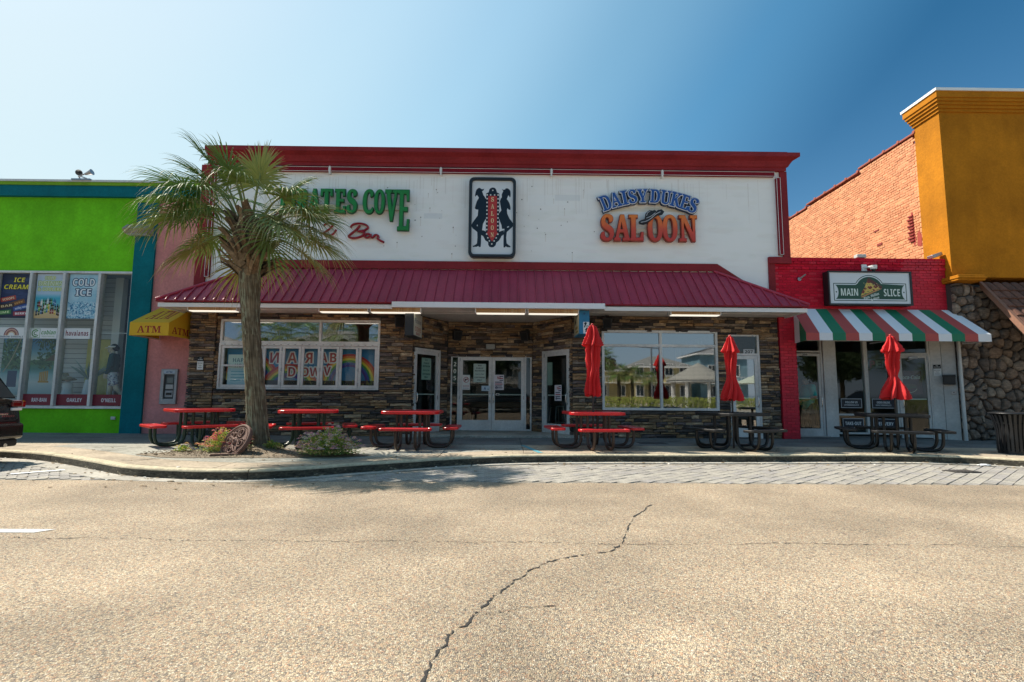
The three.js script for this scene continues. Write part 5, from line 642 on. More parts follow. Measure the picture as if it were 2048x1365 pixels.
{ // arched blue letters, orange letters and a black hat
  const s = thing('dukes_arch_sign', 'arched blue white-edged letters reading DAISY DUKES on the white wall', 'sign', [0, 0, 0.02]);
  const blue = std([0.012, 0.075, 0.30], 0.4), navy = std([0.006, 0.022, 0.075], 0.5), wh = std([0.72, 0.75, 0.8], 0.5), R = 3.2, cx = 3.82, cy = 6.42 - R + 0.13;
  mesh('raceway', muv(new THREE.TorusGeometry(R - 0.12, 0.06, 6, 40, 0.74).rotateZ(Math.PI / 2 - 0.37).scale(1, 1, 0.5).translate(cx, cy, 0.02)), std([0.62, 0.55, 0.42], 0.7), s);
  const L = [['D', -1.15, 0.27], ['A', -0.87, 0.28], ['I', -0.62, 0.16], ['S', -0.4, 0.22], ['Y', -0.13, 0.27], ['D', 0.21, 0.27], ['U', 0.5, 0.28], ['K', 0.78, 0.28], ['E', 1.03, 0.23], ['S', 1.27, 0.24]];
  for (const [c, u, w] of L) { const a = u / (R - 0.05), l = part('letter', s, [cx + Math.sin(a) * R, cy + Math.cos(a) * R, 0.05]); l.rotation.z = -a; const h = 0.36 + 0.05 * Math.abs(u); mesh('edge', letterGeo(font, c, w, h, 0.08, 0.034), navy, l); const e = mesh('outline', letterGeo(font, c, w, h, 0.012, 0.02), wh, l); e.position.z = 0.082; const f = mesh('face', letterGeo(font, c, w, h, 0.012, 0.004), blue, l); f.position.z = 0.094; }
  const o = thing('orange_saloon_sign', 'orange to red block letters reading SALOON under the blue arch', 'sign', [0, 0, 0.02]);
  mesh('raceway', bx(2.75, 5.05, 5.52, 5.66, 0, 0.05), std([0.62, 0.54, 0.42], 0.7), o);
  const grad = ctex(16, 128, (x, w, h) => { const g = x.createLinearGradient(0, 0, 0, h); g.addColorStop(0, '#dd7a26'); g.addColorStop(0.35, '#d9672a'); g.addColorStop(0.6, '#c8452c'); g.addColorStop(1, '#b93428'); x.fillStyle = g; x.fillRect(0, 0, w, h); }), fm = std([1, 1, 1], 0.4, { map: grad }), em = std([0.25, 0.03, 0.012], 0.5);
  for (const [c, x, w] of [['S', 2.71, 0.33], ['A', 3.12, 0.42], ['L', 3.5, 0.36], ['O', 4.02, 0.38], ['O', 4.42, 0.38], ['N', 4.92, 0.46]]) { const h = c === 'O' || c === 'S' ? 0.72 : 0.7, l = part('letter', o, [x, 5.645, 0.05]); mesh('edge', letterGeo(font, c, w, h, 0.1, 0.026), em, l); const g = letterGeo(font, c, w, h, 0.014, 0.012), p = g.attributes.position, uv = g.attributes.uv; for (let i = 0; i < p.count; i++) uv.setXY(i, 0.5, (p.getY(i) + 0.37) / 0.74); const f = mesh('face', g, fm, l); f.position.z = 0.102; }
  const hat = part('hat', o, [3.95, 6.0, 0.1]); mesh('crown', prism([[-0.2, -0.1], [-0.17, 0.06], [-0.08, 0.13], [0.0, 0.12], [0.06, 0.14], [0.12, 0.09], [0.12, -0.02], [-0.02, -0.08]], 0.06, 0.01), M.black, hat);
  mesh('brim', prism([[-0.36, -0.24], [-0.26, -0.26], [-0.12, -0.2], [0.02, -0.08], [0.14, 0.0], [0.26, 0.03], [0.3, 0.09], [0.24, 0.15], [0.14, 0.13], [0.06, 0.03], [-0.08, -0.06], [-0.2, -0.12], [-0.3, -0.15], [-0.37, -0.19]], 0.06, 0.01).translate(0, 0, 0.03), M.black, hat);
  mesh('trim', [tube([[-0.34, -0.22, 0.11], [-0.2, -0.19, 0.11], [-0.05, -0.1, 0.11], [0.08, 0.02, 0.11], [0.2, 0.08, 0.11]], 0.007, 20, 5), tube([[-0.18, -0.1, 0.11], [-0.05, -0.04, 0.11], [0.06, 0.05, 0.11]], 0.006, 16, 5), tube([[-0.17, -0.02, 0.08], [-0.14, 0.06, 0.08], [-0.07, 0.11, 0.08]], 0.006, 12, 5)], wh, hat);
}
{ // pizza box sign
  const s = thing('pizza_sign', 'black framed white box sign with green badge and pizza slice', 'sign', [8.61, 3.55, 0.03]), W = 2.26, H = 0.93;
  mesh('case', rbx(0, W, 0, H, 0, 0.22, 0.012), std([0.012, 0.012, 0.014], 0.4), s);
  mesh('frame', [bx(0, W, 0, 0.045, 0.221, 0.25), bx(0, W, H - 0.04, H, 0.221, 0.25), bx(0, 0.035, 0.045, H - 0.04, 0.221, 0.25), bx(W - 0.05, W, 0.045, H - 0.04, 0.221, 0.25)], M.black, s);
  const tex = ctex(1024, 400, (x, w, h) => {
    x.fillStyle = '#e3eaf0'; x.fillRect(0, 0, w, h); const badge = (o) => { x.beginPath(); x.moveTo(52 + o, 140 + o); x.lineTo(330, 140 + o); x.arc(505, 225, 190 - o, Math.PI + 0.5, -0.5); x.lineTo(968 - o, 140 + o); x.lineTo(968 - o, 358 - o); x.lineTo(52 + o, 358 - o); x.closePath(); };
    const g = '#10512f', dk = '#0c3a2a'; x.lineJoin = 'round'; x.strokeStyle = dk; x.lineWidth = 9; x.fillStyle = '#e3eaf0'; badge(0); x.fill(); x.stroke(); x.fillStyle = '#12472f'; badge(18); x.fill();
    x.fillStyle = '#e3eaf0'; for (const [a, b] of [[52, 1], [968, -1]]) { x.beginPath(); x.ellipse(a + b * 6, 249, 50, 92, 0, -Math.PI / 2, Math.PI / 2, b < 0); x.fill(); x.fillStyle = dk; x.beginPath(); x.arc(a + b * 30, 249, 9, 0, 7); x.fill(); x.fillStyle = '#e3eaf0'; }
    text(x, 'MAIN', 248, 252, 128, '#e6efe9', { width: 232 }); text(x, 'SLICE', 786, 254, 128, '#e6efe9', { width: 214 });
    const tri = (pts, c) => { x.fillStyle = c; x.beginPath(); pts.forEach((p, i) => (i ? x.lineTo(...p) : x.moveTo(...p))); x.closePath(); x.fill(); };
    tri([[382, 312], [408, 318], [660, 205], [652, 190]], '#c98a52'); tri([[388, 298], [490, 92], [648, 196]], '#d9b752'); tri([[470, 96], [502, 62], [672, 178], [650, 206]], '#5a2417'); tri([[400, 262], [420, 216], [444, 236], [428, 268]], '#7d2416');
    for (const [a, b, p, q] of [[500, 120, 26, 14], [510, 190, 30, 20], [580, 180, 24, 18], [556, 222, 18, 10], [450, 206, 18, 14]]) { x.fillStyle = '#7a2216'; x.beginPath(); x.ellipse(a, b, p, q, 0, 0, 7); x.fill(); } x.fillStyle = '#4f7a34'; for (const [a, b] of [[480, 150], [540, 150], [470, 236], [520, 238], [436, 262], [600, 208]]) x.fillRect(a, b, 28, 8); x.fillStyle = '#efdc94'; for (let i = 0; i < 26; i++) x.fillRect(430 + (i * 37) % 190, 130 + (i * 53) % 110, 12, 5);
    text(x, 'Pizza, Phillies', 520, 300, 46, '#eef4f0', { rot: -0.33, style: 'italic', width: 210 }); text(x, '& More', 566, 332, 44, '#eef4f0', { rot: -0.33, style: 'italic', width: 110 });
  });
  mesh('face', new THREE.PlaneGeometry(W - 0.08, H - 0.08).translate(W / 2, H / 2, 0.226), std([0.82, 0.82, 0.82], 0.3, { map: tex }), s);
}
{ // hanging blade signs
  const l = thing('hanging_box_sign', 'black box sign with colourful side hung under the porch left of the entrance', 'sign', [-2.4, 2.55, 0.55], -0.1);
  mesh('case', rbx(-0.11, 0.11, 0, 0.64, -0.42, 0.42, 0.012), std([0.02, 0.022, 0.026], 0.5), l); mesh('hanger', [bar([0, 0.64, -0.25], [0, 0.72, -0.25], 0.012), bar([0, 0.64, 0.25], [0, 0.72, 0.25], 0.012)], M.steel, l);
  const t = ctex(256, 200, (x, w, h) => { x.fillStyle = '#d8d6c6'; x.fillRect(0, 0, w, h); text(x, 'Pirates', 128, 70, 54, '#37506e', { font: 'serif', width: 200 }); text(x, 'COVE', 128, 140, 56, '#b4552e', { width: 190 }); text(x, 'BAR', 128, 180, 34, '#a8322e', { width: 120 }); });
  mesh('face', new THREE.PlaneGeometry(0.78, 0.58).rotateY(Math.PI / 2).translate(0.114, 0.32, 0), std([0.8, 0.8, 0.8], 0.4, { map: t }), l);
  const b = thing('hanging_box_sign', 'light blue box sign with small dancer sticker hung right of the entrance', 'sign', [1.93, 2.62, 0.6], 0.03), bl = std([0.02, 0.235, 0.46], 0.5, { map: texGrime });
  mesh('case', rbx(-0.13, 0.13, 0, 0.6, -0.4, 0.4, 0.012), bl, b); mesh('hanger', [bar([0, 0.6, -0.25], [0, 0.65, -0.25], 0.012), bar([0, 0.6, 0.25], [0, 0.65, 0.25], 0.012)], M.steel, b); mesh('bolt', cyl(0.03, 0.03, 0.02, 0, 0, 0, 14).rotateX(Math.PI / 2).translate(0.0, 0.52, 0.4), std([0.01, 0.09, 0.2], 0.5), b);
  const st = ctex(96, 176, (x, w, h) => { x.fillStyle = '#eef2f4'; x.fillRect(0, 0, w, h); x.fillStyle = '#0a0a0c'; for (const [a, c, p, q] of [[34, 24, 22, 12], [42, 16, 16, 12], [34, 42, 12, 16], [26, 66, 10, 22], [60, 62, 7, 14], [80, 66, 6, 10], [66, 104, 24, 16], [50, 124, 26, 11], [44, 146, 11, 12], [74, 128, 12, 11]]) { x.beginPath(); x.ellipse(a, c, p, q, 0.3, 0, 7); x.fill(); } });
  mesh('sticker', new THREE.PlaneGeometry(0.15, 0.29).translate(0.045, 0.165, 0.403), std([0.85, 0.85, 0.85], 0.5, { map: st }), b);
  const st2 = ctex(128, 96, (x, w, h) => { x.fillStyle = '#b9b39a'; x.fillRect(0, 0, w, h); x.fillStyle = '#1c1c22'; x.beginPath(); x.moveTo(20, 10); x.lineTo(60, 40); x.lineTo(16, 52); x.fill(); x.fillStyle = '#8a7434'; x.fillRect(30, 60, 70, 12); x.fillRect(44, 80, 60, 8); }); mesh('face', new THREE.PlaneGeometry(0.74, 0.54).rotateY(-Math.PI / 2).translate(-0.134, 0.3, 0), std([0.8, 0.8, 0.8], 0.5, { map: st2 }), b);
}
/* ---------- small notices and numbers ---------- */
const notice = (w, h, lines, o = {}) => ctex(o.W ?? 128, Math.round((o.W ?? 128) * h / w), (x, W, H) => { x.fillStyle = o.bg ?? '#e9ebea'; x.fillRect(0, 0, W, H); if (o.draw) o.draw(x, W, H); for (const [s, y, sz, c, ww] of lines) text(x, s, W / 2, H * y, H * sz, c ?? '#1a1c1f', { width: W * (ww ?? 0.8) }); });
const alc = notice(0.15, 0.34, [['NO', 0.1, 0.09, '#fff', 0.3], ['ALCOHOL', 0.22, 0.1, '#fff', 0.84], ['BEYOND', 0.5, 0.1, '#22252a', 0.78], ['THIS', 0.67, 0.1, '#22252a', 0.5], ['POINT', 0.84, 0.1, '#22252a', 0.62]], { draw: (x, W, H) => { x.fillStyle = '#0e0f11'; x.fillRect(0, 0, W, H * 0.33); x.fillRect(0, H * 0.33, W, H * 0.02); } });
sheet('alcohol_notice', 'black and white no alcohol notice on the stone wall by the cash machine', 'notice', -8.13, -7.97, 1.7, 2.04, 0.125, alc, { t: 0.006 });
sheet('alcohol_notice', 'black and white no alcohol notice on the red brick pillar', 'notice', 7.31, 7.45, 1.66, 1.96, 0.02, alc, { t: 0.006 });
sheet('alcohol_notice', 'black and white no alcohol notice on the white panel by the stone pier', 'notice', 11.6, 11.76, 1.7, 2.0, -0.095, alc, { t: 0.006, turn: -0.58 });
const num = (s, bg, c) => ctex(128, 56, (x, w, h) => { x.fillStyle = bg; x.fillRect(0, 0, w, h); text(x, s, w / 2, h / 2 + 2, 50, c, { width: 96 }); });
sheet('house_number', 'number 207 in black on white tiles above the single door', 'sign', 6.38, 6.68, 2.24, 2.37, -0.02, num('207', '#d6d8d8', '#101214'));
sheet('house_number', 'number 209 in black on the white pizza shop door', 'sign', 8.33, 8.53, 2.255, 2.335, FZ + 0.016, num('209', '#cfd2d4', '#15171a'));
sheet('house_number', 'number 205 set upright on the side light left of the double doors', 'sign', -1.56, -1.44, 1.45, 2.1, -1.3, ctex(64, 320, (x, w, h) => { x.fillStyle = '#2a4433'; x.fillRect(0, 0, w, h); ['2', '0', '5'].forEach((c, i) => text(x, c, 32, 60 + i * 100, 84, '#e8efe4', { stroke: '#11251a', line: 6 })); }));
sheet('gun_notice', 'white notice with a red crossed circle on the left entrance door', 'notice', -1.28, -1.06, 1.24, 1.67, -1.33, notice(0.22, 0.43, [['NO CONCEALABLE', 0.72, 0.055, '#9a2b2b'], ['WEAPONS ALLOWED', 0.8, 0.055, '#9a2b2b'], ['ON THESE PREMISES', 0.9, 0.055, '#30405e']], { draw: (x, W, H) => { x.strokeStyle = '#a82a2c'; x.lineWidth = 8; x.beginPath(); x.arc(W / 2, H * 0.33, W * 0.34, 0, 7); x.stroke(); x.fillStyle = '#1d1d20'; x.fillRect(W * 0.3, H * 0.27, W * 0.4, H * 0.07); x.fillRect(W * 0.3, H * 0.27, W * 0.12, H * 0.17); x.beginPath(); x.moveTo(W * 0.26, H * 0.45); x.lineTo(W * 0.74, H * 0.2); x.stroke(); } }));
const cust = [['NO', 0.1, 0.1, '#29303a', 0.3], ['PUBLIC', 0.24, 0.1, '#29303a', 0.6], ['RESTROOM', 0.38, 0.1, '#29303a', 0.8], ['Sorry for', 0.56, 0.09, '#4c5a66', 0.7], ['CUSTOMERS', 0.74, 0.1, '#29303a', 0.86], ['ONLY', 0.88, 0.1, '#29303a', 0.4]];
sheet('restroom_notice', 'pale restroom notice taped behind the left leaf of the double doors', 'notice', -0.96, -0.6, 1.46, 2.0, -1.36, notice(0.36, 0.54, cust, { bg: '#b9cfc6' }));
sheet('restroom_notice', 'pale restroom notice taped behind the left angled door', 'notice', -2.42, -2.02, 1.5, 2.1, -0.56, notice(0.36, 0.56, cust, { bg: '#b9cfc6' }), { turn: 59.5 * D2R });
sheet('grade_card', 'light blue card with a letter A on the left entrance door', 'notice', -0.72, -0.48, 1.21, 1.36, -1.33, ctex(96, 60, (x, w, h) => { x.fillStyle = '#c5dcec'; x.fillRect(0, 0, w, h); text(x, 'A', 40, 32, 42, '#2b5f9a'); x.fillStyle = '#5a7890'; x.fillRect(70, 34, 14, 10); }));
const nob = notice(0.3, 0.42, [['NO', 0.2, 0.26, '#b03038', 0.36]], { bg: '#e2dfe6', draw: (x, W, H) => { for (let i = 0; i < 7; i++) { x.fillStyle = i % 3 === 1 ? '#b03038' : '#4a5068'; x.fillRect(i < 3 ? W * 0.56 : W * 0.12, H * (0.08 + i * 0.125), i < 3 ? W * 0.36 : W * (0.74 - 0.06 * (i & 1)), H * 0.06); } x.strokeStyle = '#33405c'; x.lineWidth = 5; x.beginPath(); x.arc(W * 0.26, H * 0.86, W * 0.1, 0, 7); x.stroke(); } });
sheet('rules_notice', 'white notice with red NO on the right entrance door', 'notice', -0.36, -0.07, 1.24, 1.68, -1.33, nob);
sheet('rules_notice', 'white notice with red NO at the edge of the right angled door', 'notice', 1.28, 1.56, 0.95, 1.38, -0.4, nob, { turn: -53.4 * D2R });
sheet('blank_notice', 'plain pale sheet taped behind the right angled door', 'notice', 1.03, 1.36, 1.38, 2.02, -0.86, ctex(16, 16, (x, w, h) => { x.fillStyle = '#b5c2bc'; x.fillRect(0, 0, w, h); }), { turn: -53.4 * D2R });
sheet('door_sticker', 'small white and black sticker on the upper edge of the double door', 'notice', -0.3, -0.2, 1.08, 1.14, -1.34, ctex(32, 24, (x, w, h) => { x.fillStyle = '#e6e6e0'; x.fillRect(0, 0, w, h); x.fillStyle = '#222'; x.fillRect(6, 7, 20, 10); }));
const navyBox = (a, b) => ctex(256, b ? 112 : 112, (x, w, h) => { x.fillStyle = '#0a1a2c'; x.fillRect(0, 0, w, h); x.strokeStyle = '#dfe6ea'; x.lineWidth = 5; x.strokeRect(5, 5, w - 10, h - 10); if (b) { text(x, a, w / 2, 44, 34, '#e6ecef', { width: 150 }); text(x, b, w / 2, 76, 24, '#cfd8dd', { width: 176 }); } else text(x, a, w / 2, 58, 50, '#eef2f4', { width: 196 }); });
sheet('window_decal', 'white framed FOLLOW US decal low on the pizza shop window', 'notice', 9.4, 10.0, 0.8, 1.07, FZ - 0.02, navyBox('FOLLOW US', '@THEMAINSLICE'));
sheet('window_decal', 'white framed TAKE-OUT decal at the foot of the pizza shop window', 'notice', 9.42, 10.02, 0.24, 0.52, FZ - 0.02, navyBox('TAKE-OUT'));
sheet('window_decal', 'white framed ORDER ONLINE decal behind the red umbrella', 'notice', 10.24, 10.78, 0.8, 1.07, FZ + 0.11, navyBox('ORDER ONLINE', 'WWW.THEMAINSLICE'), { turn: -0.356 });
sheet('window_decal', 'white framed DELIVERY decal behind the black table', 'notice', 10.24, 10.78, 0.24, 0.52, FZ + 0.11, navyBox('DELIVERY'), { turn: -0.356 });
sheet('burger_poster', 'dark red poster with cola lettering and a burger behind the pizza shop glass door', 'poster', 10.95, 11.52, 1.2, 1.85, -0.52, ctex(256, 288, (x, w, h) => { x.fillStyle = '#5a0f14'; x.fillRect(0, 0, w, h); text(x, 'Coca-Cola', 128, 80, 62, '#e9e2dc', { font: 'serif', style: 'italic', width: 220 }); x.fillStyle = '#6d4a2a'; x.beginPath(); x.ellipse(130, 190, 70, 30, 0, 0, 7); x.fill(); x.fillStyle = '#3d5a2a'; x.fillRect(64, 196, 132, 10); x.strokeStyle = '#d9c9b0'; x.lineWidth = 8; x.beginPath(); x.arc(130, 190, 76, 0.4, 2.7); x.stroke(); }), { turn: -0.356 });
{ const n = thing('open_sign', 'unlit OPEN letter sign inside the pizza shop window', 'sign', [10.5, 2.05, FZ - 0.1], -0.356); 'OPEN'.split('').forEach((c, i) => { const m = mesh('letter', letterGeo(fontSans, c, 0.13, 0.2, 0.02), std(i === 1 ? [0.2, 0.02, 0.03] : [0.12, 0.14, 0.14], 0.5), n); m.position.set(-0.22 + i * 0.15, 0, 0); }); mesh('backing', bx(-0.34, 0.34, -0.16, 0.16, -0.04, -0.02), M.dark, n); }
/* ---------- picnic tables, umbrellas and small fittings ---------- */
RectAreaLightUniformsLib.init();
const holes = (() => { const t = ctex(32, 32, (x, w, h) => { x.fillStyle = '#fff'; x.fillRect(0, 0, w, h); x.fillStyle = '#000'; for (const [a, b] of [[8, 8], [24, 24], [-8, 24], [40, 8], [24, -8], [8, 40]]) { x.beginPath(); x.ellipse(a, b, 6.5, 5, 0, 0, 7); x.fill(); } }); t.colorSpace = THREE.NoColorSpace; t.wrapS = t.wrapT = THREE.RepeatWrapping; t.repeat.set(22, 22); return t; })();
function rrect(w, h, r, n = 4) { const p = []; for (const [sx, sy, a] of [[1, 1, 0], [-1, 1, 90], [-1, -1, 180], [1, -1, 270]]) for (let k = 0; k <= n; k++) { const t = (a + k * 90 / n) * D2R; p.push([sx * (w / 2 - r) + r * Math.cos(t), sy * (h / 2 - r) + r * Math.sin(t)]); } return p; }
function slabTop(parent, name, w, d, r, y, rim, mat, matTop) { // perforated sheet with a turned-down rim
  const out = rrect(w, d, r), inn = rrect(w - 0.07, d - 0.07, Math.max(0.02, r - 0.035)), o = part(name, parent, [0, y, 0]);
  mesh('rim', prism(out, rim - 0.012, 0.008, [inn.slice().reverse()]).rotateX(-Math.PI / 2).translate(0, -rim + 0.006, 0), mat, o);
  mesh('grille', muv(new THREE.ShapeGeometry(new THREE.Shape(inn.map((p) => new THREE.Vector2(...p)))).rotateX(-Math.PI / 2).translate(0, -0.006, 0)), matTop, o); return o;
}
function makeTable(label, topC, legC, p, turn, group) {
  const gl = topC[0] < 0.1 ? 0.55 : 0.3, t = thing('picnic_table', label, 'picnic table', p, turn, group), m = std(topC, gl), mt = std(topC, gl, { alphaMap: holes, alphaTest: 0.5 }), ml = std(legC, 0.38), r = rng(4);
  slabTop(t, 'tabletop', 1.16, 1.16, 0.2, 0.755, 0.055, m, mt); mesh('ribs', [bx(-0.5, 0.5, 0.69, 0.72, -0.32, -0.29), bx(-0.5, 0.5, 0.69, 0.72, 0.29, 0.32), bx(-0.02, 0.02, 0.7, 0.735, -0.5, 0.5)], ml, t);
  for (let k = 0; k < 4; k++) {
    const a = k * Math.PI / 2, s = slabTop(t, 'seat', 1.0, 0.29, 0.09, 0.44, 0.045, m, mt); s.rotation.y = a; s.position.set(Math.sin(a) * 0.83, 0.44, Math.cos(a) * 0.83);
    for (const o of [-0.19, 0.19]) { const l = mesh('leg', tube([[o, 0.7, 0.3], [o, 0.4, 0.3], [o, 0.17, 0.31], [o, 0.07, 0.36], [o, 0.032, 0.46], [o, 0.032, 0.66], [o, 0.07, 0.77], [o, 0.17, 0.82], [o, 0.3, 0.83], [o, 0.42, 0.83]], 0.03, 34, 10), ml, t); l.rotation.y = a; }
    const b = mesh('brace', bx(-0.24, 0.24, 0.385, 0.4, 0.74, 0.92), ml, t); b.rotation.y = a;
  }
  return t;
}
const redTop = [0.56, 0.012, 0.016];
const t1 = makeTable('red picnic table with dark green legs in front of the pink cash machine wall', redTop, [0.008, 0.035, 0.02], [-6.62, 0, 2.45], 0.79, 'picnic tables along the pavement');
const t3 = makeTable('red picnic table with brown legs in front of the left angled entrance door', redTop, [0.055, 0.03, 0.022], [-1.95, 0, 2.78], 0.0, 'picnic tables along the pavement');
const t5 = makeTable('black picnic table with red umbrella in front of door 207', [0.008, 0.0075, 0.0075], [0.007, 0.006, 0.006], [4.86, 0, 2.62], 0.42, 'picnic tables along the pavement');
copyOf(t1, [-4.2, 0, 2.6], 0.32, 'red picnic table with dark green legs just right of the palm trunk');
copyOf(t3, [1.85, 0, 2.68], 0.1, 'red picnic table with brown legs and red umbrella right of the entrance');
copyOf(t5, [8.22, 0, 2.72], -0.42, 'black picnic table with red umbrella in front of the pizza shop');
function umbrella(label, p, prof, waist, seed) { // closed canopy: pleats gathered round the pole
  const u = thing('closed_umbrella', label, 'umbrella', p, 0, 'closed red umbrellas'), r = rng(seed), nT = 96, nY = 70, y0 = prof[0][0], y1 = prof[prof.length - 1][0];
  const rad = (y) => { for (let i = 0; i < prof.length - 1; i++) if (y <= prof[i + 1][0]) { const t = (y - prof[i][0]) / (prof[i + 1][0] - prof[i][0]); return prof[i][1] + (prof[i + 1][1] - prof[i][1]) * t; } return prof[prof.length - 1][1]; };
  const ph = Array.from({ length: 8 }, () => r() * 6.28), am = Array.from({ length: 8 }, () => 0.75 + r() * 0.5);
  const build = (a, b, off, depth, flare) => { const pos = [], idx = [], n = nY; for (let k = 0; k <= n; k++) { const y = a + (b - a) * k / n; for (let i = 0; i < nT; i++) { const th = i / nT * 2 * Math.PI, tw = th + 0.55 * (y - waist) + 0.1 * Math.sin(y * 9 + seed), s = tw * 8 / (2 * Math.PI), c = Math.floor(((s % 8) + 8) % 8), f = s - Math.floor(s), fold = (1 - Math.abs(2 * f - 1) ** 0.8) * am[c], w = rad(y) + off, tied = Math.min(1, Math.abs(y - waist) / 0.22), d = depth * (0.45 + 0.55 * tied), q = (w + flare * (1 - k / n) ** 2) * (1 - d + d * 1.35 * fold) + 0.006 * Math.sin(th * 3 + y * 16 + ph[c]) ; pos.push(Math.cos(th) * q, y + (k === 0 ? 0.03 * Math.sin(s * Math.PI * 2) : 0), Math.sin(th) * q); } }
    for (let k = 0; k < n; k++) for (let i = 0; i < nT; i++) { const p0 = k * nT + i, p1 = k * nT + (i + 1) % nT; idx.push(p0, p0 + nT, p1, p1, p0 + nT, p1 + nT); } const g = new THREE.BufferGeometry(); g.setAttribute('position', new THREE.Float32BufferAttribute(pos, 3)); g.setIndex(idx); g.computeVertexNormals(); return g; };
  const cl = phys([0.62, 0.012, 0.014], 0.85, { transmission: 0.12, thickness: 0, bumpMap: texStucco, bumpScale: 0.001 });
  const vent = prof.find((q) => q[2])?.[0] ?? y1;
  mesh('canopy', build(y0, y1 - 0.16, 0, 0.55, 0.0), cl, u); const cap = []; mesh('vent_flap', (() => { const P = [[vent, 0], [y1 - 0.06, 0], [y1, 0]]; const save = rad; return build(vent - 0.02, y1, 0.016, 0.5, 0.045); })(), cl, u);
  mesh('pole', cyl(0.02, 0.02, y1 + 0.02, 0, 0, 0, 12), std([0.06, 0.05, 0.045], 0.4, { metalness: 0.5 }), u); mesh('tie', new THREE.TorusGeometry(rad(waist) * 0.86, 0.008, 6, 30).rotateX(Math.PI / 2).translate(0, waist, 0), std([0.4, 0.01, 0.01], 0.8), u);
  mesh('finial', new THREE.SphereGeometry(0.03, 12, 10).translate(0, y1 + 0.01, 0), std([0.45, 0.02, 0.02], 0.5), u); return u;
}
umbrella('tall closed red umbrella standing in the red table right of the entrance', [1.86, 0, 2.68], [[1.1, 0.155], [1.2, 0.15], [1.4, 0.132], [1.66, 0.122], [1.75, 0.125], [1.95, 0.135], [2.2, 0.13, 1], [2.32, 0.12], [2.5, 0.085], [2.59, 0.05], [2.62, 0.012]], 1.66, 5);
umbrella('closed red umbrella with flared hem in front of door 207', [4.88, 0, 2.62], [[1.03, 0.215], [1.12, 0.205], [1.3, 0.15], [1.5, 0.09], [1.56, 0.083], [1.7, 0.1], [1.95, 0.115], [2.09, 0.12, 1], [2.2, 0.1], [2.34, 0.055], [2.38, 0.04], [2.4, 0.01]], 1.55, 8);
umbrella('closed red umbrella with wide flared hem in front of the pizza shop', [8.36, 0, 2.7], [[1.08, 0.26], [1.2, 0.24], [1.4, 0.15], [1.56, 0.085], [1.66, 0.1], [1.9, 0.125], [2.12, 0.13, 1], [2.22, 0.11], [2.36, 0.06], [2.42, 0.045], [2.44, 0.01]], 1.56, 13);
{ // litter bin of flared flat bars
  const b = thing('litter_bin', 'black slatted litter bin at the edge of the pavement by the stone wall', 'litter bin', [10.24, 0, 3.36]), m = std([0.012, 0.013, 0.015], 0.35);
  const rad = (y) => 0.27 + 0.085 * Math.pow(Math.max(0, y - 0.35) / 0.45, 2) * (y > 0.35 ? 1 : 0);
  for (let k = 0; k < 28; k++) { const a = k / 28 * 2 * Math.PI, f = [], w = 0.021; for (let j = 0; j < 9; j++) { const ya = 0.06 + j * 0.082, yb = ya + 0.082, q = (y, s, o) => { const R = rad(y) + o; return [Math.cos(a) * R - Math.sin(a) * s, y, Math.sin(a) * R + Math.cos(a) * s]; }; f.push([q(ya, -w, 0), q(ya, w, 0), q(yb, w, 0), q(yb, -w, 0)], [q(ya, -w, 0.008), q(ya, w, 0.008), q(yb, w, 0.008), q(yb, -w, 0.008)], [q(ya, -w, 0), q(ya, -w, 0.008), q(yb, -w, 0.008), q(yb, -w, 0)], [q(ya, w, 0), q(ya, w, 0.008), q(yb, w, 0.008), q(yb, w, 0)]); } mesh('slat', poly(f), m, b); }
  mesh('hoop', [new THREE.TorusGeometry(0.262, 0.012, 8, 40).rotateX(Math.PI / 2).translate(0, 0.1, 0), new THREE.TorusGeometry(0.262, 0.012, 8, 40).rotateX(Math.PI / 2).translate(0, 0.6, 0)], m, b);
  mesh('lid', new THREE.LatheGeometry([[0.16, 0.8], [0.17, 0.83], [0.36, 0.82], [0.375, 0.8], [0.36, 0.785], [0.18, 0.79]].map((p) => new THREE.Vector2(...p)), 40), m, b); mesh('base', cyl(0.27, 0.27, 0.06, 0, 0, 0, 32), m, b); mesh('liner', new THREE.CylinderGeometry(0.25, 0.23, 0.7, 28, 1, true).translate(0, 0.42, 0), std([0.01, 0.01, 0.011], 0.7), b);
}
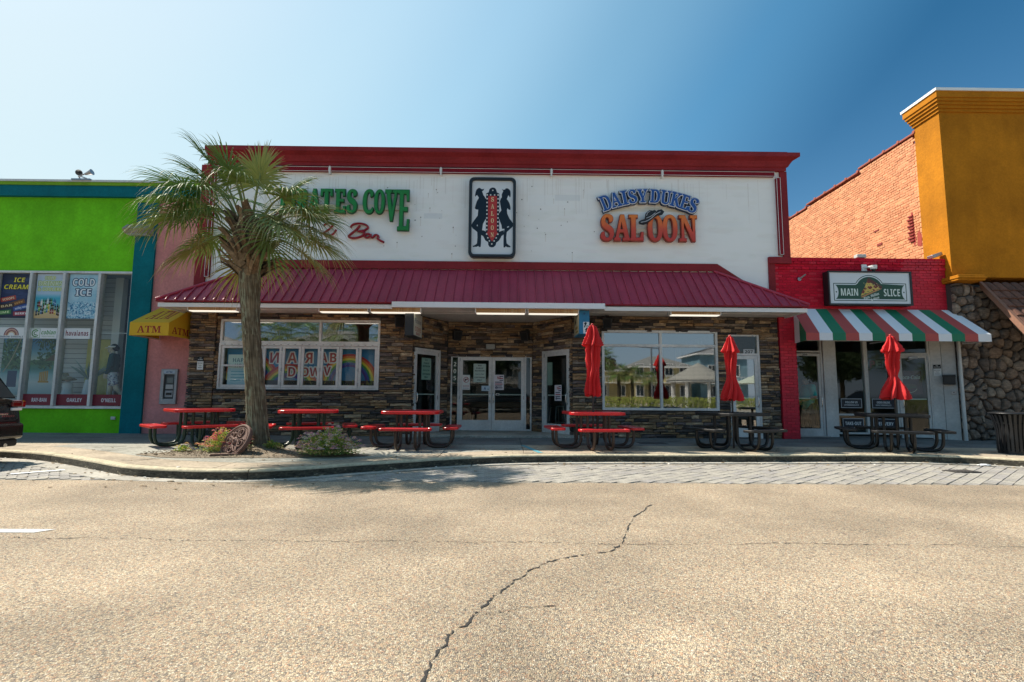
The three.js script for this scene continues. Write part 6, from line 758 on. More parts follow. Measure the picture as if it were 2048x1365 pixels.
{ // strip lights under the porch
  const ends = [[-7.93, -6.69], [-4.69, -3.44], [-3.42, -2.13], [-0.8, 0.49], [0.51, 1.81], [4.09, 5.38]], where = ['at its far left end', 'left one of the pair over the folding window', 'right one of the pair over the folding window', 'left one of the pair over the entrance', 'right one of the pair over the entrance', 'over the large right window'];
  const rust = ctex(256, 32, (x, w, h) => { const r = rng(2); x.fillStyle = '#c79a66'; x.fillRect(0, 0, w, h); for (let i = 0; i < 500; i++) { x.fillStyle = ['#e2c79a', '#b07a4a', '#8d5a36', '#d9b07a', '#efdcb8'][Math.floor(r() * 5)]; x.fillRect(r() * w, r() * h, 1 + r() * 4, 1 + r() * 3); } });
  ends.forEach(([a, b], i) => {
    const c = (a + b) / 2, L = (b - a) / 2 - 0.01, f = thing('strip_light', 'rusty fluorescent strip light under the porch, ' + where[i], 'ceiling light', [c, 3.235, 0.95], 0, 'strip lights under the porch');
    const sd = [[-0.09, 0], [0.09, 0], [0.1, -0.1], [-0.1, -0.1]]; mesh('housing', muv(prism(sd, 2 * L - 0.04).rotateY(Math.PI / 2).translate(-L + 0.02, 0, 0), 2), std([0.8, 0.8, 0.8], 0.6, { map: rust }), f); mesh('end_cap', [bx(-L, -L + 0.02, -0.11, 0, -0.1, 0.1), bx(L - 0.02, L, -0.11, 0, -0.1, 0.1)], M.white, f);
    mesh('tube_lens', rbx(-L + 0.03, L - 0.03, -0.122, -0.1, -0.085, 0.085, 0.008), std([0.8, 0.8, 0.76], 0.4, { emissive: C(1, 0.93, 0.78), emissiveIntensity: 0.5 }), f);
    const l = new THREE.RectAreaLight(new THREE.Color(1, 0.93, 0.78), 0.5, 2 * L - 0.06, 0.17); l.position.set(0, -0.13, 0); l.rotation.x = -Math.PI / 2; f.add(l);
  });
  const sp = (label, p, turn, tilt) => { const s = thing('wall_speaker', label, 'speaker', p, turn); mesh('bracket', [bar([0, 0.16, -0.12], [0, 0.1, 0.02], 0.014), bx(-0.05, 0.05, 0.13, 0.2, -0.15, -0.12)], M.black, s); const b = mesh('cabinet', muv(prism([[-0.09, -0.13], [0.09, -0.13], [0.12, 0.13], [-0.12, 0.13]], 0.17, 0.012).translate(0, 0, -0.04)), std([0.018, 0.018, 0.02], 0.7), s); b.rotation.x = tilt; const g = mesh('grille', new THREE.PlaneGeometry(0.18, 0.22).translate(0, 0, 0.145), std([0.01, 0.01, 0.011], 0.95, { bumpMap: texStucco, bumpScale: 0.004 }), s); g.rotation.x = tilt; };
  sp('small black speaker on the stone pier left of the hanging black sign', [-2.83, 3.02, 0.28], 0.3, 0.35); sp('small black speaker under the porch above the large right window', [2.66, 3.03, 0.28], -0.2, 0.35);
  sp('small black speaker on the recessed wall, above the left side of the entrance', [-1.45, 2.82, -1.13], 0.4, 0.3); sp('small black speaker on the recessed wall, above the right side of the entrance', [0.55, 2.82, -1.13], -0.4, 0.3);
  const dl = thing('door_light', 'small grey wall light on the stone above the double doors', 'wall light', [-0.47, 2.43, -1.3]); mesh('housing', rbx(-0.13, 0.13, 0, 0.14, 0, 0.1, 0.02), std([0.3, 0.3, 0.28], 0.6), dl); mesh('lens', bx(-0.1, 0.1, -0.006, 0.0, 0.01, 0.09), std([0.5, 0.5, 0.46], 0.4), dl);
  const sd = thing('smoke_detector', 'small white dome fitting on the porch ceiling before the entrance', 'detector', [-0.37, 3.235, 0.55]); mesh('base', cyl(0.06, 0.06, 0.02, 0, -0.02, 0, 18), M.white, sd); mesh('dome', new THREE.SphereGeometry(0.05, 16, 10).translate(0, -0.04, 0), M.white, sd);
  const bc = thing('dome_camera', 'white dome security camera above the pizza box sign', 'camera', [9.8, 4.5, 0.02]); mesh('plate', rbx(-0.1, 0.04, 0, 0.22, 0, 0.03, 0.006), M.white, bc); mesh('arm', bar([-0.02, 0.14, 0.02], [0.06, 0.12, 0.16], 0.03), M.white, bc); mesh('body', cyl(0.075, 0.085, 0.1, 0.1, 0.05, 0.2, 18), M.white, bc); mesh('dome', new THREE.SphereGeometry(0.062, 16, 12).translate(0.1, 0.05, 0.2), std([0.03, 0.03, 0.035], 0.15), bc);
  const rf = thing('roof_floodlight', 'small pale floodlight on the brick parapet edge of the pizza shop', 'floodlight', [9.75, 4.9, -0.1]); mesh('bracket', bx(-0.25, 0.25, 0, 0.03, -0.03, 0.03), M.steel, rf); mesh('lamp_head', rbx(-0.12, 0.14, 0.03, 0.13, -0.06, 0.1, 0.02), std([0.5, 0.5, 0.48], 0.5), rf);
  const rf2 = thing('roof_floodlight', 'dark angled floodlight on the parapet corner beside the ochre building', 'floodlight', [11.75, 4.9, -0.1]); mesh('bracket', bar([-0.2, 0, 0], [0.1, 0.08, 0.05], 0.015), M.steel, rf2); mesh('lamp_head', muv(new RoundedBoxGeometry(0.3, 0.1, 0.2, 1, 0.02).rotateZ(0.35).translate(0.1, 0.12, 0.02)), M.steel, rf2);
  const pb = thing('pipe_stub', 'grey pipe stub with bracket on the red brick wall', 'pipe', [7.97, 4.3, 0.02]); mesh('flange', cyl(0.05, 0.05, 0.03, 0, 0, 0, 14).rotateX(Math.PI / 2), M.steel, pb); mesh('pipe', bar([0, 0, 0.02], [0.1, 0.1, 0.16], 0.024), M.steel, pb);
  const mb = thing('wall_box', 'black wall box on the white panel beside the stone pier', 'box', [11.87, 1.46, 0.04], -0.7); mesh('box', rbx(-0.13, 0.13, 0, 0.24, 0, 0.14, 0.02), M.black, mb); mesh('lid', rbx(-0.14, 0.14, 0.2, 0.26, -0.002, 0.16, 0.012), M.black, mb);
  const mp = thing('switch_plate', 'small dark switch plate below the black wall box', 'switch', [11.93, 1.2, 0.085], -0.7); mesh('plate', rbx(-0.06, 0.06, 0, 0.1, 0, 0.02, 0.006), M.steel, mp); mesh('button', cyl(0.014, 0.014, 0.012, 0, 0, 0, 10).rotateX(Math.PI / 2).translate(0, 0.05, 0.026), M.black, mp);
}
{ // behind the glass of the saloon
  const r = rng(91);
  const t = ctex(1024, 288, (x, w, h) => { x.fillStyle = '#2f7fb0'; x.fillRect(0, 0, w, h); const bow = (cx, cy, R) => ['#c8302c', '#e07a28', '#e8cf3a', '#3f8f3f', '#2c4fa0', '#4a2f86'].forEach((c, i) => { x.strokeStyle = c; x.lineWidth = R * 0.075; x.beginPath(); x.arc(cx, cy, R - i * R * 0.075, Math.PI, 0); x.stroke(); });
    bow(160, 250, 190); bow(430, 330, 200); bow(830, 250, 190); x.fillStyle = '#14181c'; x.fillRect(0, 232, w, 56); for (let i = 0; i < 60; i++) { x.fillStyle = ['#5a6a2a', '#39442a', '#74702e'][i % 3]; x.fillRect(560 + r() * 440, 225 + r() * 50, 2 + r() * 8, 8 + r() * 30); }
    const L = (s, a, b, z) => text(x, s, a, b, z, '#b02a34', { stroke: '#f0ecec', line: 16 }); L('И', 320, 84, 96); L('A', 440, 84, 96); L('Я', 556, 84, 96); L('A', 650, 80, 88); L('B', 716, 80, 88); L('D', 440, 176, 88); L('O', 530, 176, 80); L('W', 598, 176, 80); L('V', 680, 170, 80); });
  sheet('rainbow_mural', 'blue board with rainbows and red lettering behind the folding window', 'mural', -7.5, -3.45, 1.22, 2.38, -0.16, t, { t: 0.03 });
  sheet('handwritten_poster', 'pale blue handwritten happy hour sheets inside the left fixed window', 'poster', -7.42, -6.72, 1.32, 2.12, -0.06, ctex(160, 180, (x, w, h) => { x.fillStyle = '#b5d3e0'; x.fillRect(0, 0, w, h); x.fillStyle = '#cfe2e0'; x.fillRect(0, 0, w, 84); text(x, 'HAPPY', 80, 34, 34, '#5d7f92', { width: 110 }); text(x, 'HOUR', 84, 66, 30, '#7a5f84', { width: 90 }); for (let i = 0; i < 4; i++) { x.fillStyle = '#4f9ab6'; x.fillRect(20, 100 + i * 18, 110 - i * 12, 4); } }), { t: 0.004 });
  const stool = thing('bar_stool', 'pale metal bar stool inside, behind the left angled door', 'stool', [-2.9, 0.03, -2.1], 0.3), sm = std([0.32, 0.34, 0.35], 0.35, { metalness: 0.7 });
  mesh('seat', rbx(-0.16, 0.16, 0.72, 0.75, -0.16, 0.16, 0.02), sm, stool); for (const [a, b] of [[1, 1], [1, -1], [-1, 1], [-1, -1]]) mesh('leg', bar([a * 0.13, 0.73, b * 0.13], [a * 0.21, 0, b * 0.21], 0.016), sm, stool); mesh('foot_ring', [0, 1, 2, 3].map((k) => bar([0.18 * (k < 2 ? 1 : -1), 0.25, 0.18 * (k % 3 ? -1 : 1)], [0.18 * (k % 3 ? -1 : 1) * (k % 2 ? 1 : 1), 0.25, 0.18 * (k < 2 ? -1 : 1) * (k % 2 ? 1 : 1)], 0.01)), sm, stool);
  [[3.0, -0.9, 'first'], [3.6, -1.0, 'second'], [4.75, -0.9, 'third'], [5.3, -1.0, 'fourth']].forEach(([x, z, n], i) => copyOf(stool, [x, 0.03, z], i * 0.4, `pale metal bar stool behind the large right window, ${n} from its left edge`, { group: 'stools inside the right window' }));
  copyOf(stool, [1.55, 0.03, -2.0], 0.5, 'pale metal bar stool inside, behind the right angled door');
  const ct = thing('high_table', 'dark round high table behind the large right window', 'table', [4.15, 0.03, -1.5]); mesh('top', cyl(0.4, 0.4, 0.04, 0, 1.0, 0, 28), std([0.12, 0.08, 0.05], 0.4), ct); mesh('column', cyl(0.04, 0.04, 1.0, 0, 0, 0, 12), M.black, ct); mesh('foot', cyl(0.28, 0.24, 0.03, 0, 0, 0, 24), M.black, ct);
  const pt = thing('pool_table', 'dark pool table inside, seen through the double doors', 'pool table', [-0.3, 0.03, -4.6]); mesh('bed', rbx(-1.2, 1.2, 0.62, 0.84, -0.65, 0.65, 0.03), std([0.05, 0.025, 0.015], 0.4), pt); mesh('cloth', bx(-1.08, 1.08, 0.841, 0.845, -0.53, 0.53), std([0.01, 0.11, 0.15], 0.9), pt); for (const [a, b] of [[1, 1], [1, -1], [-1, 1], [-1, -1]]) mesh('leg', rbx(a * 1.0 - 0.08, a * 1.0 + 0.08, 0, 0.62, b * 0.5 - 0.08, b * 0.5 + 0.08, 0.02), std([0.05, 0.025, 0.015], 0.4), pt);
}
/* ---------- figures ---------- */
// bones: [ax, ay, az, ra, bx, by, bz, rb]; the skin is the smooth union of tapered capsules
function skin(bones, k, lo, hi, n) {
  const c = [(lo[0] + hi[0]) / 2, (lo[1] + hi[1]) / 2, (lo[2] + hi[2]) / 2], half = Math.max(hi[0] - lo[0], hi[1] - lo[1], hi[2] - lo[2]) / 2 * 1.04, mc = new MarchingCubes(n, new THREE.MeshStandardMaterial(), false, false, 200000), hs = n / 2, f = mc.field;
  for (let z = 0; z < n; z++) for (let y = 0; y < n; y++) for (let x = 0; x < n; x++) {
    const px = c[0] + (x - hs) / hs * half, py = c[1] + (y - hs) / hs * half, pz = c[2] + (z - hs) / hs * half; let d = 9;
    for (const b of bones) { const ux = b[4] - b[0], uy = b[5] - b[1], uz = b[6] - b[2], vx = px - b[0], vy = py - b[1], vz = pz - b[2], l = ux * ux + uy * uy + uz * uz, t = l > 0 ? Math.min(1, Math.max(0, (vx * ux + vy * uy + vz * uz) / l)) : 0, ex = (vx - t * ux) / (b[8] ?? 1), ey = vy - t * uy, ez = (vz - t * uz) / (b[9] ?? 1), e = Math.sqrt(ex * ex + ey * ey + ez * ez) - (b[3] + (b[7] - b[3]) * t); if (e > d + k) continue; const h = Math.max(k - Math.abs(d - e), 0) / k; d = Math.min(d, e) - h * h * k * 0.25; }
    f[x + y * n + z * n * n] = -d * 40;
  }
  mc.isolation = 0; mc.update(); const cnt = mc.count, p = new Float32Array(mc.positionArray.subarray(0, cnt * 3)), g = new THREE.BufferGeometry(); for (let i = 0; i < p.length; i++) p[i] = p[i] * half + c[i % 3];
  g.setAttribute('position', new THREE.BufferAttribute(p, 3)); const m = mergeVertices(g, 1e-4); m.computeVertexNormals(); return m;
}
const B2 = (a, ra, b, rb, sx, sz) => [...a, ra, ...b, rb, sx, sz];
function handBones(w, dir, up, s, curl) { // wrist, pointing direction, back-of-hand direction
  const d = V(...dir).normalize(), u = V(...up).normalize(), sd = d.clone().cross(u).normalize().multiplyScalar(s), W = V(...w), P = (a, b, c) => W.clone().addScaledVector(d, a).addScaledVector(sd, b).addScaledVector(u, c).toArray(), o = [B2(W.toArray(), 0.026, P(0.05, 0, 0), 0.03), B2(P(0.03, -0.02, 0), 0.016, P(0.085, -0.03, 0), 0.013), B2(P(0.03, 0.02, 0), 0.016, P(0.085, 0.03, 0), 0.013)];
  [[-0.032, 0.07], [-0.011, 0.082], [0.011, 0.077], [0.031, 0.06]].forEach(([b, l]) => { let a = P(0.085, b, 0), x = 0.085, y = 0, an = 0; for (let i = 0; i < 3; i++) { an += curl * 0.45; const q = l * [0.45, 0.32, 0.25][i]; x += Math.cos(an) * q; y -= Math.sin(an) * q; const n = P(x, b, y); o.push(B2(a, 0.0095 - i * 0.001, n, 0.0085 - i * 0.001)); a = n; } });
  o.push(B2(P(0.02, -0.03, 0), 0.014, P(0.055, -0.055, -0.01), 0.011), B2(P(0.055, -0.055, -0.01), 0.011, P(0.085, -0.058, -0.03), 0.009)); return o;
}
function headGeo(p, yaw, s = 1) { // skull, jaw, nose, ears, lips, brows; faces +z before turning
  const b = [B2([0, 0.02, -0.01], 0.088, [0, 0.03, -0.02], 0.09, 0.86), B2([0, -0.02, 0.02], 0.07, [0, -0.075, 0.045], 0.042, 0.9), B2([0, -0.085, 0.062], 0.022, [0, -0.088, 0.066], 0.02), B2([0, 0.012, 0.084], 0.01, [0, -0.028, 0.105], 0.014), B2([-0.016, -0.034, 0.09], 0.009, [0.016, -0.034, 0.09], 0.009), B2([-0.024, -0.06, 0.078], 0.008, [0.024, -0.06, 0.078], 0.008), B2([-0.022, -0.072, 0.076], 0.008, [0.022, -0.072, 0.076], 0.008), B2([-0.05, 0.022, 0.068], 0.012, [0.05, 0.022, 0.068], 0.012), B2([-0.08, 0.012, -0.02], 0.012, [-0.078, -0.03, -0.008], 0.009), B2([0.08, 0.012, -0.02], 0.012, [0.078, -0.03, -0.008], 0.009), B2([0, -0.05, -0.03], 0.052, [0, -0.15, -0.035], 0.05)];
  const g = skin(b, 0.02, [-0.13, -0.19, -0.13], [0.13, 0.13, 0.14], 56); const e = [-0.032, 0.032].map((x) => new THREE.SphereGeometry(0.0125, 10, 8).translate(x, 0.002, 0.074)); const m = new THREE.Matrix4().makeRotationY(yaw).setPosition(...p); return [g.scale(s, s, s).applyMatrix4(m), merge(e).scale(s, s, s).applyMatrix4(m)];
}
{ // man in a teal shirt inside the left pizza shop door, seen from his left side, holding out a phone
  const P = thing('person', 'person in teal T-shirt, dark cap and black trousers holding a phone behind door 209', 'person', [8.66, 0.03, -1.02], -Math.PI / 2), skinM = std([0.38, 0.21, 0.14], 0.6), teal = std([0.025, 0.34, 0.31], 0.9, { bumpMap: texStucco, bumpScale: 0.003 }), blk = std([0.012, 0.012, 0.014], 0.9);
  // figure faces local +z
  const sh = [[-0.2, 1.34, -0.02], [0.2, 1.34, -0.02]], el = [[-0.26, 1.09, 0.02], [0.27, 1.08, -0.03]], wr = [[-0.16, 1.0, 0.27], [0.2, 0.98, 0.2]], hip = [[-0.1, 0.86, 0], [0.1, 0.86, 0]], kn = [[-0.11, 0.47, 0.03], [0.12, 0.47, 0.0]], an = [[-0.12, 0.08, -0.02], [0.13, 0.08, -0.05]];
  const body = [B2([0, 1.36, -0.03], 0.06, [0, 1.47, 0.0], 0.055)]; for (const i of [0, 1]) { body.push(B2(sh[i], 0.055, el[i], 0.045), B2(el[i], 0.044, wr[i], 0.03), B2(hip[i], 0.09, kn[i], 0.065), B2(kn[i], 0.062, an[i], 0.042), B2([an[i][0], 0.045, an[i][2] - 0.04], 0.04, [an[i][0], 0.03, an[i][2] + 0.15], 0.032)); } body.push(B2([0, 1.3, -0.02], 0.13, [0, 1.0, 0.03], 0.15, 1.25));
  const hands = [...handBones(wr[0], [0.2, 0, 1], [0.2, 1, 0], 1, 1.1), ...handBones(wr[1], [-0.15, -0.1, 1], [0.3, 1, 0], -1, 1.3)];
  const [hg, eg] = headGeo([0, 1.55, 0.03], 0.05, 1.02); const hb = [0, 1].map((i) => skin(hands.slice(i * (hands.length / 2), (i + 1) * (hands.length / 2)), 0.012, [wr[i][0] - 0.12, wr[i][1] - 0.12, wr[i][2] - 0.06], [wr[i][0] + 0.12, wr[i][1] + 0.12, wr[i][2] + 0.2], 56));
  mesh('body', [skin(body, 0.06, [-0.5, 0, -0.5], [0.5, 1.6, 0.5], 110), hg, ...hb], skinM, P); mesh('eyes', eg, std([0.1, 0.08, 0.07], 0.3), P);
  const shirt = [B2([-0.17, 1.35, -0.03], 0.085, [0.17, 1.35, -0.03], 0.085, 1, 1), B2([0, 1.28, -0.02], 0.155, [0, 0.98, 0.045], 0.18, 1.2), B2([0, 0.98, 0.03], 0.17, [0, 0.84, 0.02], 0.165, 1.18)]; for (const i of [0, 1]) shirt.push(B2(sh[i], 0.078, [sh[i][0] + (el[i][0] - sh[i][0]) * 0.78, sh[i][1] + (el[i][1] - sh[i][1]) * 0.78, sh[i][2] + (el[i][2] - sh[i][2]) * 0.78], 0.074));
  mesh('shirt', skin(shirt, 0.05, [-0.45, 0.6, -0.4], [0.45, 1.5, 0.4], 84), teal, P);
  const tr = [B2([0, 0.88, 0], 0.14, [0, 0.82, 0], 0.15, 1.15)]; for (const i of [0, 1]) tr.push(B2(hip[i], 0.115, kn[i], 0.085), B2(kn[i], 0.085, [an[i][0], 0.1, an[i][2]], 0.07)); mesh('trousers', skin(tr, 0.05, [-0.4, 0, -0.4], [0.4, 1.05, 0.4], 84), blk, P);
  mesh('shoes', skin([0, 1].map((i) => B2([an[i][0], 0.045, an[i][2] - 0.05], 0.048, [an[i][0], 0.035, an[i][2] + 0.17], 0.04)), 0.02, [-0.25, -0.03, -0.2], [0.25, 0.15, 0.25], 56), blk, P);
  mesh('hair', skin([B2([0, 1.575, -0.015], 0.1, [0, 1.54, -0.06], 0.088, 0.92)], 0.02, [-0.15, 1.4, -0.2], [0.15, 1.72, 0.1], 48), std([0.03, 0.018, 0.012], 0.9), P);
  mesh('cap', [new THREE.SphereGeometry(0.108, 24, 12, 0, 6.3, 0, 1.45).scale(0.9, 0.95, 1.05).translate(0, 1.575, 0.0), muv(prism(Array.from({ length: 13 }, (_, i) => [0.085 * Math.cos(i / 12 * Math.PI), 0.12 * Math.sin(i / 12 * Math.PI)]), 0.008).rotateX(Math.PI / 2 + 0.12).translate(0, 1.592, 0.075))], std([0.015, 0.014, 0.016], 0.85), P);
  const ph = thing('phone', 'small dark phone in the hand of the person in the teal shirt', 'phone', [8.27, 1.06, -1.0], -1.3); mesh('case', muv(new RoundedBoxGeometry(0.075, 0.15, 0.01, 2, 0.004).rotateX(-0.9)), M.black, ph); mesh('screen', muv(new THREE.PlaneGeometry(0.066, 0.138).translate(0, 0, 0.0056).rotateX(-0.9)), std([0.02, 0.025, 0.03], 0.1), ph);
}
{ // shop mannequin in a dark long-sleeved shirt, visor and floral shorts, leaning forward on one leg
  const P = thing('mannequin', 'mannequin in dark teal long-sleeved shirt, white visor and floral shorts in the shop window', 'mannequin', [-11.12, 0.66, -0.9], -1.25), plas = std([0.5, 0.43, 0.33], 0.5);
  const sh = [[-0.17, 1.44, -0.04], [0.17, 1.44, -0.04]], el = [[-0.2, 1.18, -0.06], [0.2, 1.18, -0.04]], wr = [[-0.19, 0.95, 0.03], [0.19, 0.96, 0.05]], hip = [[-0.09, 0.9, -0.04], [0.09, 0.9, -0.04]], kn = [[-0.1, 0.5, 0.04], [0.1, 0.52, -0.2]], an = [[-0.1, 0.08, 0.0], [0.1, 0.12, -0.5]];
  const body = [B2([0, 1.45, -0.03], 0.05, [0, 1.58, 0.01], 0.048), B2([0, 1.38, -0.04], 0.11, [0, 1.1, -0.03], 0.105, 1.2), B2([0, 1.0, -0.03], 0.12, [0, 0.9, -0.03], 0.13, 1.15)]; for (const i of [0, 1]) body.push(B2(sh[i], 0.05, el[i], 0.04), B2(el[i], 0.038, wr[i], 0.027), B2(hip[i], 0.085, kn[i], 0.058), B2(kn[i], 0.056, an[i], 0.036), B2([an[i][0], an[i][1] - 0.03, an[i][2] - 0.03], 0.035, [an[i][0], an[i][1] - 0.06, an[i][2] + 0.14], 0.026));
  const hb = [0, 1].map((i) => skin(handBones(wr[i], [0, -1, 0.25], [i ? 1 : -1, 0, 0], i ? -1 : 1, 0.5), 0.012, [wr[i][0] - 0.1, wr[i][1] - 0.2, wr[i][2] - 0.09], [wr[i][0] + 0.1, wr[i][1] + 0.06, wr[i][2] + 0.15], 48)), [hg, eg] = headGeo([0, 1.66, 0.03], 0, 1);
  mesh('body', [skin(body, 0.06, [-0.5, 0, -0.7], [0.5, 1.7, 0.4], 100), hg, ...hb], plas, P); mesh('eyes', eg, plas, P);
  const shirt = [B2([-0.14, 1.45, -0.04], 0.07, [0.14, 1.45, -0.04], 0.07), B2([0, 1.38, -0.04], 0.135, [0, 1.0, -0.02], 0.145, 1.2)]; for (const i of [0, 1]) shirt.push(B2(sh[i], 0.066, el[i], 0.056), B2(el[i], 0.056, wr[i], 0.042)); mesh('shirt', skin(shirt, 0.045, [-0.4, 0.8, -0.4], [0.4, 1.6, 0.3], 72), std([0.008, 0.06, 0.07], 0.9), P);
  const so = [B2([0, 1.0, -0.03], 0.135, [0, 0.9, -0.03], 0.15, 1.15)]; for (const i of [0, 1]) so.push(B2(hip[i], 0.11, [hip[i][0] + (kn[i][0] - hip[i][0]) * 0.55, hip[i][1] + (kn[i][1] - hip[i][1]) * 0.55, hip[i][2] + (kn[i][2] - hip[i][2]) * 0.55], 0.098)); const r = rng(6), fl = ctex(128, 128, (x, w, h) => { x.fillStyle = '#e6e8ef'; x.fillRect(0, 0, w, h); for (let i = 0; i < 70; i++) { x.fillStyle = ['#4a5a8c', '#7a5a8a', '#2f3f5c', '#a9b3cc'][i % 4]; x.beginPath(); x.ellipse(r() * w, r() * h, 3 + r() * 7, 2 + r() * 4, r() * 3, 0, 7); x.fill(); } }); fl.wrapS = fl.wrapT = THREE.RepeatWrapping; fl.repeat.set(3, 3); mesh('shorts', muv(skin(so, 0.04, [-0.4, 0.5, -0.45], [0.4, 1.15, 0.3], 72)), std([0.8, 0.8, 0.8], 0.9, { map: fl }), P);
  mesh('visor', [new THREE.TorusGeometry(0.093, 0.016, 8, 30).rotateX(Math.PI / 2).scale(0.95, 1.6, 1.08).translate(0, 1.71, 0.01), muv(prism(Array.from({ length: 13 }, (_, i) => [0.09 * Math.cos(i / 12 * Math.PI), 0.13 * Math.sin(i / 12 * Math.PI)]), 0.008).rotateX(Math.PI / 2 + 0.25).translate(0, 1.7, 0.08))], M.white, P); mesh('hair', skin([B2([0, 1.7, -0.02], 0.098, [0, 1.67, -0.06], 0.085, 0.92)], 0.02, [-0.15, 1.5, -0.2], [0.15, 1.85, 0.1], 44), std([0.02, 0.018, 0.018], 0.8), P);
  mesh('stand', [cyl(0.2, 0.2, 0.015, 0, 0, -0.1, 24), bar([0, 0.01, -0.12], [0, 0.8, -0.06], 0.012)], M.steel, P);
}
/* ---------- palm, shrubs, cast medallion ---------- */
const O = V(-4.98, 4.25, 4.0);
const bark = dtex(512, 512, (k, c) => { const x = k & 511, y = k >> 9, f = nF[(y >> 3) * 512 + x], s = nA[((y * 2) & 511) * 512 + (x >> 1)], b = nB[k]; let v = 118 + 90 * (f - 0.5) + 70 * (s - 0.5) , g = [v * 1.02, v * 0.93, v * 0.8]; const li = (x > 130 && x < 380 ? 1 : 0.25) * (nA[((y * 3) & 511) * 512 + ((x * 4) & 511)] * 0.6 + f * 0.4 - 0.5 - 0.0002 * Math.max(0, y - 150)) * 9; if (li > 0.05) { const m = Math.min(0.75, li * 1.3); g = [g[0] * (1 - m) + 168 * m, g[1] * (1 - m) + 178 * m, g[2] * (1 - m) + 158 * m]; } c[0] = g[0]; c[1] = g[1]; c[2] = g[2]; }, true);
const barkB = dtex(512, 512, (k, c) => { const x = k & 511, y = k >> 9; c[0] = c[1] = c[2] = 255 * (0.5 * nF[(y >> 3) * 512 + x] + 0.3 * nA[k] + 0.2 * nA[k]); }, false);
const leafMat = phys([1, 1, 1], 0.62, { vertexColors: true, transmission: 0.22, thickness: 0, specularIntensity: 0.5 });
function frond(h, f, bl, droop, seed, dead = 0, N = 40, face = V(0, 1, 0)) { // pleated fan, every leaflet a folded tapering strip
  const r = rng(seed), F = f.clone().normalize(), S = F.clone().cross(face).normalize(), U = S.clone().cross(F).normalize(), pos = [], col = [], idx = [], tone = 0.75 + r() * 0.5, yel = Math.min(1, dead + r() * 0.25), g = V(0, -1, 0), K = 7;
  for (let i = 0; i < N; i++) {
    const u = (i + 0.5) / N * 2 - 1, ph = u * 118 * D2R + (r() - 0.5) * 0.05, A = F.clone().multiplyScalar(Math.cos(ph)).addScaledVector(S, Math.sin(ph)).addScaledVector(U, 0.22 * Math.abs(u) + (i & 1 ? 0.05 : -0.05)).normalize(), base = h.clone().addScaledVector(F, bl * 0.22 * (1 - Math.abs(u))).addScaledVector(g, bl * 0.05 * (1 - Math.abs(u)));
    const L = bl * (0.66 + 0.34 * Math.cos(u * 1.25)) * (0.86 + r() * 0.24), Wd = A.clone().cross(U).normalize(), dr = droop * (0.7 + r() * 0.6) * (0.6 + 0.4 * Math.abs(u)), w0 = 0.0195 * (0.8 + 0.4 * r()) * (bl / 0.85), tw = (r() - 0.5) * 0.7, st = pos.length / 3, brown = r();
    for (let k = 0; k <= K; k++) {
      const t = k / K, bend = t * t * dr * 0.75 + Math.max(0, t - 0.62) ** 2 * dr * 3.2, p = base.clone().addScaledVector(A, L * (t - 0.12 * bend)).addScaledVector(g, L * bend), w = w0 * (t < 0.38 ? 0.35 + 1.7 * t : Math.max(0.05, 1.0 - ((t - 0.38) / 0.62) ** 1.2)), n = U.clone().applyAxisAngle(A, tw * t), s = Wd.clone().applyAxisAngle(A, tw * t), q = w * 0.45;
      for (const e of [-1, 0, 1]) pos.push(p.x + s.x * w * e + n.x * (e ? 0 : -q), p.y + s.y * w * e + n.y * (e ? 0 : -q), p.z + s.z * w * e + n.z * (e ? 0 : -q));
      const tip = Math.min(1, Math.max(0, (t - (0.94 - 0.3 * brown)) * 4) + dead * 0.75), y2 = yel * (0.4 + 0.6 * (1 - t)), c = [(0.075 + 0.3 * y2) * tone, (0.185 + 0.22 * y2) * tone, (0.045 + 0.012 * y2) * tone], b = [0.5, 0.36, 0.18]; const cc = c.map((x, j) => x * (1 - tip) + b[j] * tip); for (let e = 0; e < 3; e++) col.push(...cc);
    }
    for (let k = 0; k < K; k++) { const a = st + k * 3; idx.push(a, a + 3, a + 1, a + 1, a + 3, a + 4, a + 1, a + 4, a + 2, a + 2, a + 4, a + 5); }
  }
  const G = new THREE.BufferGeometry(); G.setAttribute('position', new THREE.Float32BufferAttribute(pos, 3)); G.setAttribute('color', new THREE.Float32BufferAttribute(col, 3)); G.setIndex(idx); G.computeVertexNormals(); return G;
}
